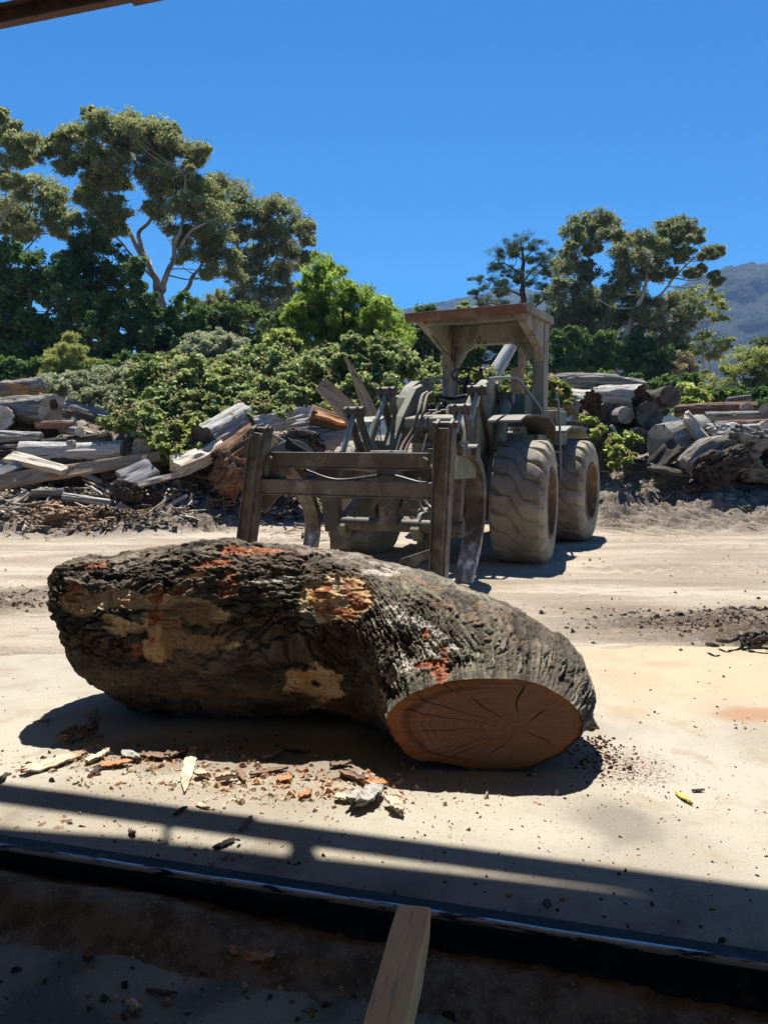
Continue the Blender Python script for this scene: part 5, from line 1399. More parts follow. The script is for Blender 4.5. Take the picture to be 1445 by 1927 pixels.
def log(name, label, cat, P0, P1, r0, r1, mat, end='end_grey', seed=0, oval=1.0, bend=(0, 0), rough=.12, ends=(1, 1), nA=40, nL=40, tilt0=0, tilt1=0, group='logs stacked in the yard', jag=.0, split=None):
    """A tapered, bent, ridged log from P0 to P1 (world points); its sawn ends are parts of their own."""
    P0, P1 = np.array(P0, float), np.array(P1, float)
    d = P1 - P0; L = np.linalg.norm(d); d /= L
    up = np.array([0, 0, 1.0]) if abs(d[2]) < .9 else np.array([0, 1.0, 0])
    sd = np.cross(up, d); sd /= np.linalg.norm(sd); up = np.cross(d, sd)
    s = np.linspace(0, 1, nL); a = np.arange(nA) * 2 * math.pi / nA
    Sg, Ag = np.meshgrid(s, a, indexing='ij')
    rad = r0 + (r1 - r0) * Sg
    Q = np.stack([Sg * L * .9, np.cos(Ag) * 1.1, np.sin(Ag) * 1.1], -1).reshape(-1, 3)
    rad = rad * (1 + rough * 2.2 * (fbm(Q + seed * 7.7, 3, seed) - .5).reshape(Sg.shape))
    rg = 1 - np.abs(2 * fbm(np.stack([Sg * L * .7, np.cos(Ag) * 5, np.sin(Ag) * 5], -1).reshape(-1, 3) + seed, 3, seed + 4) - 1)
    rad = rad * (1 - rough * .9 * sstep(.78, 1, rg).reshape(Sg.shape))
    cy = np.cos(Ag) * rad * oval; cz = np.sin(Ag) * rad
    if split is not None:                            # flattened split side
        cz = np.maximum(cz, -rad * split)
    bx = np.sin(math.pi * Sg)
    X_ = Sg * L + tilt0 * cz * (1 - Sg) + tilt1 * cz * Sg
    if jag: X_ = X_ + jag * ((fbm(np.stack([np.cos(Ag) * 4, np.sin(Ag) * 4, Sg * 0 + seed], -1).reshape(-1, 3), 3, seed + 9) - .5).reshape(Sg.shape) * 2) * sstep(.8, 1, Sg)
    loc = np.stack([X_, cy + bend[0] * bx, cz + bend[1] * bx], -1)
    Wd = P0 + loc[..., :1] * d + loc[..., 1:2] * sd + loc[..., 2:] * up
    Mx = Matrix(((d[0], sd[0], up[0], P0[0]), (d[1], sd[1], up[1], P0[1]), (d[2], sd[2], up[2], P0[2]), (0, 0, 0, 1)))
    V = Wd.reshape(-1, 3); F = grid_faces(nL, nA, wrap_v=True)[:, ::-1]
    o = obj(name, V, F, M[mat], None, M=Mx, smooth=True)
    tag(o, label, cat, group)
    for k, on in ((0, ends[0]), (-1, ends[1])):
        ring = Wd[k]; c_ = ring.mean(0)
        m = 10; rr = np.linspace(0, 1, m)
        Fc = c_ + (ring[None] - c_) * rr[:, None, None]
        out = d * (1 if k == -1 else -1)
        bump = (fbm(Fc.reshape(-1, 3) * 9, 3, seed + 30).reshape(m, nA) - .5) * .05 * (r0 + r1) / 2 / .2
        if on == 2: bump = (fbm(Fc.reshape(-1, 3) * 6, 3, seed + 30).reshape(m, nA) - .8) * r1 * 1.2
        Fc = Fc + out * (bump * (1 - rr[:, None] ** 4))[..., None]
        f = grid_faces(m, nA, wrap_v=True)
        mt_ = {0: M[mat], 1: M[end], 2: M['rotten'], 3: M['end_dark'], 4: M['end_pale'], 5: M['orange_wood']}[on]
        Me = Mx.copy(); Me.translation = Vector(c_.tolist())
        obj('cut_face' if on != 2 else 'broken_end', Fc.reshape(-1, 3), f if k == -1 else f[:, ::-1], mt_, o, M=Me, smooth=True)
    return o

def plank(name, label, cat, P0, P1, w0, w1, th, mat, roll=0, seed=0, warp=.03, ragged=0.0, group='slabs and boards on the log heap', face=(0, -1, .5)):
    """A board or slab: wide face turned towards 'face', ragged or straight edges."""
    P0, P1 = np.array(P0, float), np.array(P1, float)
    d = P1 - P0; L = np.linalg.norm(d); d /= L
    fc = np.array(face, float); fc -= d * fc.dot(d); fc /= np.linalg.norm(fc)
    sd = np.cross(fc, d)
    if roll:
        c_, s_ = math.cos(R(roll)), math.sin(R(roll)); fc, sd = fc * c_ + sd * s_, sd * c_ - fc * s_
    n, m = 26, 9; V = []
    s = np.linspace(0, 1, n)
    e0 = (fbm(np.stack([s * L * 2.5, 0 * s + seed, 0 * s], 1), 3, seed) - .5) * 2 * ragged
    e1 = (fbm(np.stack([s * L * 2.5, 0 * s + seed, 0 * s + 9], 1), 3, seed + 1) - .5) * 2 * ragged
    wp = (fbm(np.stack([s * 1.7, 0 * s + seed, 0 * s + 5], 1), 2, seed + 2) - .5) * 2 * warp
    for side in (0, 1):
        for i in range(n):
            w_ = w0 + (w1 - w0) * s[i]
            for j in range(m):
                c_ = j / (m - 1)
                y_ = (-w_ / 2 + e0[i]) * (1 - c_) + (w_ / 2 + e1[i]) * c_
                z_ = (th / 2 if side else -th / 2) + wp[i] + (vn([[s[i] * L * 4, y_ * 14, seed]], seed)[0] - .5) * (th * .35 + ragged * .35)
                en = ((vn([[y_ * 22, side, seed + 3.3]], seed)[0] - .5) * ragged * 2.2 * abs(2 * s[i] - 1) ** 6)
                V.append(P0 + d * (s[i] * L + en) + sd * y_ + fc * z_)
    k = n * m; F = grid_faces(n, m).tolist()
    F2 = [[q + k for q in f] for f in F]; F1_ = [f[::-1] for f in F]
    bd = [i * m for i in range(n)] + [(n - 1) * m + j for j in range(1, m)] + [i * m + m - 1 for i in range(n - 2, -1, -1)] + [j for j in range(m - 2, 0, -1)]
    F3 = [[bd[i], bd[(i + 1) % len(bd)], bd[(i + 1) % len(bd)] + k, bd[i] + k] for i in range(len(bd))]
    Mx = Matrix(((d[0], sd[0], fc[0], P0[0]), (d[1], sd[1], fc[1], P0[1]), (d[2], sd[2], fc[2], P0[2]), (0, 0, 0, 1)))
    b = MB(); b.add(V, F1_ + F2 + F3)
    o = b.build(name, M[mat], None, bevel=0, M=Mx)
    return tag(o, label, cat, group)

def chunk(name, label, cat, c, size, mat, seed, rot=0, ridges=6, amp=.25, hollow=None, flat=None, group='stumps and butts on the log heap', freq=1.6):
    """A lumpy stump or butt: a displaced ball with ridges, optional dark hollow as a part."""
    n, m = 90, 60
    th = np.linspace(0, math.pi, m); ph = np.arange(n) * 2 * math.pi / n
    T_, P_ = np.meshgrid(th, ph, indexing='ij')
    D = np.stack([np.sin(T_) * np.cos(P_), np.sin(T_) * np.sin(P_), np.cos(T_)], -1).reshape(-1, 3)
    q = np.sign(D) * np.abs(D) ** .72
    r_ = 1 + amp * 2 * (fbm(D * freq + seed * 3.1, 4, seed) - .5) - amp * .6 * sstep(.8, 1, 1 - np.abs(2 * fbm(D * np.array([2.2, 2.2, 6]) + seed, 3, seed + 3) - 1)) + amp * .5 * (fbm(D * 9, 3, seed + 7) - .5)
    Q = q * r_[:, None] * np.array(size) / 2
    c_, s_ = math.cos(R(rot)), math.sin(R(rot))
    Q = Q @ np.array([[c_, 0, -s_], [0, 1, 0], [s_, 0, c_]])
    holl = None
    if hollow is not None:
        hd_, hr, hdp = hollow
        hd_ = np.array(hd_) / np.linalg.norm(hd_)
        nr_ = Q / np.linalg.norm(Q, axis=1, keepdims=True)
        a = np.arccos(np.clip(nr_ @ hd_, -1, 1)) + .25 * (fbm(D * 5, 3, seed + 11) - .5)
        Q = Q - nr_ * (hdp * sstep(hr, hr * .6, a))[:, None]
        holl = a
    V = Q + np.array(c)
    F = grid_faces(m, n, wrap_v=True)
    Mx = Matrix.Translation(Vector(c.tolist() if hasattr(c, 'tolist') else c)) @ Matrix.Rotation(R(-rot), 4, 'Y')
    if holl is not None:
        fa = holl[F].mean(1) < hollow[1] * .82
        o = obj(name, V, F[~fa], M[mat], None, M=Mx, smooth=True)
        obj('hollow', V, F[fa], M['hollow'], o, smooth=True)
    else:
        o = obj(name, V, F, M[mat], None, M=Mx, smooth=True)
    return tag(o, label, cat, group)

PS = [1.14]
_at0 = at
def at(px, py, d): return _at0(px, py, d * PS[0])
def rp(r, d): return r / FPX * d * PS[0]
_ck0, _pk0 = chunk, plank
def chunk(n, l, c, p, size, *a, **k): return _ck0(n, l, c, p, tuple(q * PS[0] for q in size), *a, **k)
def plank(n, l, c, P0, P1, w0, w1, th, *a, **k): return _pk0(n, l, c, P0, P1, w0 * PS[0], w1 * PS[0], th * PS[0], *a, **k)
off = lambda p, *v: np.array(p) + np.array(v, float)

# ---------- right pile
d = 15.6
p = at(1018, 724, 16.6); log('log', 'long grey crooked log lying along the top of the right stack', 'log', p, at(1212, 731, 16.9), rp(15, d), rp(17, d), 'grey_log', 'end_grey', 1, bend=(0, .16), rough=.22, nL=60)
log('log', 'pale log with a rotten broken brown end facing the loader tyre', 'log', at(1040, 750, 16.4), at(1112, 762, 15.4), rp(24, d), rp(27, d), 'silver_log', 'end_grey', 2, ends=(1, 2), jag=.12, rough=.16)
log('log', 'big bleached log with a dark end in the middle of the right stack', 'log', at(1118, 752, 16.6), at(1207, 752, 15.5), rp(27, d), rp(26, d), 'silver_log', 'end_grey', 3, ends=(1, 2), jag=.10, rough=.22)
log('log', 'grey log with deep star cracks in its end at the right top of the stack', 'log', at(1262, 747, 15.5), off(at(1225, 752, 16.8), -.1, .5, .0), rp(20, d), rp(17, d), 'bark_log', 'end_grey', 4, ends=(3, 1), rough=.15)
e0 = at(1178, 781, 15.3); log('log', 'small round log end under the bleached log', 'log', e0, off(e0, -.25, 2.4, .05), rp(16, d), rp(15, d), 'grey_log', 'end_grey', 5, rough=.08)
e0 = at(1222, 782, 15.2); log('log', 'dark sawn log end tilted over beside the small round end', 'log', e0, off(e0, -.1, 2.3, .1), rp(26, d), rp(24, d), 'bark_log', 'end_dark', 6, oval=.95, rough=.1, ends=(3, 1), tilt0=.25)
e0 = at(1079, 811, 15.2); log('log', 'dark log end half hidden by leaves beside the rear tyre top', 'log', e0, off(e0, .1, 2.2, .05), rp(18, d), rp(17, d), 'bark_log', 'end_dark', 7, rough=.08, ends=(3, 1))
e0 = at(1121, 838, 15.0); log('log', 'large grey log end nearest the rear tyre', 'log', e0, off(e0, .05, 2.2, .05), rp(25, 15), rp(24, d), 'bark_log', 'end_grey', 8, rough=.08, ends=(3, 1))
e0 = at(1125, 870, 14.8); log('log', 'small cracked log end lowest in the right stack', 'log', e0, off(e0, .05, 1.8, .03), rp(13, 15), rp(13, d), 'grey_log', 'end_grey', 9, rough=.08, ends=(3, 1))
e0 = at(1202, 831, 15.0); log('log', 'broad dark log end behind the bramble leaves', 'log', e0, off(e0, -.05, 2.2, .05), rp(27, 15), rp(25, d), 'bark_log', 'end_dark', 10, rough=.1, ends=(3, 1))
e0 = at(1065, 768, 15.6); log('log', 'pale log end just above the leaf covered dark end', 'log', e0, off(e0, .1, 2.2, .05), rp(20, d), rp(20, d), 'silver_log', 'end_grey', 11, rough=.15)
e0 = at(1140, 783, 15.7); log('log', 'shaded grey log tucked under the rotten ended log', 'log', e0, off(e0, 0, 2.2, .05), rp(24, d), rp(22, d), 'grey_log', 'end_grey', 12, rough=.15, ends=(3, 1))
e0 = at(1160, 828, 15.5); log('log', 'log end deep in the dark gap behind the leaves', 'log', e0, off(e0, 0, 2.2, .05), rp(22, d), rp(22, d), 'bark_log', 'end_dark', 13, ends=(3, 1))
e0 = at(1165, 868, 15.3); log('log', 'bark covered log at the foot of the leaf covered gap', 'log', e0, off(e0, 0, 2.2, .05), rp(20, d), rp(20, d), 'bark_log', 'end_dark', 14, ends=(3, 1))
# sawn block, pale face and split top
log('log_butt', 'squared pale butt with a white split top leaning right of the stack', 'log', at(1243, 838, 14.7), at(1318, 808, 15.7), rp(40, 14.7), rp(34, 15.2), 'grey_log', 'end_pale', 15, oval=.8, rough=.12, ends=(4, 1), nA=10, nL=24)
plank('split_face', 'white splintered slab lying on top of the squared butt', 'slab', at(1290, 784, 14.95), at(1336, 838, 14.95), .40, .30, .07, 'pale_wood', 0, 16, .02, .06, face=(-.1, -.6, 1))
plank('bark_slab', 'thick slab of bark leaning against the front of the squared butt', 'bark', at(1228, 884, 14.2), at(1276, 838, 14.4), .42, .26, .12, 'bark_log', 0, 17, .03, .08, face=(-.5, -.8, .4))
plank('slab', 'low brown slab lying on the dirt in front of the stack', 'slab', at(1222, 878, 14.0), at(1300, 892, 14.0), .22, .12, .07, 'bark_log', 0, 18, .02, .05, face=(0, -.5, 1))
# root stump
chunk('root_stump', 'great twisted grey root stump with a dark hollow at the right edge', 'stump', at(1412, 858, 14.6), (1.5, 1.3, 1.05), 'grey_log', 21, 8, amp=.42, hollow=((.30, -1, -.05), .42, .38))
log('root_limb', 'thick grey root limb reaching down left from the hollow stump', 'stump', at(1290, 880, 14.0), at(1372, 838, 14.3), rp(22, 14), rp(24, 14), 'grey_log', 'end_grey', 22, bend=(0, .12), rough=.35, ends=(1, 1), jag=.1, group='stumps and butts on the log heap')
chunk('root_lump', 'pointed weathered lump of root wood under the grey limb', 'stump', at(1345, 880, 13.9), (.95, .7, .58), 'bark_log', 23, -25, amp=.45)
chunk('stump', 'bleached stump shoulder behind the root limb', 'stump', at(1375, 822, 15.2), (.9, .7, .5), 'silver_log', 24, 10, amp=.3)
# long thin logs to the right
log('log', 'long brown log with peeling bark on top at the far right', 'log', at(1268, 772, 16.6), at(1424, 768, 16.2), rp(10, 16), rp(12, 16), 'red_wood', 'end_grey', 25, bend=(0, .03))
log('log', 'second grey pole below the peeling log at the far right', 'log', at(1326, 786, 16.0), at(1450, 782, 15.8), rp(11, 16), rp(9, 16), 'grey_log', 'end_dark', 26)
log('log', 'reddish pole third from the top at the far right', 'log', at(1345, 800, 15.7), at(1470, 796, 15.5), rp(9, 16), rp(9, 16), 'red_wood', 'end_grey', 27)
log('log', 'pale pole lowest of the long ones at the far right', 'log', at(1358, 812, 15.4), at(1440, 804, 15.3), rp(10, 16), rp(8, 16), 'silver_log', 'end_grey', 28)
e0 = at(1442, 803, 15.1); log('log', 'small round pale end at the right edge', 'log', e0, off(e0, .4, 1.6, 0), rp(12, 15), rp(12, 15), 'grey_log', 'end_pale', 29)
e0 = at(1441, 772, 15.7); log('log', 'grey split end at the right edge above the pale one', 'log', e0, off(e0, .8, 1.4, 0), rp(14, 15), rp(14, 15), 'silver_log', 'end_grey', 30)
log('log', 'far grey log peeping over the peeling log', 'log', at(1368, 757, 17.5), at(1412, 750, 17.5), rp(9, 17), rp(8, 17), 'grey_log', 'end_grey', 31)
e0 = at(1405, 770, 16); log('log', 'brown log butt beside the end of the peeling log', 'log', e0, off(e0, .4, 1.6, 0), rp(12, 16), rp(12, 16), 'red_wood', 'end_grey', 32)
plank('log_split', 'pale split piece lying under the round end at the stack middle', 'slab', at(1150, 800, 15.0), at(1165, 822, 15.0), .06, .04, .05, 'pale_wood', 0, 33)
# leaning white log behind the canopy
log('log', 'white weathered log leaning up behind the loader seat', 'log', at(912, 735, 16.8), at(962, 650, 17.4), rp(15, 17), rp(12, 17), 'silver_log', 'end_grey', 34, rough=.1)
# stones on the bank
for i, (px, py, sx, mt_, lab) in enumerate(((1226, 925, .30, 'end_pale', 'pale angular stone on the churned bank'), (1160, 905, .22, 'grey_log', 'small grey stone left of the pale angular stone'), (1300, 918, .42, 'bark_log', 'flat brown clod right of the pale angular stone'), (1255, 912, .3, 'bark_log', 'low brown clod beside the pale angular stone'), (1400, 955, .25, 'grey_log', 'grey stone low on the bank at the right'))):
    dd = 15.0; c_ = at(px, py, dd)
    for _ in range(60):
        c_ = at(px, py, dd)
        g_ = gz(c_[0], c_[1])
        if c_[2] < g_ + .02: dd -= .1
        else: break
    chunk('stone', lab, 'stone', c_ - np.array([0, 0, .02]), (sx, sx * .8, sx * .5), mt_, 40 + i, amp=.3, group='stones and clods on the bank')

# ---------- left pile
PS[0] = 1.07
log('stump_butt', 'split stump with orange heartwood on top of the left heap', 'stump', at(8, 738, 17.2), at(80, 725, 17.0), rp(22, 17), rp(16, 17), 'grey_log', 'end_grey', 51, ends=(5, 1), rough=.25, split=.4, group='stumps and butts on the log heap')
plank('orange_slab', 'orange slab of heartwood below the split stump', 'slab', at(-6, 752, 16.9), at(56, 738, 16.9), .28, .16, .12, 'orange_wood', 0, 52, .02, .05)
plank('orange_slab', 'thin orange sliver along the crest of the split stump', 'slab', at(12, 722, 16.9), at(84, 740, 16.9), .09, .12, .06, 'orange_wood', 0, 53, .02, .03)
log('log', 'big pale log butt with a dark rotten heart on the left heap', 'log', at(98, 768, 16.0), at(-30, 776, 17.2), rp(29, 16), rp(27, 16), 'grey_log', 'end_pale', 54, ends=(4, 1), rough=.14, tilt0=-.25)
chunk('rotten_knot', 'dark red rotten knot in the face of the pale butt', 'knot', at(101, 760, 15.84), (.16, .08, .2), 'rotten', 55, amp=.4)
e0 = at(-2, 786, 15.6); log('log', 'pale cut end cropped by the left edge', 'log', e0, off(e0, -.6, 1.6, 0), rp(24, 15.6), rp(24, 16), 'grey_log', 'end_pale', 56, ends=(4, 1))
plank('slab', 'upper grey slab sloping down right of the big pale butt', 'slab', at(122, 762, 16.2), at(212, 784, 16.0), .24, .18, .12, 'silver_log', 0, 57, .03, .04)
plank('slab', 'brown slab sloping down under the upper grey slab', 'slab', at(130, 770, 15.9), at(206, 798, 15.7), .22, .16, .10, 'bark_log', 0, 58, .03, .04)
log('log', 'thin brown log below the big pale butt', 'log', at(68, 800, 15.6), at(142, 798, 15.6), rp(8, 15), rp(9, 15), 'red_wood', 'end_grey', 59)
log('log', 'rough grey log at the left edge above the white board', 'log', at(-20, 826, 15.3), at(78, 822, 15.3), rp(15, 15), rp(10, 15), 'silver_log', 'end_grey', 60, rough=.3, split=.5)
log('log', 'long silvery log with a knot lying across the left heap', 'log', at(38, 852, 14.7), at(232, 850, 14.9), rp(20, 14.7), rp(24, 14.9), 'silver_log', 'end_pale', 61, rough=.16, bend=(0, -.03), nL=60, ends=(1, 4))
chunk('stub', 'short branch stub on the long silvery log', 'stub', at(134, 836, 14.5), (.16, .16, .16), 'silver_log', 62, amp=.3)
log('log', 'brown log lying behind the long silvery log', 'log', at(80, 838, 15.3), at(212, 822, 15.6), rp(12, 15), rp(10, 15), 'bark_log', 'end_grey', 63)
log('log', 'small grey log end above the long silvery log', 'log', at(150, 812, 15.2), at(118, 808, 16.0), rp(9, 15), rp(9, 15), 'grey_log', 'end_pale', 64, ends=(4, 1))
plank('board', 'long straight sawn board slanting across the left heap', 'board', at(-40, 913, 13.7), at(302, 858, 14.5), .30, .16, .09, 'tan_board', 0, 65, .01, .004)
plank('slab', 'wide white slab under the long board at left', 'slab', at(18, 860, 14.2), at(124, 886, 14.0), .36, .20, .10, 'pale_wood', 0, 66, .02, .03, face=(0, -.4, 1))
plank('board', 'short grey board at the left edge under the white slab', 'board', at(-14, 893, 13.7), at(38, 874, 14.0), .18, .15, .07, 'grey_board', 0, 67, .01, .01)
plank('board', 'second short grey board at the left edge', 'board', at(-14, 876, 14.0), at(22, 870, 14.1), .18, .14, .06, 'grey_board', 0, 68, .01, .01)
plank('board', 'dark grey squared slab leaning in the middle of the left heap', 'board', at(232, 905, 13.7), at(288, 878, 14.1), .46, .40, .09, 'grey_board', 0, 69, .01, .015, face=(.2, -.75, .7))
plank('slab', 'long pale sliver under the dark grey slab', 'slab', at(216, 922, 13.5), at(360, 886, 13.9), .10, .08, .06, 'pale_wood', 0, 70, .02, .02)
log('log', 'huge cracked grey log tilted up towards the brambles', 'log', at(384, 826, 14.6), at(462, 785, 15.6), rp(31, 14.6), rp(27, 15), 'silver_log', 'end_grey', 71, rough=.2, ends=(3, 1), split=.7, nL=50)
plank('slab', 'reddish slab with a pale top under the huge cracked log', 'slab', at(328, 878, 13.9), at(420, 842, 14.5), .42, .36, .22, 'pale_wood', 0, 72, .03, .05, face=(0, -.55, .9))
log('log', 'dark red broken log right under the huge cracked log', 'log', at(410, 872, 14.1), at(482, 822, 14.8), rp(22, 14), rp(24, 14.6), 'red_wood', 'end_grey', 73, rough=.4, ends=(2, 2), jag=.15)
log('log', 'weathered grey log half under leaves left of the cracked log', 'log', at(312, 812, 15.2), at(392, 806, 15.6), rp(13, 15), rp(12, 15), 'grey_log', 'end_grey', 74, rough=.25)
chunk('stump', 'fluted grey stump half swallowed by the brambles', 'stump', at(278, 838, 15.0), (.5, .4, .6), 'silver_log', 75, 30, amp=.4)
log('log', 'brown log under the brambles in the middle of the left heap', 'log', at(190, 896, 14.5), at(330, 868, 15.0), rp(22, 14.5), rp(22, 15), 'bark_log', 'end_dark', 76, rough=.3)
plank('slab', 'white split slab reaching right behind the grapple post', 'slab', at(478, 795, 15.3), at(586, 772, 15.7), .24, .20, .12, 'silver_log', 0, 77, .02, .05)
plank('slab', 'second white slab below the one behind the grapple post', 'slab', at(500, 806, 15.0), at(580, 792, 15.2), .20, .12, .10, 'pale_wood', 0, 78, .02, .04)
log('log', 'split log with an orange torn top beside the leaning board', 'log', at(582, 785, 15.2), at(668, 806, 15.4), rp(23, 15), rp(18, 15), 'red_wood', 'end_pale', 79, rough=.3, ends=(4, 1), split=.6)
plank('slab', 'orange torn strip on top of the split log', 'slab', at(594, 780, 14.95), at(654, 796, 15.1), .16, .12, .06, 'orange_wood', 0, 80, .03, .05, face=(0, -.5, 1))
plank('board', 'broad brown board leaning up out of the heap', 'board', at(668, 786, 15.0), at(604, 722, 15.1), .42, .30, .07, 'tan_board', 0, 81, .02, .02, face=(.1, -1, .3))
plank('slab', 'narrow jagged slab standing upright behind the levers', 'slab', at(702, 782, 15.0), at(652, 676, 15.1), .26, .05, .08, 'tan_board', 0, 82, .03, .03, face=(.3, -1, .1))
log('log', 'big blue grey log under the split log behind the grapple', 'log', at(560, 830, 15.2), at(670, 822, 15.4), rp(24, 15), rp(22, 15), 'grey_board', 'end_grey', 83, rough=.2)
chunk('stump', 'broken brown stump with torn fibres behind the grapple frame', 'stump', at(565, 845, 14.6), (.9, .6, .65), 'bark_log', 84, 10, amp=.4)
chunk('stump', 'pale brown torn stump left of the grapple frame', 'stump', at(530, 838, 14.7), (.6, .5, .5), 'tan_board', 85, 10, amp=.4)
chunk('root_mass', 'hanging mass of brown root fibre beside the grapple post', 'roots', at(432, 895, 14.1), (.55, .4, .8), 'red_wood', 86, 25, amp=.55)
log('log', 'low grey log in front of the left heap', 'log', at(120, 934, 13.5), at(212, 948, 13.4), rp(9, 13.5), rp(8, 13.5), 'silver_log', 'end_grey', 87, rough=.25)
log('log', 'thin pale log low at the left foot of the heap', 'log', at(60, 928, 13.6), at(120, 925, 13.7), rp(8, 13.5), rp(7, 13.5), 'grey_log', 'end_grey', 88, rough=.2)
plank('board', 'short white board low at the left foot of the heap', 'board', at(20, 948, 13.3), at(54, 926, 13.5), .10, .10, .05, 'pale_wood', 0, 89)
plank('slab', 'pale stick slanting in the debris right of the heap foot', 'slab', at(312, 956, 13.4), at(352, 932, 13.6), .06, .05, .04, 'pale_wood', 0, 90)
plank('slab', 'flat brown splinter in the orange debris', 'slab', at(222, 950, 13.3), at(276, 978, 13.2), .12, .06, .05, 'tan_board', 0, 91)
chunk('stump', 'low broken butt beside the foot of the dark grey slab', 'stump', at(238, 925, 13.6), (.5, .4, .4), 'bark_log', 92, 20, amp=.4)
r = np.random.default_rng(3)
labs = ['far left', 'left', 'second left', 'third left', 'middle', 'mid right', 'right', 'far right']
# extra rough butts that carry the heap
for i, (px, py, dd, s_, lab) in enumerate(((40, 870, 15.4, 1.0, 'shaded butt under the rough grey log at the left edge'), (150, 890, 15.0, 1.0, 'shaded butt under the long silvery log'), (350, 850, 15.8, 1.1, 'shaded butt behind the reddish slab'), (470, 850, 15.6, 1.0, 'shaded butt behind the grapple post'), (60, 790, 16.8, 1.0, 'shaded butt between the pale butts'))):
    chunk('butt', lab, 'stump', at(px, py, dd), (s_ * 1.3, s_, s_ * .7), 'bark_log', 100 + i, amp=.3)

PS[0] = 1.0
# splinters, bark strips and orange shreds: beyond counting
def shreds(name, label, spots, mat, seed):
    r = np.random.default_rng(seed); V, F = [], []
    for (px0, py0, px1, py1, n, lo, hi, jit) in spots:
        for _ in range(n):
            s_ = r.random(); px = px0 + (px1 - px0) * s_ + r.normal() * jit * 2.2; py = py0 + (py1 - py0) * s_ + r.normal() * jit
            g_ = None
            for dd in np.arange(12.2, 18.5, .06):
                q = at(px, py, dd)
                if q[2] < gzq(q[0], q[1]): g_ = q; break
            if g_ is None: continue
            L = lo + (hi - lo) * r.random() ** 2; w_ = L * r.uniform(.03, .12) + .006
            a = r.uniform(0, 6.28); el = abs(r.normal()) * .28
            dv = np.array([math.cos(a) * math.cos(el), math.sin(a) * math.cos(el) * .8, math.sin(el)])
            sd = np.cross(dv, [0, 0, 1]); sd /= np.linalg.norm(sd); u_ = np.cross(sd, dv)
            c0 = g_ + np.array([0, 0, .02 + r.random() * .05]); k = len(V)
            for tt, ww in ((-.5, .7), (0, 1), (.5, .25)):
                for a_, b_ in ((-1, 0), (0, 1), (1, 0), (0, -1)):
                    V.append(c0 + dv * L * tt + (sd * a_ + u_ * b_ * .5) * w_ * ww + u_ * (L * .08 * r.normal() * abs(tt)))
            F += [[k + i + j * 4, k + (i + 1) % 4 + j * 4, k + (i + 1) % 4 + 4 + j * 4, k + i + 4 + j * 4] for j in (0, 1) for i in range(4)] + [[k + 3, k + 2, k + 1, k], [k + 8, k + 9, k + 10, k + 11]]
    tag(obj(name, V, np.array(F), mat, None, M=Matrix.Identity(4)), label, None, None, 'stuff')
M['shred_tan'] = pm('shredded_bark', (.42, .27, .155), [((.28, .15, .08), (1, 1, 1), 4, .45, .62), ((.55, .44, .32), (1, 1, 1), 9, .55, .68)], .9)
M['shred_brown'] = pm('grey_brown_splinters', (.21, .155, .115), [((.33, .28, .23), (1, 1, 1), 3, .48, .62), ((.12, .08, .06), (1, 1, 1), 6, .56, .68)], .9)
_gx, _gy = np.arange(-12, 12.01, .1), np.arange(11, 20.01, .1)
_GX, _GY = np.meshgrid(_gx, _gy, indexing='ij')
_GH = ground_h(_GX.ravel(), _GY.ravel()).reshape(_GX.shape)
def gzq(x, y):
    i = min(max(int((x + 12) / .1), 0), len(_gx) - 1); j = min(max(int((y - 11) / .1), 0), len(_gy) - 1); return _GH[i, j]
shreds('orange_shreds', 'heap of shredded orange bark at the foot of the left pile', [(60, 965, 190, 965, 520, .06, .35, 14), (120, 945, 180, 985, 320, .05, .3, 12), (200, 960, 260, 970, 120, .06, .3, 10), (310, 900, 360, 950, 40, .1, .4, 14)], M['shred_tan'], 1)
shreds('brown_shreds', 'brown splinters and bark strips strewn along the left pile', [(0, 960, 430, 930, 650, .06, .5, 22), (20, 940, 330, 940, 420, .06, .6, 16), (480, 940, 620, 960, 360, .05, .4, 26), (180, 910, 420, 900, 240, .1, .7, 14), (400, 900, 460, 960, 150, .1, .5, 16), (0, 990, 430, 985, 260, .04, .2, 8), (1120, 900, 1445, 930, 220, .04, .25, 22), (1200, 885, 1445, 900, 120, .05, .3, 8)], M['shred_brown'], 2)
shreds('pale_shreds', 'pale splinters and sticks strewn along the left pile', [(0, 950, 430, 930, 260, .06, .6, 22), (300, 930, 370, 960, 60, .15, .6, 10), (480, 940, 600, 950, 110, .06, .4, 24), (0, 880, 330, 860, 130, .1, .7, 18), (0, 900, 430, 860, 110, .3, 1.3, 26), (480, 880, 660, 830, 40, .2, .8, 16), (0, 800, 240, 830, 60, .2, 1.0, 16), (1130, 900, 1445, 940, 70, .04, .3, 24), (1080, 880, 1260, 890, 40, .1, .4, 6)], M['pale_wood'], 3)
shreds('dark_shreds', 'dark bark flakes strewn along the left pile', [(0, 960, 430, 950, 420, .05, .3, 24), (180, 960, 260, 985, 180, .06, .35, 8), (480, 960, 640, 970, 240, .05, .3, 20), (1110, 920, 1445, 930, 300, .04, .2, 26)], M['chip_dark'], 4)
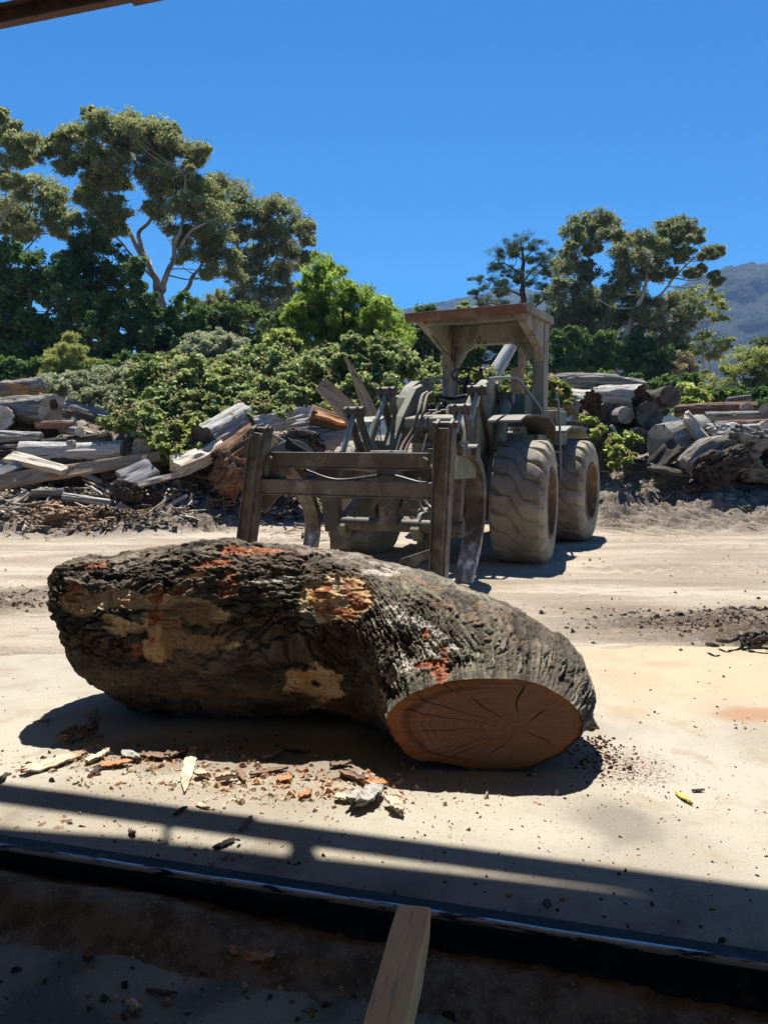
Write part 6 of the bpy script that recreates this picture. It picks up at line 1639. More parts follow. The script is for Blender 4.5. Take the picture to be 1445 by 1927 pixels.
# ------------------------------------------------------------------ vegetation
def leaves(C, n_per, spread, ln, wd, droop, seed, flat=.75, rnd_bias=None, up=0.0):
    """n_per leaves round each row of C (x, y, z, radius): flat diamond blades, 4 verts each."""
    r = np.random.default_rng(seed)
    n_each = np.maximum(1, (n_per * np.ones(len(C))).astype(int)) if np.isscalar(n_per) else n_per.astype(int)
    idx = np.repeat(np.arange(len(C)), n_each); N_ = len(idx)
    D = r.normal(size=(N_, 3)); D /= np.linalg.norm(D, axis=1, keepdims=True)
    rad = C[idx, 3] * spread * r.random(N_) ** .45
    P = C[idx, :3] + D * rad[:, None] * np.array([1, 1, flat])
    A = r.normal(size=(N_, 3)); A[:, 2] = A[:, 2] * .5 - droop + up; A /= np.linalg.norm(A, axis=1, keepdims=True)
    Bv = np.cross(A, r.normal(size=(N_, 3)) + np.array([0, 0, .2])); Bv /= np.maximum(np.linalg.norm(Bv, axis=1, keepdims=True), 1e-6)
    L = ln * r.uniform(.6, 1.3, N_)[:, None]; W_ = wd * r.uniform(.7, 1.3, N_)[:, None]
    nrm = np.cross(A, Bv)
    V = np.stack([P - A * L * .5, P + Bv * W_ * .5 - A * L * .08 + nrm * L * .05, P + A * L * .5, P - Bv * W_ * .5 - A * L * .08 + nrm * L * .05], 1)
    clump_tone = r.random(len(C))
    tone = np.clip(.62 * clump_tone[idx] + .38 * r.random(N_), 0, 1)
    return V.reshape(-1, 3), np.arange(4 * N_).reshape(-1, 4), tone

def subclumps(C, k, rfrac, seed, flat=.7):
    r = np.random.default_rng(seed); out = []
    for c in C:
        kk = max(3, int(k))
        D = r.normal(size=(kk, 3)); D /= np.linalg.norm(D, axis=1, keepdims=True)
        q = c[:3] + D * (c[3] * 1.15 * r.random(kk) ** .5)[:, None] * np.array([1, 1, flat])
        out.append(np.hstack([q, (c[3] * rfrac * 1.25 * r.uniform(.45, 1.4, kk))[:, None]]))
    return np.vstack(out)

def in_poly(px, py, poly):
    ins = False; j = len(poly) - 1
    for i in range(len(poly)):
        xi, yi = poly[i]; xj, yj = poly[j]
        if (yi > py) != (yj > py) and px < (xj - xi) * (py - yi) / (yj - yi) + xi: ins = not ins
        j = i
    return ins

def fill(poly, d, n, r0, r1, seed, slope=0.0, thick=1.0):
    """clump centres filling a crown outline; lower ones step forward by 'slope' metres."""
    r = np.random.default_rng(seed); out = []
    xs_ = [p[0] for p in poly]; ys_ = [p[1] for p in poly]; y0, y1 = min(ys_), max(ys_)
    tries = 0
    while len(out) < n and tries < 40000:
        tries += 1
        px, py = r.uniform(min(xs_), max(xs_)), r.uniform(y0, y1)
        if not in_poly(px, py, poly): continue
        rr = r.uniform(r0, r1)
        if any((px - o[0]) ** 2 + (py - o[1]) ** 2 < (.62 * min(rr, o[2])) ** 2 for o in out) and r.random() < .9: continue
        out.append((px, py, rr))
    C = []
    for px, py, rr in out:
        dd = d - slope * (py - y0) / max(1, y1 - y0) + r.normal() * thick * .5
        C.append([*at(px, py, dd), rr / FPX * dd])
    return np.array(C)

def listed(L, d, seed, thick=1.2):
    r = np.random.default_rng(seed); C = []
    L = list(L) + [(q[0] + r.normal() * q[2] * .9, q[1] + abs(r.normal()) * q[2] * .6, q[2] * r.uniform(.55, .85)) for q in L if q[2] > 6 for _ in range(1 if q[2] > 14 else 2)]
    for q in L:
        dd = d + r.normal() * thick
        C.append([*at(q[0], q[1], dd), q[2] / FPX * dd])
    return np.array(C)

def lmx(name, a, b, c, tr, gl, f=2.2): return leafmat(name, *[tuple(min(.5, f * v) for v in q) for q in (a, b, c)], min(.6, tr * 1.5), gl * .10)
LM = {
 'gum': lmx('gum_leaves', (.050, .070, .030), (.094, .116, .054), (.175, .18, .095), .30, .20),
 'gum_far': lmx('far_gum_leaves', (.046, .062, .032), (.082, .10, .052), (.15, .16, .088), .28, .18),
 'dark': lmx('dark_leaves', (.020, .040, .016), (.038, .072, .025), (.078, .12, .04), .25, .08),
 'mid': lmx('mid_leaves', (.022, .042, .016), (.042, .07, .024), (.08, .11, .04), .32, .10),
 'wattle': lmx('wattle_leaves', (.042, .078, .018), (.078, .130, .028), (.155, .205, .05), .50, .10),
 'pine': lmx('pine_needles', (.018, .034, .020), (.032, .054, .030), (.06, .08, .045), .15, .08),
 'bramble': lmx('bramble_leaves', (.032, .050, .020), (.082, .112, .044), (.195, .24, .115), .32, .20),
 'lush': lmx('lush_leaves', (.036, .062, .018), (.082, .122, .036), (.20, .24, .09), .45, .14),
 'grey': lmx('grey_green_leaves', (.070, .090, .058), (.125, .150, .10), (.22, .245, .175), .30, .14),
 'yellow': lmx('yellow_green_leaves', (.055, .075, .024), (.09, .115, .038), (.15, .165, .06), .40, .10),
 'cypress': lmx('cypress_sprays', (.09, .115, .04), (.15, .175, .06), (.24, .25, .10), .25, .08),
 'tan': lmx('dry_leaves', (.10, .075, .045), (.17, .13, .08), (.26, .21, .14), .25, .08),
}
M['gum_bark'] = pm('smooth_gum_bark', (.34, .30, .25), [((.20, .165, .13), (1.2, 1.2, .5), 1.4, .45, .62), ((.40, .36, .31), (1.5, 1.5, .5), 2.2, .55, .68)], .85, [((1, 1, 1), 9, .4, .05)])
M['white_bark'] = pm('white_gum_bark', (.44, .41, .36), [((.26, .22, .18), (1.2, 1.2, .5), 1.2, .48, .64)], .85, [((1, 1, 1), 9, .4, .05)])
M['dark_bark'] = pm('dark_rough_bark', (.075, .06, .048), [((.13, .11, .09), (1, 1, .4), 3, .5, .65)], .95, [((1, 1, 1), 9, .6, .05)])
M['cane'] = pm('bramble_cane', (.12, .085, .05), [((.20, .12, .08), (1, 1, 1), 4, .5, .65)], .85)

TREEN = [0]
def tree(name, label, cat, d, limbs, C, lm, bark, seed, k=6, rf=.5, n_leaf=70, ln=.24, wd=.06, droop=.55, flat=.75, base=None, group=None, twigs=True, subflat=.7, up=0.0):
    """limbs: lists of (px, py, radius m[, extra depth]); C: clump centres (world + radius). > trunk, crown"""
    r = np.random.default_rng(seed)
    b = MB(); nodes = []
    for Lb in limbs:
        P = np.array([at(q[0], q[1], d + (q[3] if len(q) > 3 else 0)) for q in Lb]); rr = np.array([q[2] for q in Lb], float)
        rr = rr * .78; st = max(8, 5 * len(P)); Q = spline(np.hstack([P, rr[:, None]]), st)
        Q[:, :3] += (np.stack([fbm(np.stack([np.arange(st) * .35, np.full(st, seed + 3.1 * a), np.zeros(st)], 1), 2, seed) for a in range(3)], 1) - .5) * np.minimum(.5, Q[:, 3:4] * 3)
        b.tube(Q[:, :3], np.maximum(Q[:, 3], .012), 8)
        nodes.append(Q)
    ND = np.vstack(nodes) if nodes else None
    if ND is not None and twigs:
        for c in C:
            dv = ND[:, :3] - c[:3]; dist = np.linalg.norm(dv, axis=1) + 1.2 * np.maximum(0, ND[:, 2] - c[2]) + .15 * np.abs(dv[:, 1])
            i = int(np.argmin(dist)); p0 = ND[i, :3]; L = np.linalg.norm(c[:3] - p0)
            if L < .15: continue
            r0 = min(ND[i, 3] * .6, .018 + .013 * L)
            mid = p0 * .5 + c[:3] * .5 + np.array([r.normal() * .1 * L, r.normal() * .1 * L, -.10 * L + .05 * L * r.normal()])
            b.tube([p0, mid, c[:3]], [r0, r0 * .7, r0 * .3], 5, 7, caps=False)
            for _ in range(3):
                q = c[:3] + r.normal(size=3) * c[3] * .6
                b.tube([mid * .3 + c[:3] * .7, (c[:3] + q) / 2 + r.normal(size=3) * .05, q], [r0 * .4, r0 * .3, r0 * .15], 4, 4, caps=False)
    bx = limbs[0][0] if limbs else None
    p0 = at(bx[0], bx[1], d) if bx else C[:, :3].mean(0)
    bz = gz(p0[0], min(p0[1], 300))
    e = empty(name, (p0[0], p0[1], bz), label, cat, group)
    if b.V:
        # run the first limb into the ground
        if p0[2] > bz: b.tube([(p0[0], p0[1], bz - .3), p0], [limbs[0][0][2] * 1.25, limbs[0][0][2]], 8, 4)
        obj('trunk', b.V, b.F, M[bark], e, smooth=True)
    S_ = subclumps(C, k, rf, seed + 1, subflat)
    V, F, tone = leaves(S_, n_leaf, 1.0, ln, wd, droop, seed + 2, flat, up=up)
    obj('crown', V, F, LM[lm], e, faceattr=tone)
    return e

# ---- left eucalypts
BIG = [(180,220,22),(200,235,20),(160,250,22),(135,245,20),(215,250,22),(240,235,22),(250,222,18),(262,240,20),(110,275,20),(90,270,14),(125,295,18),(165,275,24),(190,290,24),(300,240,24),(318,262,22),(290,265,22),(325,240,12),(300,290,22),(270,270,14),(235,290,18),(225,310,22),(185,320,22),(130,310,14),(370,280,20),(378,300,12),(355,310,10),(270,330,24),(300,320,22),(330,330,22),(345,350,24),(380,345,22),(310,360,24),(215,345,16),(170,370,20),(200,390,20),(185,405,20),(230,400,18),(295,385,22),(330,385,26),(365,390,26),(395,385,22),(410,420,26),(380,430,24),(345,440,22),(225,430,16),(350,480,16),(400,460,24),(420,480,20),(395,510,18),(430,510,22),(190,440,18),(205,225,14),(170,208,12),(120,250,14)]
tree('eucalyptus_tree', 'tallest spreading gum tree with pale forked limbs at left', 'tree', 46,
     [[(318,720,.42),(305,620,.36),(296,545,.32),(275,495,.22),(245,440,.16),(215,390,.12),(165,320,.08),(130,265,.04)], [(275,495,.2),(262,440,.15,.5),(290,400,.13,1),(298,350,.1,1),(282,290,.07,1),(255,240,.04,1)],
      [(296,545,.26),(318,510,.2,-.8),(330,450,.15,-1),(345,400,.1,-1),(350,330,.06,-1)], [(328,480,.13,-1),(365,430,.1,-1.5),(420,405,.05,-1.5)], [(330,620,.22,1),(345,555,.19,1),(365,515,.13,1),(390,480,.1,1),(440,440,.05,1)], [(288,525,.1),(240,470,.08,-1),(205,430,.05,-1)],
      [(296,350,.07,1),(330,290,.05,1),(372,282,.03,1)], [(215,390,.07),(190,330,.05),(185,250,.03)]],
     np.vstack([listed(BIG, 46, 1, 1.1), fill([(95,280),(170,212),(250,212),(325,250),(375,320),(420,380),(440,500),(400,520),(350,470),(310,425),(225,440),(150,380),(120,330)], 46.5, 46, 14, 22, 81)]), 'gum', 'gum_bark', 11, k=24, rf=.42, n_leaf=34, ln=.26, wd=.065)
GR = [(405,340,20),(425,350,22),(450,365,24),(470,385,24),(440,395,22),(415,385,18),(490,400,22),(510,385,18),(530,380,20),(545,400,22),(560,425,22),(572,450,16),(530,430,24),(500,440,22),(465,430,24),(440,440,20),(485,470,22),(515,470,22),(545,465,20),(575,485,14),(560,500,20),(585,480,8),(530,510,22),(470,490,22),(495,510,22),(460,520,22),(510,540,22),(545,545,18),(480,550,24),(450,555,20),(500,575,22),(470,590,24),(440,600,22),(530,570,18),(500,610,24),(410,560,20),(385,570,18)]
tree('eucalyptus_tree', 'rounded gum tree falling away to the right behind the tallest gum', 'tree', 52,
     [[(472,720,.34),(463,600,.28),(450,540,.22),(445,470,.16),(430,400,.1),(410,350,.05)], [(463,600,.16),(490,540,.12),(520,480,.08),(545,430,.04)], [(450,530,.1),(480,470,.07),(500,410,.04)]],
     listed(GR, 52, 2, 1.2), 'gum_far', 'gum_bark', 12, k=24, rf=.42, n_leaf=32, ln=.29, wd=.08)
GL = [(5,215,14),(10,240,20),(-10,260,24),(30,265,20),(50,275,16),(20,300,22),(0,330,22),(40,300,16),(55,262,10),(15,345,14),(-15,380,24),(-30,220,26),(-30,320,26)]
tree('eucalyptus_tree', 'gum tree cut off by the left edge of the picture', 'tree', 43,
     [[(-40,720,.3),(-30,560,.25),(-10,470,.18),(-20,380,.12),(0,300,.06)], [(-10,450,.1),(25,370,.07),(30,290,.03)]], listed(GL, 43, 3, 1), 'gum', 'gum_bark', 13, k=24, rf=.42, n_leaf=32, ln=.26, wd=.07)
GM = [(60,345,20),(90,350,22),(110,365,20),(35,365,22),(10,385,24),(75,380,24),(45,400,24),(110,395,20),(90,415,22),(20,420,22),(60,430,20),(-10,420,20),(35,440,14),(110,430,14),(150,362,10)]
tree('eucalyptus_tree', 'smaller gum tree between the edge gum and the tallest gum', 'tree', 50,
     [[(0,720,.25),(0,540,.2),(18,470,.15),(30,440,.1),(60,395,.05)], [(18,470,.1),(60,440,.07),(105,385,.04)], [(0,520,.1),(40,480,.07),(80,430,.04)]], listed(GM, 50, 4, 1), 'gum', 'dark_bark', 14, k=24, rf=.42, n_leaf=32, ln=.27, wd=.075)
# dark leafy trees below
tree('leafy_tree', 'dark dense leafy tree at the left edge under the gums', 'tree', 40, [[(60,720,.25),(58,620,.2),(55,540,.12),(50,490,.06)], [(58,620,.1),(110,560,.07)]],
     fill([(-40,480),(30,458),(75,462),(105,495),(150,520),(168,560),(165,640),(150,715),(-40,720)], 40, 58, 16, 26, 21), 'dark', 'dark_bark', 15, k=6, rf=.5, n_leaf=85, ln=.24, wd=.16, droop=.2)
tree('leafy_tree', 'dark leafy tree standing under the fork of the tallest gum', 'tree', 39, [[(265,720,.22),(262,620,.18),(258,540,.1),(255,505,.05)], [(262,620,.1),(330,590,.06)]],
     fill([(205,520),(240,512),(258,490),(280,530),(330,556),(385,590),(405,650),(380,705),(200,715),(178,610)], 39, 60, 14, 24, 22), 'dark', 'dark_bark', 16, k=6, rf=.5, n_leaf=85, ln=.22, wd=.15, droop=.2)
tree('leafy_tree', 'mid green tree with drooping foliage left of the dark leafy pair', 'tree', 43, [[(165,720,.2),(165,600,.16),(160,500,.1),(155,430,.05)], [(165,560,.08),(210,500,.05)]],
     fill([(105,440),(150,412),(195,438),(232,482),(222,560),(205,640),(150,640),(140,560),(112,500)], 43, 44, 14, 22, 23), 'mid', 'dark_bark', 17, k=6, rf=.5, n_leaf=70, ln=.28, wd=.08)
tree('leafy_tree', 'shadowy tree between the dark leafy tree and the bright wattle', 'tree', 41, [[(455,720,.2),(455,640,.15),(450,590,.08)]],
     fill([(365,585),(430,560),(480,595),(530,590),(560,640),(520,670),(400,695),(355,650)], 41, 46, 14, 22, 24), 'mid', 'dark_bark', 18, k=6, rf=.5, n_leaf=75, ln=.24, wd=.09)
# bright wattle
WA = fill([(552,570),(566,520),(598,488),(636,494),(658,530),(692,548),(716,572),(745,592),(768,640),(772,685),(700,695),(600,670),(540,630)], 27, 130, 12, 22, 31, 1.0, 1.2)
tree('wattle_tree', 'bright green wattle with hanging narrow leaves behind the brambles', 'tree', 27, [[(655,720,.14),(650,640,.11),(635,570,.06),(620,515,.03)], [(650,650,.08),(700,600,.04)], [(650,640,.07),(590,570,.03)]],
     WA, 'wattle', 'gum_bark', 19, k=6, rf=.5, n_leaf=75, ln=.22, wd=.038, droop=1.1)
# behind the loader
tree('leafy_tree', 'dark green rounded tree just left of the loader canopy', 'tree', 44, [[(796,740,.15),(796,640,.1),(798,590,.05)]],
     fill([(765,645),(772,595),(798,572),(820,588),(836,640),(836,715),(765,715)], 44, 34, 11, 17, 32), 'mid', 'dark_bark', 20, k=6, rf=.5, n_leaf=75, ln=.2, wd=.12, droop=.2)
tree('sapling', 'thin pale green treetop peeping over the canopy', 'tree', 60, [[(876,700,.1),(876,600,.06),(876,566,.03)]],
     fill([(858,600),(866,575),(877,562),(889,577),(895,605),(880,640),(862,640)], 60, 16, 7, 10, 33), 'lush', 'dark_bark', 21, k=5, rf=.5, n_leaf=55, ln=.25, wd=.12, droop=.2)
tree('leafy_tree', 'dark bushy tree seen through the open cab', 'tree', 40, [[(905,740,.15),(905,680,.1)]],
     fill([(836,660),(870,638),(930,632),(985,640),(1000,725),(836,730)], 40, 46, 11, 18, 34), 'mid', 'dark_bark', 22, k=6, rf=.5, n_leaf=75, ln=.2, wd=.12, droop=.2)
# pine
PN = [(q[0], q[1], q[2] * 1.35) for q in [(985,450,15),(960,455,13),(1010,460,13),(940,475,15),(1035,475,13),(965,480,12),(1005,485,13),(925,500,13),(950,510,13),(1030,500,13),(915,525,13),(940,535,11),(905,540,9),(970,528,9),(1000,530,11),(925,558,13),(950,570,11),(910,575,8),(980,572,13),(1010,560,13),(1030,540,13),(1000,600,12),(965,600,12),(1020,590,12),(995,510,12),(960,545,12),(1035,515,12),(1045,570,12)]]
tree('pine_tree', 'open crowned dark pine right of the loader canopy', 'tree', 62, [[(986,720,.4),(984,610,.33),(984,540,.26),(983,490,.17),(981,450,.07)], [(984,560,.12),(950,540,.08),(915,525,.04)], [(984,520,.1),(950,495,.07),(925,500,.03)], [(984,590,.12),(940,572,.08),(912,572,.04)], [(984,530,.1),(1010,500,.07),(1035,480,.03)], [(984,600,.12),(1015,570,.08),(1035,545,.04)], [(983,490,.08),(1008,465,.04)], [(983,490,.08),(955,462,.04)]],
     listed(PN, 62, 5, 1.5), 'pine', 'dark_bark', 23, k=7, rf=.42, n_leaf=60, ln=.34, wd=.035, droop=-.4, flat=.6, subflat=.5)
# right gums
RA_ = [(1070,435,16),(1085,420,16),(1105,412,18),(1130,410,18),(1150,420,16),(1160,440,14),(1140,440,14),(1120,430,14),(1090,445,14),(1075,460,12),(1105,465,12),(1065,480,14),(1060,500,18),(1085,500,20),(1060,530,20),(1090,530,20),(1110,510,18),(1045,555,20),(1080,560,22),(1110,550,20),(1060,590,22),(1095,590,22),(1130,570,22),(1040,610,20),(1075,620,20),(1110,620,20)]
tree('eucalyptus_tree', 'tall gum tree with a straight trunk right of the pine', 'tree', 58, [[(1131,740,.36),(1132,640,.32),(1128,590,.26),(1112,540,.18),(1106,500,.12),(1112,440,.05)], [(1128,590,.14),(1085,560,.09),(1060,520,.05)], [(1108,510,.09),(1085,470,.06),(1078,435,.03)], [(1110,460,.06),(1140,425,.03)]],
     np.vstack([listed(RA_, 58, 6, 1.2), fill([(1040,560),(1130,540),(1160,600),(1160,690),(1040,700),(1025,640)], 58, 24, 15, 22, 78)]), 'gum_far', 'white_bark', 24, k=24, rf=.42, n_leaf=32, ln=.30, wd=.085)
RB_ = [(1165,470,18),(1190,450,18),(1210,445,18),(1180,490,20),(1205,480,18),(1235,455,18),(1255,440,18),(1250,425,14),(1275,420,16),(1295,425,16),(1310,440,14),(1280,445,16),(1260,470,18),(1290,470,14),(1315,450,8),(1335,470,12),(1350,468,10),(1325,480,8),(1315,505,10),(1300,512,10),(1240,490,18),(1215,510,18),(1160,520,20),(1190,530,18),(1150,550,20),(1175,560,20),(1240,520,12),(1260,510,12),(1205,590,20),(1230,600,22),(1250,580,18),(1270,560,18),(1280,590,18),(1255,620,22),(1225,640,22),(1190,630,18),(1280,640,18),(1290,610,16),(1300,570,16),(1350,530,10),(1345,515,7)]
tree('eucalyptus_tree', 'wide gum tree with white leaning limbs farthest right of the tall trees', 'tree', 55, [[(1142,735,.32),(1165,665,.28),(1190,600,.24),(1210,560,.2),(1215,520,.15),(1225,480,.1),(1252,440,.05)], [(1190,600,.18),(1225,575,.14),(1255,540,.1),(1290,500,.08),(1320,475,.05),(1345,465,.03)], [(1210,560,.1),(1180,500,.08),(1170,460,.04)], [(1150,715,.2,-2),(1195,688,.16,-2),(1250,678,.1,-2),(1275,660,.05,-2)], [(1290,500,.06),(1315,505,.03)], [(1230,575,.08),(1232,620,.05)]],
     np.vstack([listed(RB_, 55, 7, 1.2), fill([(1150,540),(1220,560),(1290,600),(1300,660),(1270,700),(1170,700),(1140,620)], 56, 26, 15, 22, 77)]), 'gum_far', 'white_bark', 25, k=24, rf=.42, n_leaf=32, ln=.29, wd=.08)
tree('eucalyptus_tree', 'small yellow green gum behind the wide white limbed gum', 'tree', 72, [[(1322,700,.16),(1322,620,.12),(1325,570,.05)]], listed([(1310,545,14),(1330,552,14),(1350,568,12),(1320,575,14),(1340,590,10),(1300,590,12),(1355,596,7)], 72, 8, 1), 'yellow', 'white_bark', 26, k=6, rf=.48, n_leaf=46, ln=.34, wd=.10)
tree('eucalyptus_tree', 'low yellow green gum above the right hand thicket', 'tree', 70, [[(1335,720,.14),(1335,670,.1),(1338,640,.04)]], listed([(1330,632,16),(1352,645,14),(1370,640,10),(1320,655,16),(1300,652,14),(1345,668,12)], 70, 9, 1), 'yellow', 'white_bark', 27, k=6, rf=.48, n_leaf=46, ln=.34, wd=.10)
# understorey right
tree('thicket_tree', 'dark understorey tree behind the right log stack', 'tree', 50, [[(1085,745,.12),(1085,690,.08)]], fill([(1020,650),(1060,625),(1120,620),(1160,640),(1165,740),(1020,740)], 50, 50, 11, 18, 35), 'dark', 'dark_bark', 28, k=6, rf=.5, n_leaf=70, ln=.26, wd=.13)
tree('thicket_tree', 'dark understorey tree under the wide white limbed gum', 'tree', 51, [[(1225,745,.12),(1225,690,.08)]], fill([(1160,650),(1215,630),(1280,655),(1300,700),(1290,745),(1160,745)], 51, 48, 11, 18, 36), 'dark', 'dark_bark', 29, k=6, rf=.5, n_leaf=70, ln=.26, wd=.13)
tree('dead_shrub', 'brown dead shrub among the dark understorey at right', 'shrub', 48, [[(1288,735,.08),(1288,690,.04)]], fill([(1262,690),(1285,662),(1312,680),(1316,715),(1268,715)], 48, 16, 9, 13, 37), 'tan', 'dark_bark', 30, k=5, rf=.5, n_leaf=45, ln=.22, wd=.05)
tree('wattle_shrub', 'broad feathery olive shrub at the right edge', 'shrub', 36, [[(1400,760,.08),(1400,700,.05)]], fill([(1318,715),(1345,684),(1390,663),(1450,655),(1500,680),(1500,755),(1325,755)], 36, 60, 11, 18, 38, .8), 'yellow', 'dark_bark', 31, k=6, rf=.5, n_leaf=70, ln=.16, wd=.035, droop=.0)
tree('leafy_tree', 'green treetop at the right edge below the mountain', 'tree', 60, [[(1460,720,.1),(1455,650,.05)]], fill([(1415,652),(1440,632),(1490,636),(1490,680),(1415,676)], 60, 20, 9, 14, 39), 'mid', 'dark_bark', 32, k=5, rf=.5, n_leaf=60, ln=.24, wd=.1)
tree('hedge', 'dark hedge below the olive shrub at the right edge', 'shrub', 32, [[(1390,790,.05),(1390,760,.03)]], fill([(1325,742),(1380,730),(1500,722),(1500,785),(1325,785)], 32, 44, 10, 15, 40, .8), 'dark', 'dark_bark', 33, k=6, rf=.5, n_leaf=70, ln=.16, wd=.1)
tree('leafy_shrub', 'bright lime shrub rising behind the right log stack', 'shrub', 22, [[(1296,790,.03),(1296,740,.02)]], fill([(1268,748),(1284,722),(1298,712),(1314,735),(1326,752),(1318,778),(1266,778)], 22, 26, 8, 12, 41, .4), 'lush', 'cane', 34, k=5, rf=.55, n_leaf=36, ln=.15, wd=.085, droop=.1)
tree('leafy_shrub', 'dark glossy shrub right of the bright lime shrub', 'shrub', 26, [[(1335,790,.03),(1335,755,.02)]], fill([(1312,745),(1340,732),(1368,742),(1375,775),(1312,778)], 26, 26, 8, 12, 42, .4), 'mid', 'cane', 35, k=5, rf=.55, n_leaf=50, ln=.14, wd=.09, droop=.1)

# ---- brambles, weeds and young conifer on the left bank
def canes(C, n, seed, e, r_=.008):
    r = np.random.default_rng(seed); b = MB()
    for _ in range(n):
        c = C[r.integers(len(C))]; g_ = np.array([c[0] + r.normal() * .2, c[1] + .2, gz(c[0], c[1])])
        tip = c[:3] + r.normal(size=3) * c[3] * .9 + np.array([0, -.1, .15])
        b.tube([g_, (g_ + tip) / 2 + np.array([r.normal() * .15, r.normal() * .15, .3]), tip], [r_, r_ * .8, r_ * .4], 4, 8, caps=False)
    obj('canes', b.V, b.F, M['cane'], e, smooth=True)
def bush(name, label, cat, poly, d, n, r0, r1, lm, seed, k=11, rf=.46, n_leaf=30, ln=.1, wd=.075, droop=.1, slope=2.0, group=None, up=0.0, flat=.75):
    C = fill(poly, d, n, r0, r1, seed, slope, .5)
    c0 = C[:, :3].mean(0); px_mid = sum(p[0] for p in poly) / len(poly)
    e = empty(name, (c0[0], c0[1], gz(c0[0], c0[1])), label, cat, group)
    S_ = subclumps(C, k, rf, seed + 1, .7)
    V, F, tone = leaves(S_, n_leaf, 1.0, ln, wd, droop, seed + 2, flat, up=up)
    obj('foliage', V, F, LM[lm], e, faceattr=tone)
    canes(C, 26 if d > 17 and px_mid < 800 else 5, seed + 3, e)
    if cat == 'brambles':
        r = np.random.default_rng(seed + 9); C2 = C[r.random(len(C)) < .3] + np.array([0, -.05, .12, 0])
        V, F, tone = leaves(C2, 16, 1.15, ln * .8, wd * .6, .1, seed + 5, .8, up=.3)
        obj('dry_sprays', V, F, LM['tan'], e, faceattr=tone)
    return e
bush('young_conifer', 'small feathery yellow green conifer at the left', 'conifer', [(128,618),(142,645),(160,668),(188,690),(196,720),(165,730),(80,730),(84,690),(100,655),(116,640)], 25, 44, 9, 13, 'cypress', 51, ln=.20, wd=.022, up=.9, droop=0, n_leaf=60, slope=.6)
G_ = 'shrubs and brambles on the left bank'
bush('weed_bed', 'low grey green weeds spreading below the small conifer', 'weeds', [(60,720),(150,700),(250,690),(290,720),(270,790),(200,800),(90,768)], 21.5, 80, 11, 17, 'grey', 52, ln=.10, wd=.035, n_leaf=60, group=G_, up=.3)
bush('grey_shrub', 'pale grey green shrub above the middle of the brambles', 'shrub', [(345,650),(370,632),(410,628),(450,640),(478,668),(470,705),(400,715),(345,700)], 24, 60, 11, 17, 'grey', 53, ln=.11, wd=.035, n_leaf=65, group=G_, up=.3, slope=1)
bush('bramble_bush', 'bramble mound spilling over the logs at left centre', 'brambles', [(238,712),(300,676),(370,664),(405,700),(408,780),(395,830),(345,868),(285,840),(238,792)], 19, 120, 10, 17, 'bramble', 54, group=G_, n_leaf=27, slope=3.6)
bush('bramble_bush', 'bramble mound under the grey green shrub', 'brambles', [(378,700),(440,668),(520,650),(560,680),(575,750),(520,780),(470,775),(405,790)], 20, 110, 11, 17, 'bramble', 55, group=G_, n_leaf=27, slope=3.0)
bush('bramble_bush', 'largest pale leaved bramble mound left of the loader', 'brambles', [(545,700),(590,664),(650,645),(700,640),(745,655),(790,676),(828,700),(838,745),(780,770),(690,775),(600,778),(560,765)], 20.6, 150, 11, 18, 'bramble', 56, group=G_, n_leaf=28, slope=2.6)
bush('tall_weeds', 'bright green weeds in front of the wattle', 'weeds', [(495,672),(510,635),(535,622),(560,640),(575,670),(600,690),(590,720),(500,720)], 21.5, 56, 9, 14, 'lush', 57, group=G_, ln=.13, wd=.05, up=.2, slope=1)
bush('tall_weeds', 'leafy tall weeds rising over the top of the largest bramble', 'weeds', [(630,665),(650,628),(675,632),(700,650),(720,670),(700,695),(640,700)], 20, 40, 8, 12, 'bramble', 58, group=G_, ln=.11, wd=.05, up=.5, slope=.6)
bush('tall_weeds', 'deep green weeds left of the brambles under the dark trees', 'weeds', [(180,690),(240,668),(320,668),(360,690),(300,715),(190,720)], 23, 50, 10, 14, 'mid', 59, group=G_, ln=.12, wd=.06, slope=.8)
bush('bramble_bush', 'bramble trailing down between the logs in front of the left mound', 'brambles', [(300,800),(360,790),(400,810),(385,860),(330,880),(296,850)], 16.4, 46, 9, 13, 'lush', 60, group=G_, n_leaf=24, slope=1.0)
bush('bramble_bush', 'bramble sprays hanging over the dark log ends of the right stack', 'brambles', [(1085,770),(1110,785),(1150,815),(1190,805),(1212,822),(1190,862),(1150,880),(1138,850),(1100,800)], 16.9, 34, 6, 10, 'lush', 61, n_leaf=9, ln=.11, wd=.08, slope=.5, group='brambles by the right stack')
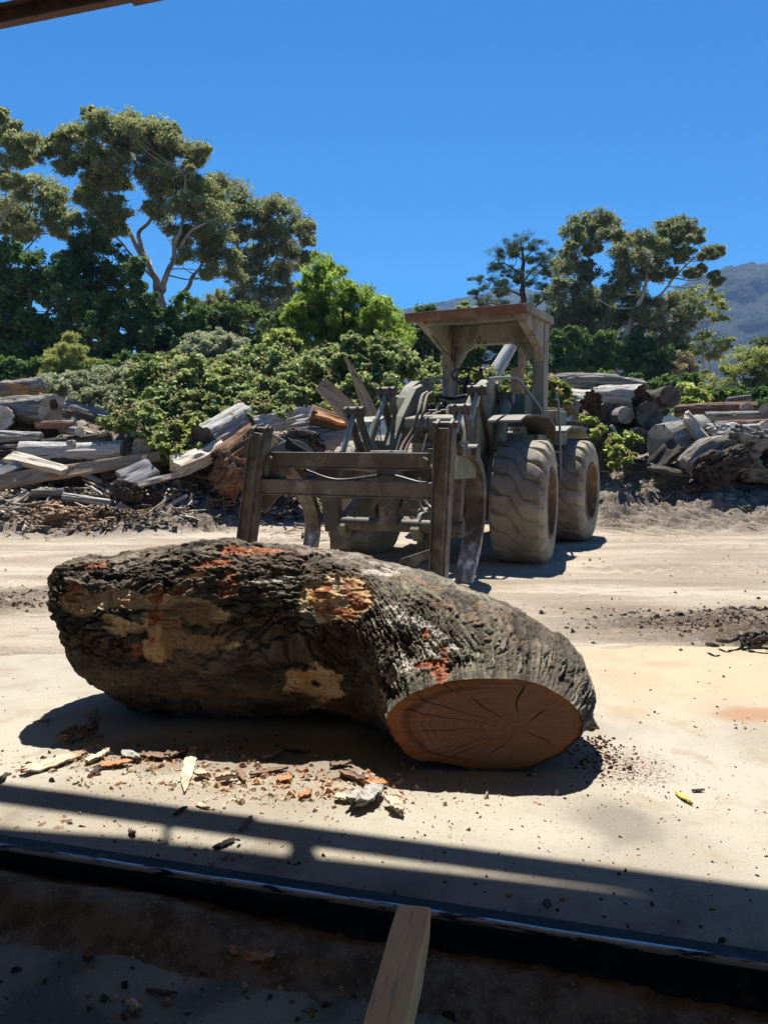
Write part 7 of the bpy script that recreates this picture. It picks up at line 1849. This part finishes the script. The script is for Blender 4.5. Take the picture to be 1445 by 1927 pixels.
bush('bramble_bush', 'yellow green leaves at the back left of the right stack', 'brambles', [(1018,720),(1048,712),(1068,735),(1075,765),(1040,770),(1020,752)], 17.7, 22, 7, 10, 'yellow', 62, n_leaf=14, ln=.10, wd=.08, slope=.4, group='brambles by the right stack')
bush('bramble_bush', 'yellow green leaves behind the loader seat', 'brambles', [(850,735),(862,700),(900,692),(935,700),(990,715),(990,745),(900,745)], 17.2, 36, 8, 12, 'yellow', 63, n_leaf=24, slope=.5, group='brambles by the right stack')
bush('bramble_bush', 'sparse bramble creeping over the upper left logs', 'brambles', [(190,770),(260,755),(330,790),(300,830),(230,815),(195,800)], 16.6, 40, 7, 11, 'bramble', 67, group=G_, n_leaf=14, slope=.8)
bush('bramble_bush', 'sparse bramble in front of the white split slabs', 'brambles', [(395,800),(430,770),(520,762),(560,775),(540,790),(440,800)], 16.9, 34, 6, 9, 'bramble', 68, group=G_, n_leaf=12, slope=.6)
# grassy verge far behind the bank so nothing bare shows between trunks
bush('undergrowth', 'dark undergrowth at the foot of the left trees', 'undergrowth', [(-60,690),(100,680),(400,690),(640,700),(760,690),(760,760),(-60,760)], 36, 130, 14, 22, 'dark', 64, n_leaf=60, ln=.2, wd=.12, slope=2)
tree('leafy_tree', 'far dark tree screening the gap between the gums at left', 'tree', 58, [[(150,740,.2),(150,640,.14),(150,560,.06)]], fill([(-40,520),(60,500),(130,530),(240,560),(300,600),(300,720),(-40,720)], 58, 70, 16, 24, 71), 'dark', 'dark_bark', 71, k=6, rf=.5, n_leaf=70, ln=.34, wd=.2, droop=.2)
tree('leafy_tree', 'far dark tree screening the gap under the rounded gum', 'tree', 60, [[(440,740,.2),(440,660,.14),(440,630,.06)]], fill([(300,600),(380,590),(470,640),(560,620),(600,660),(600,720),(300,720)], 60, 56, 16, 24, 72), 'dark', 'dark_bark', 72, k=6, rf=.5, n_leaf=70, ln=.34, wd=.2, droop=.2)
bush('undergrowth', 'dark undergrowth at the foot of the right trees', 'undergrowth', [(830,715),(1000,705),(1300,710),(1320,770),(830,770)], 38, 90, 12, 18, 'dark', 65, n_leaf=60, ln=.2, wd=.12, slope=2)
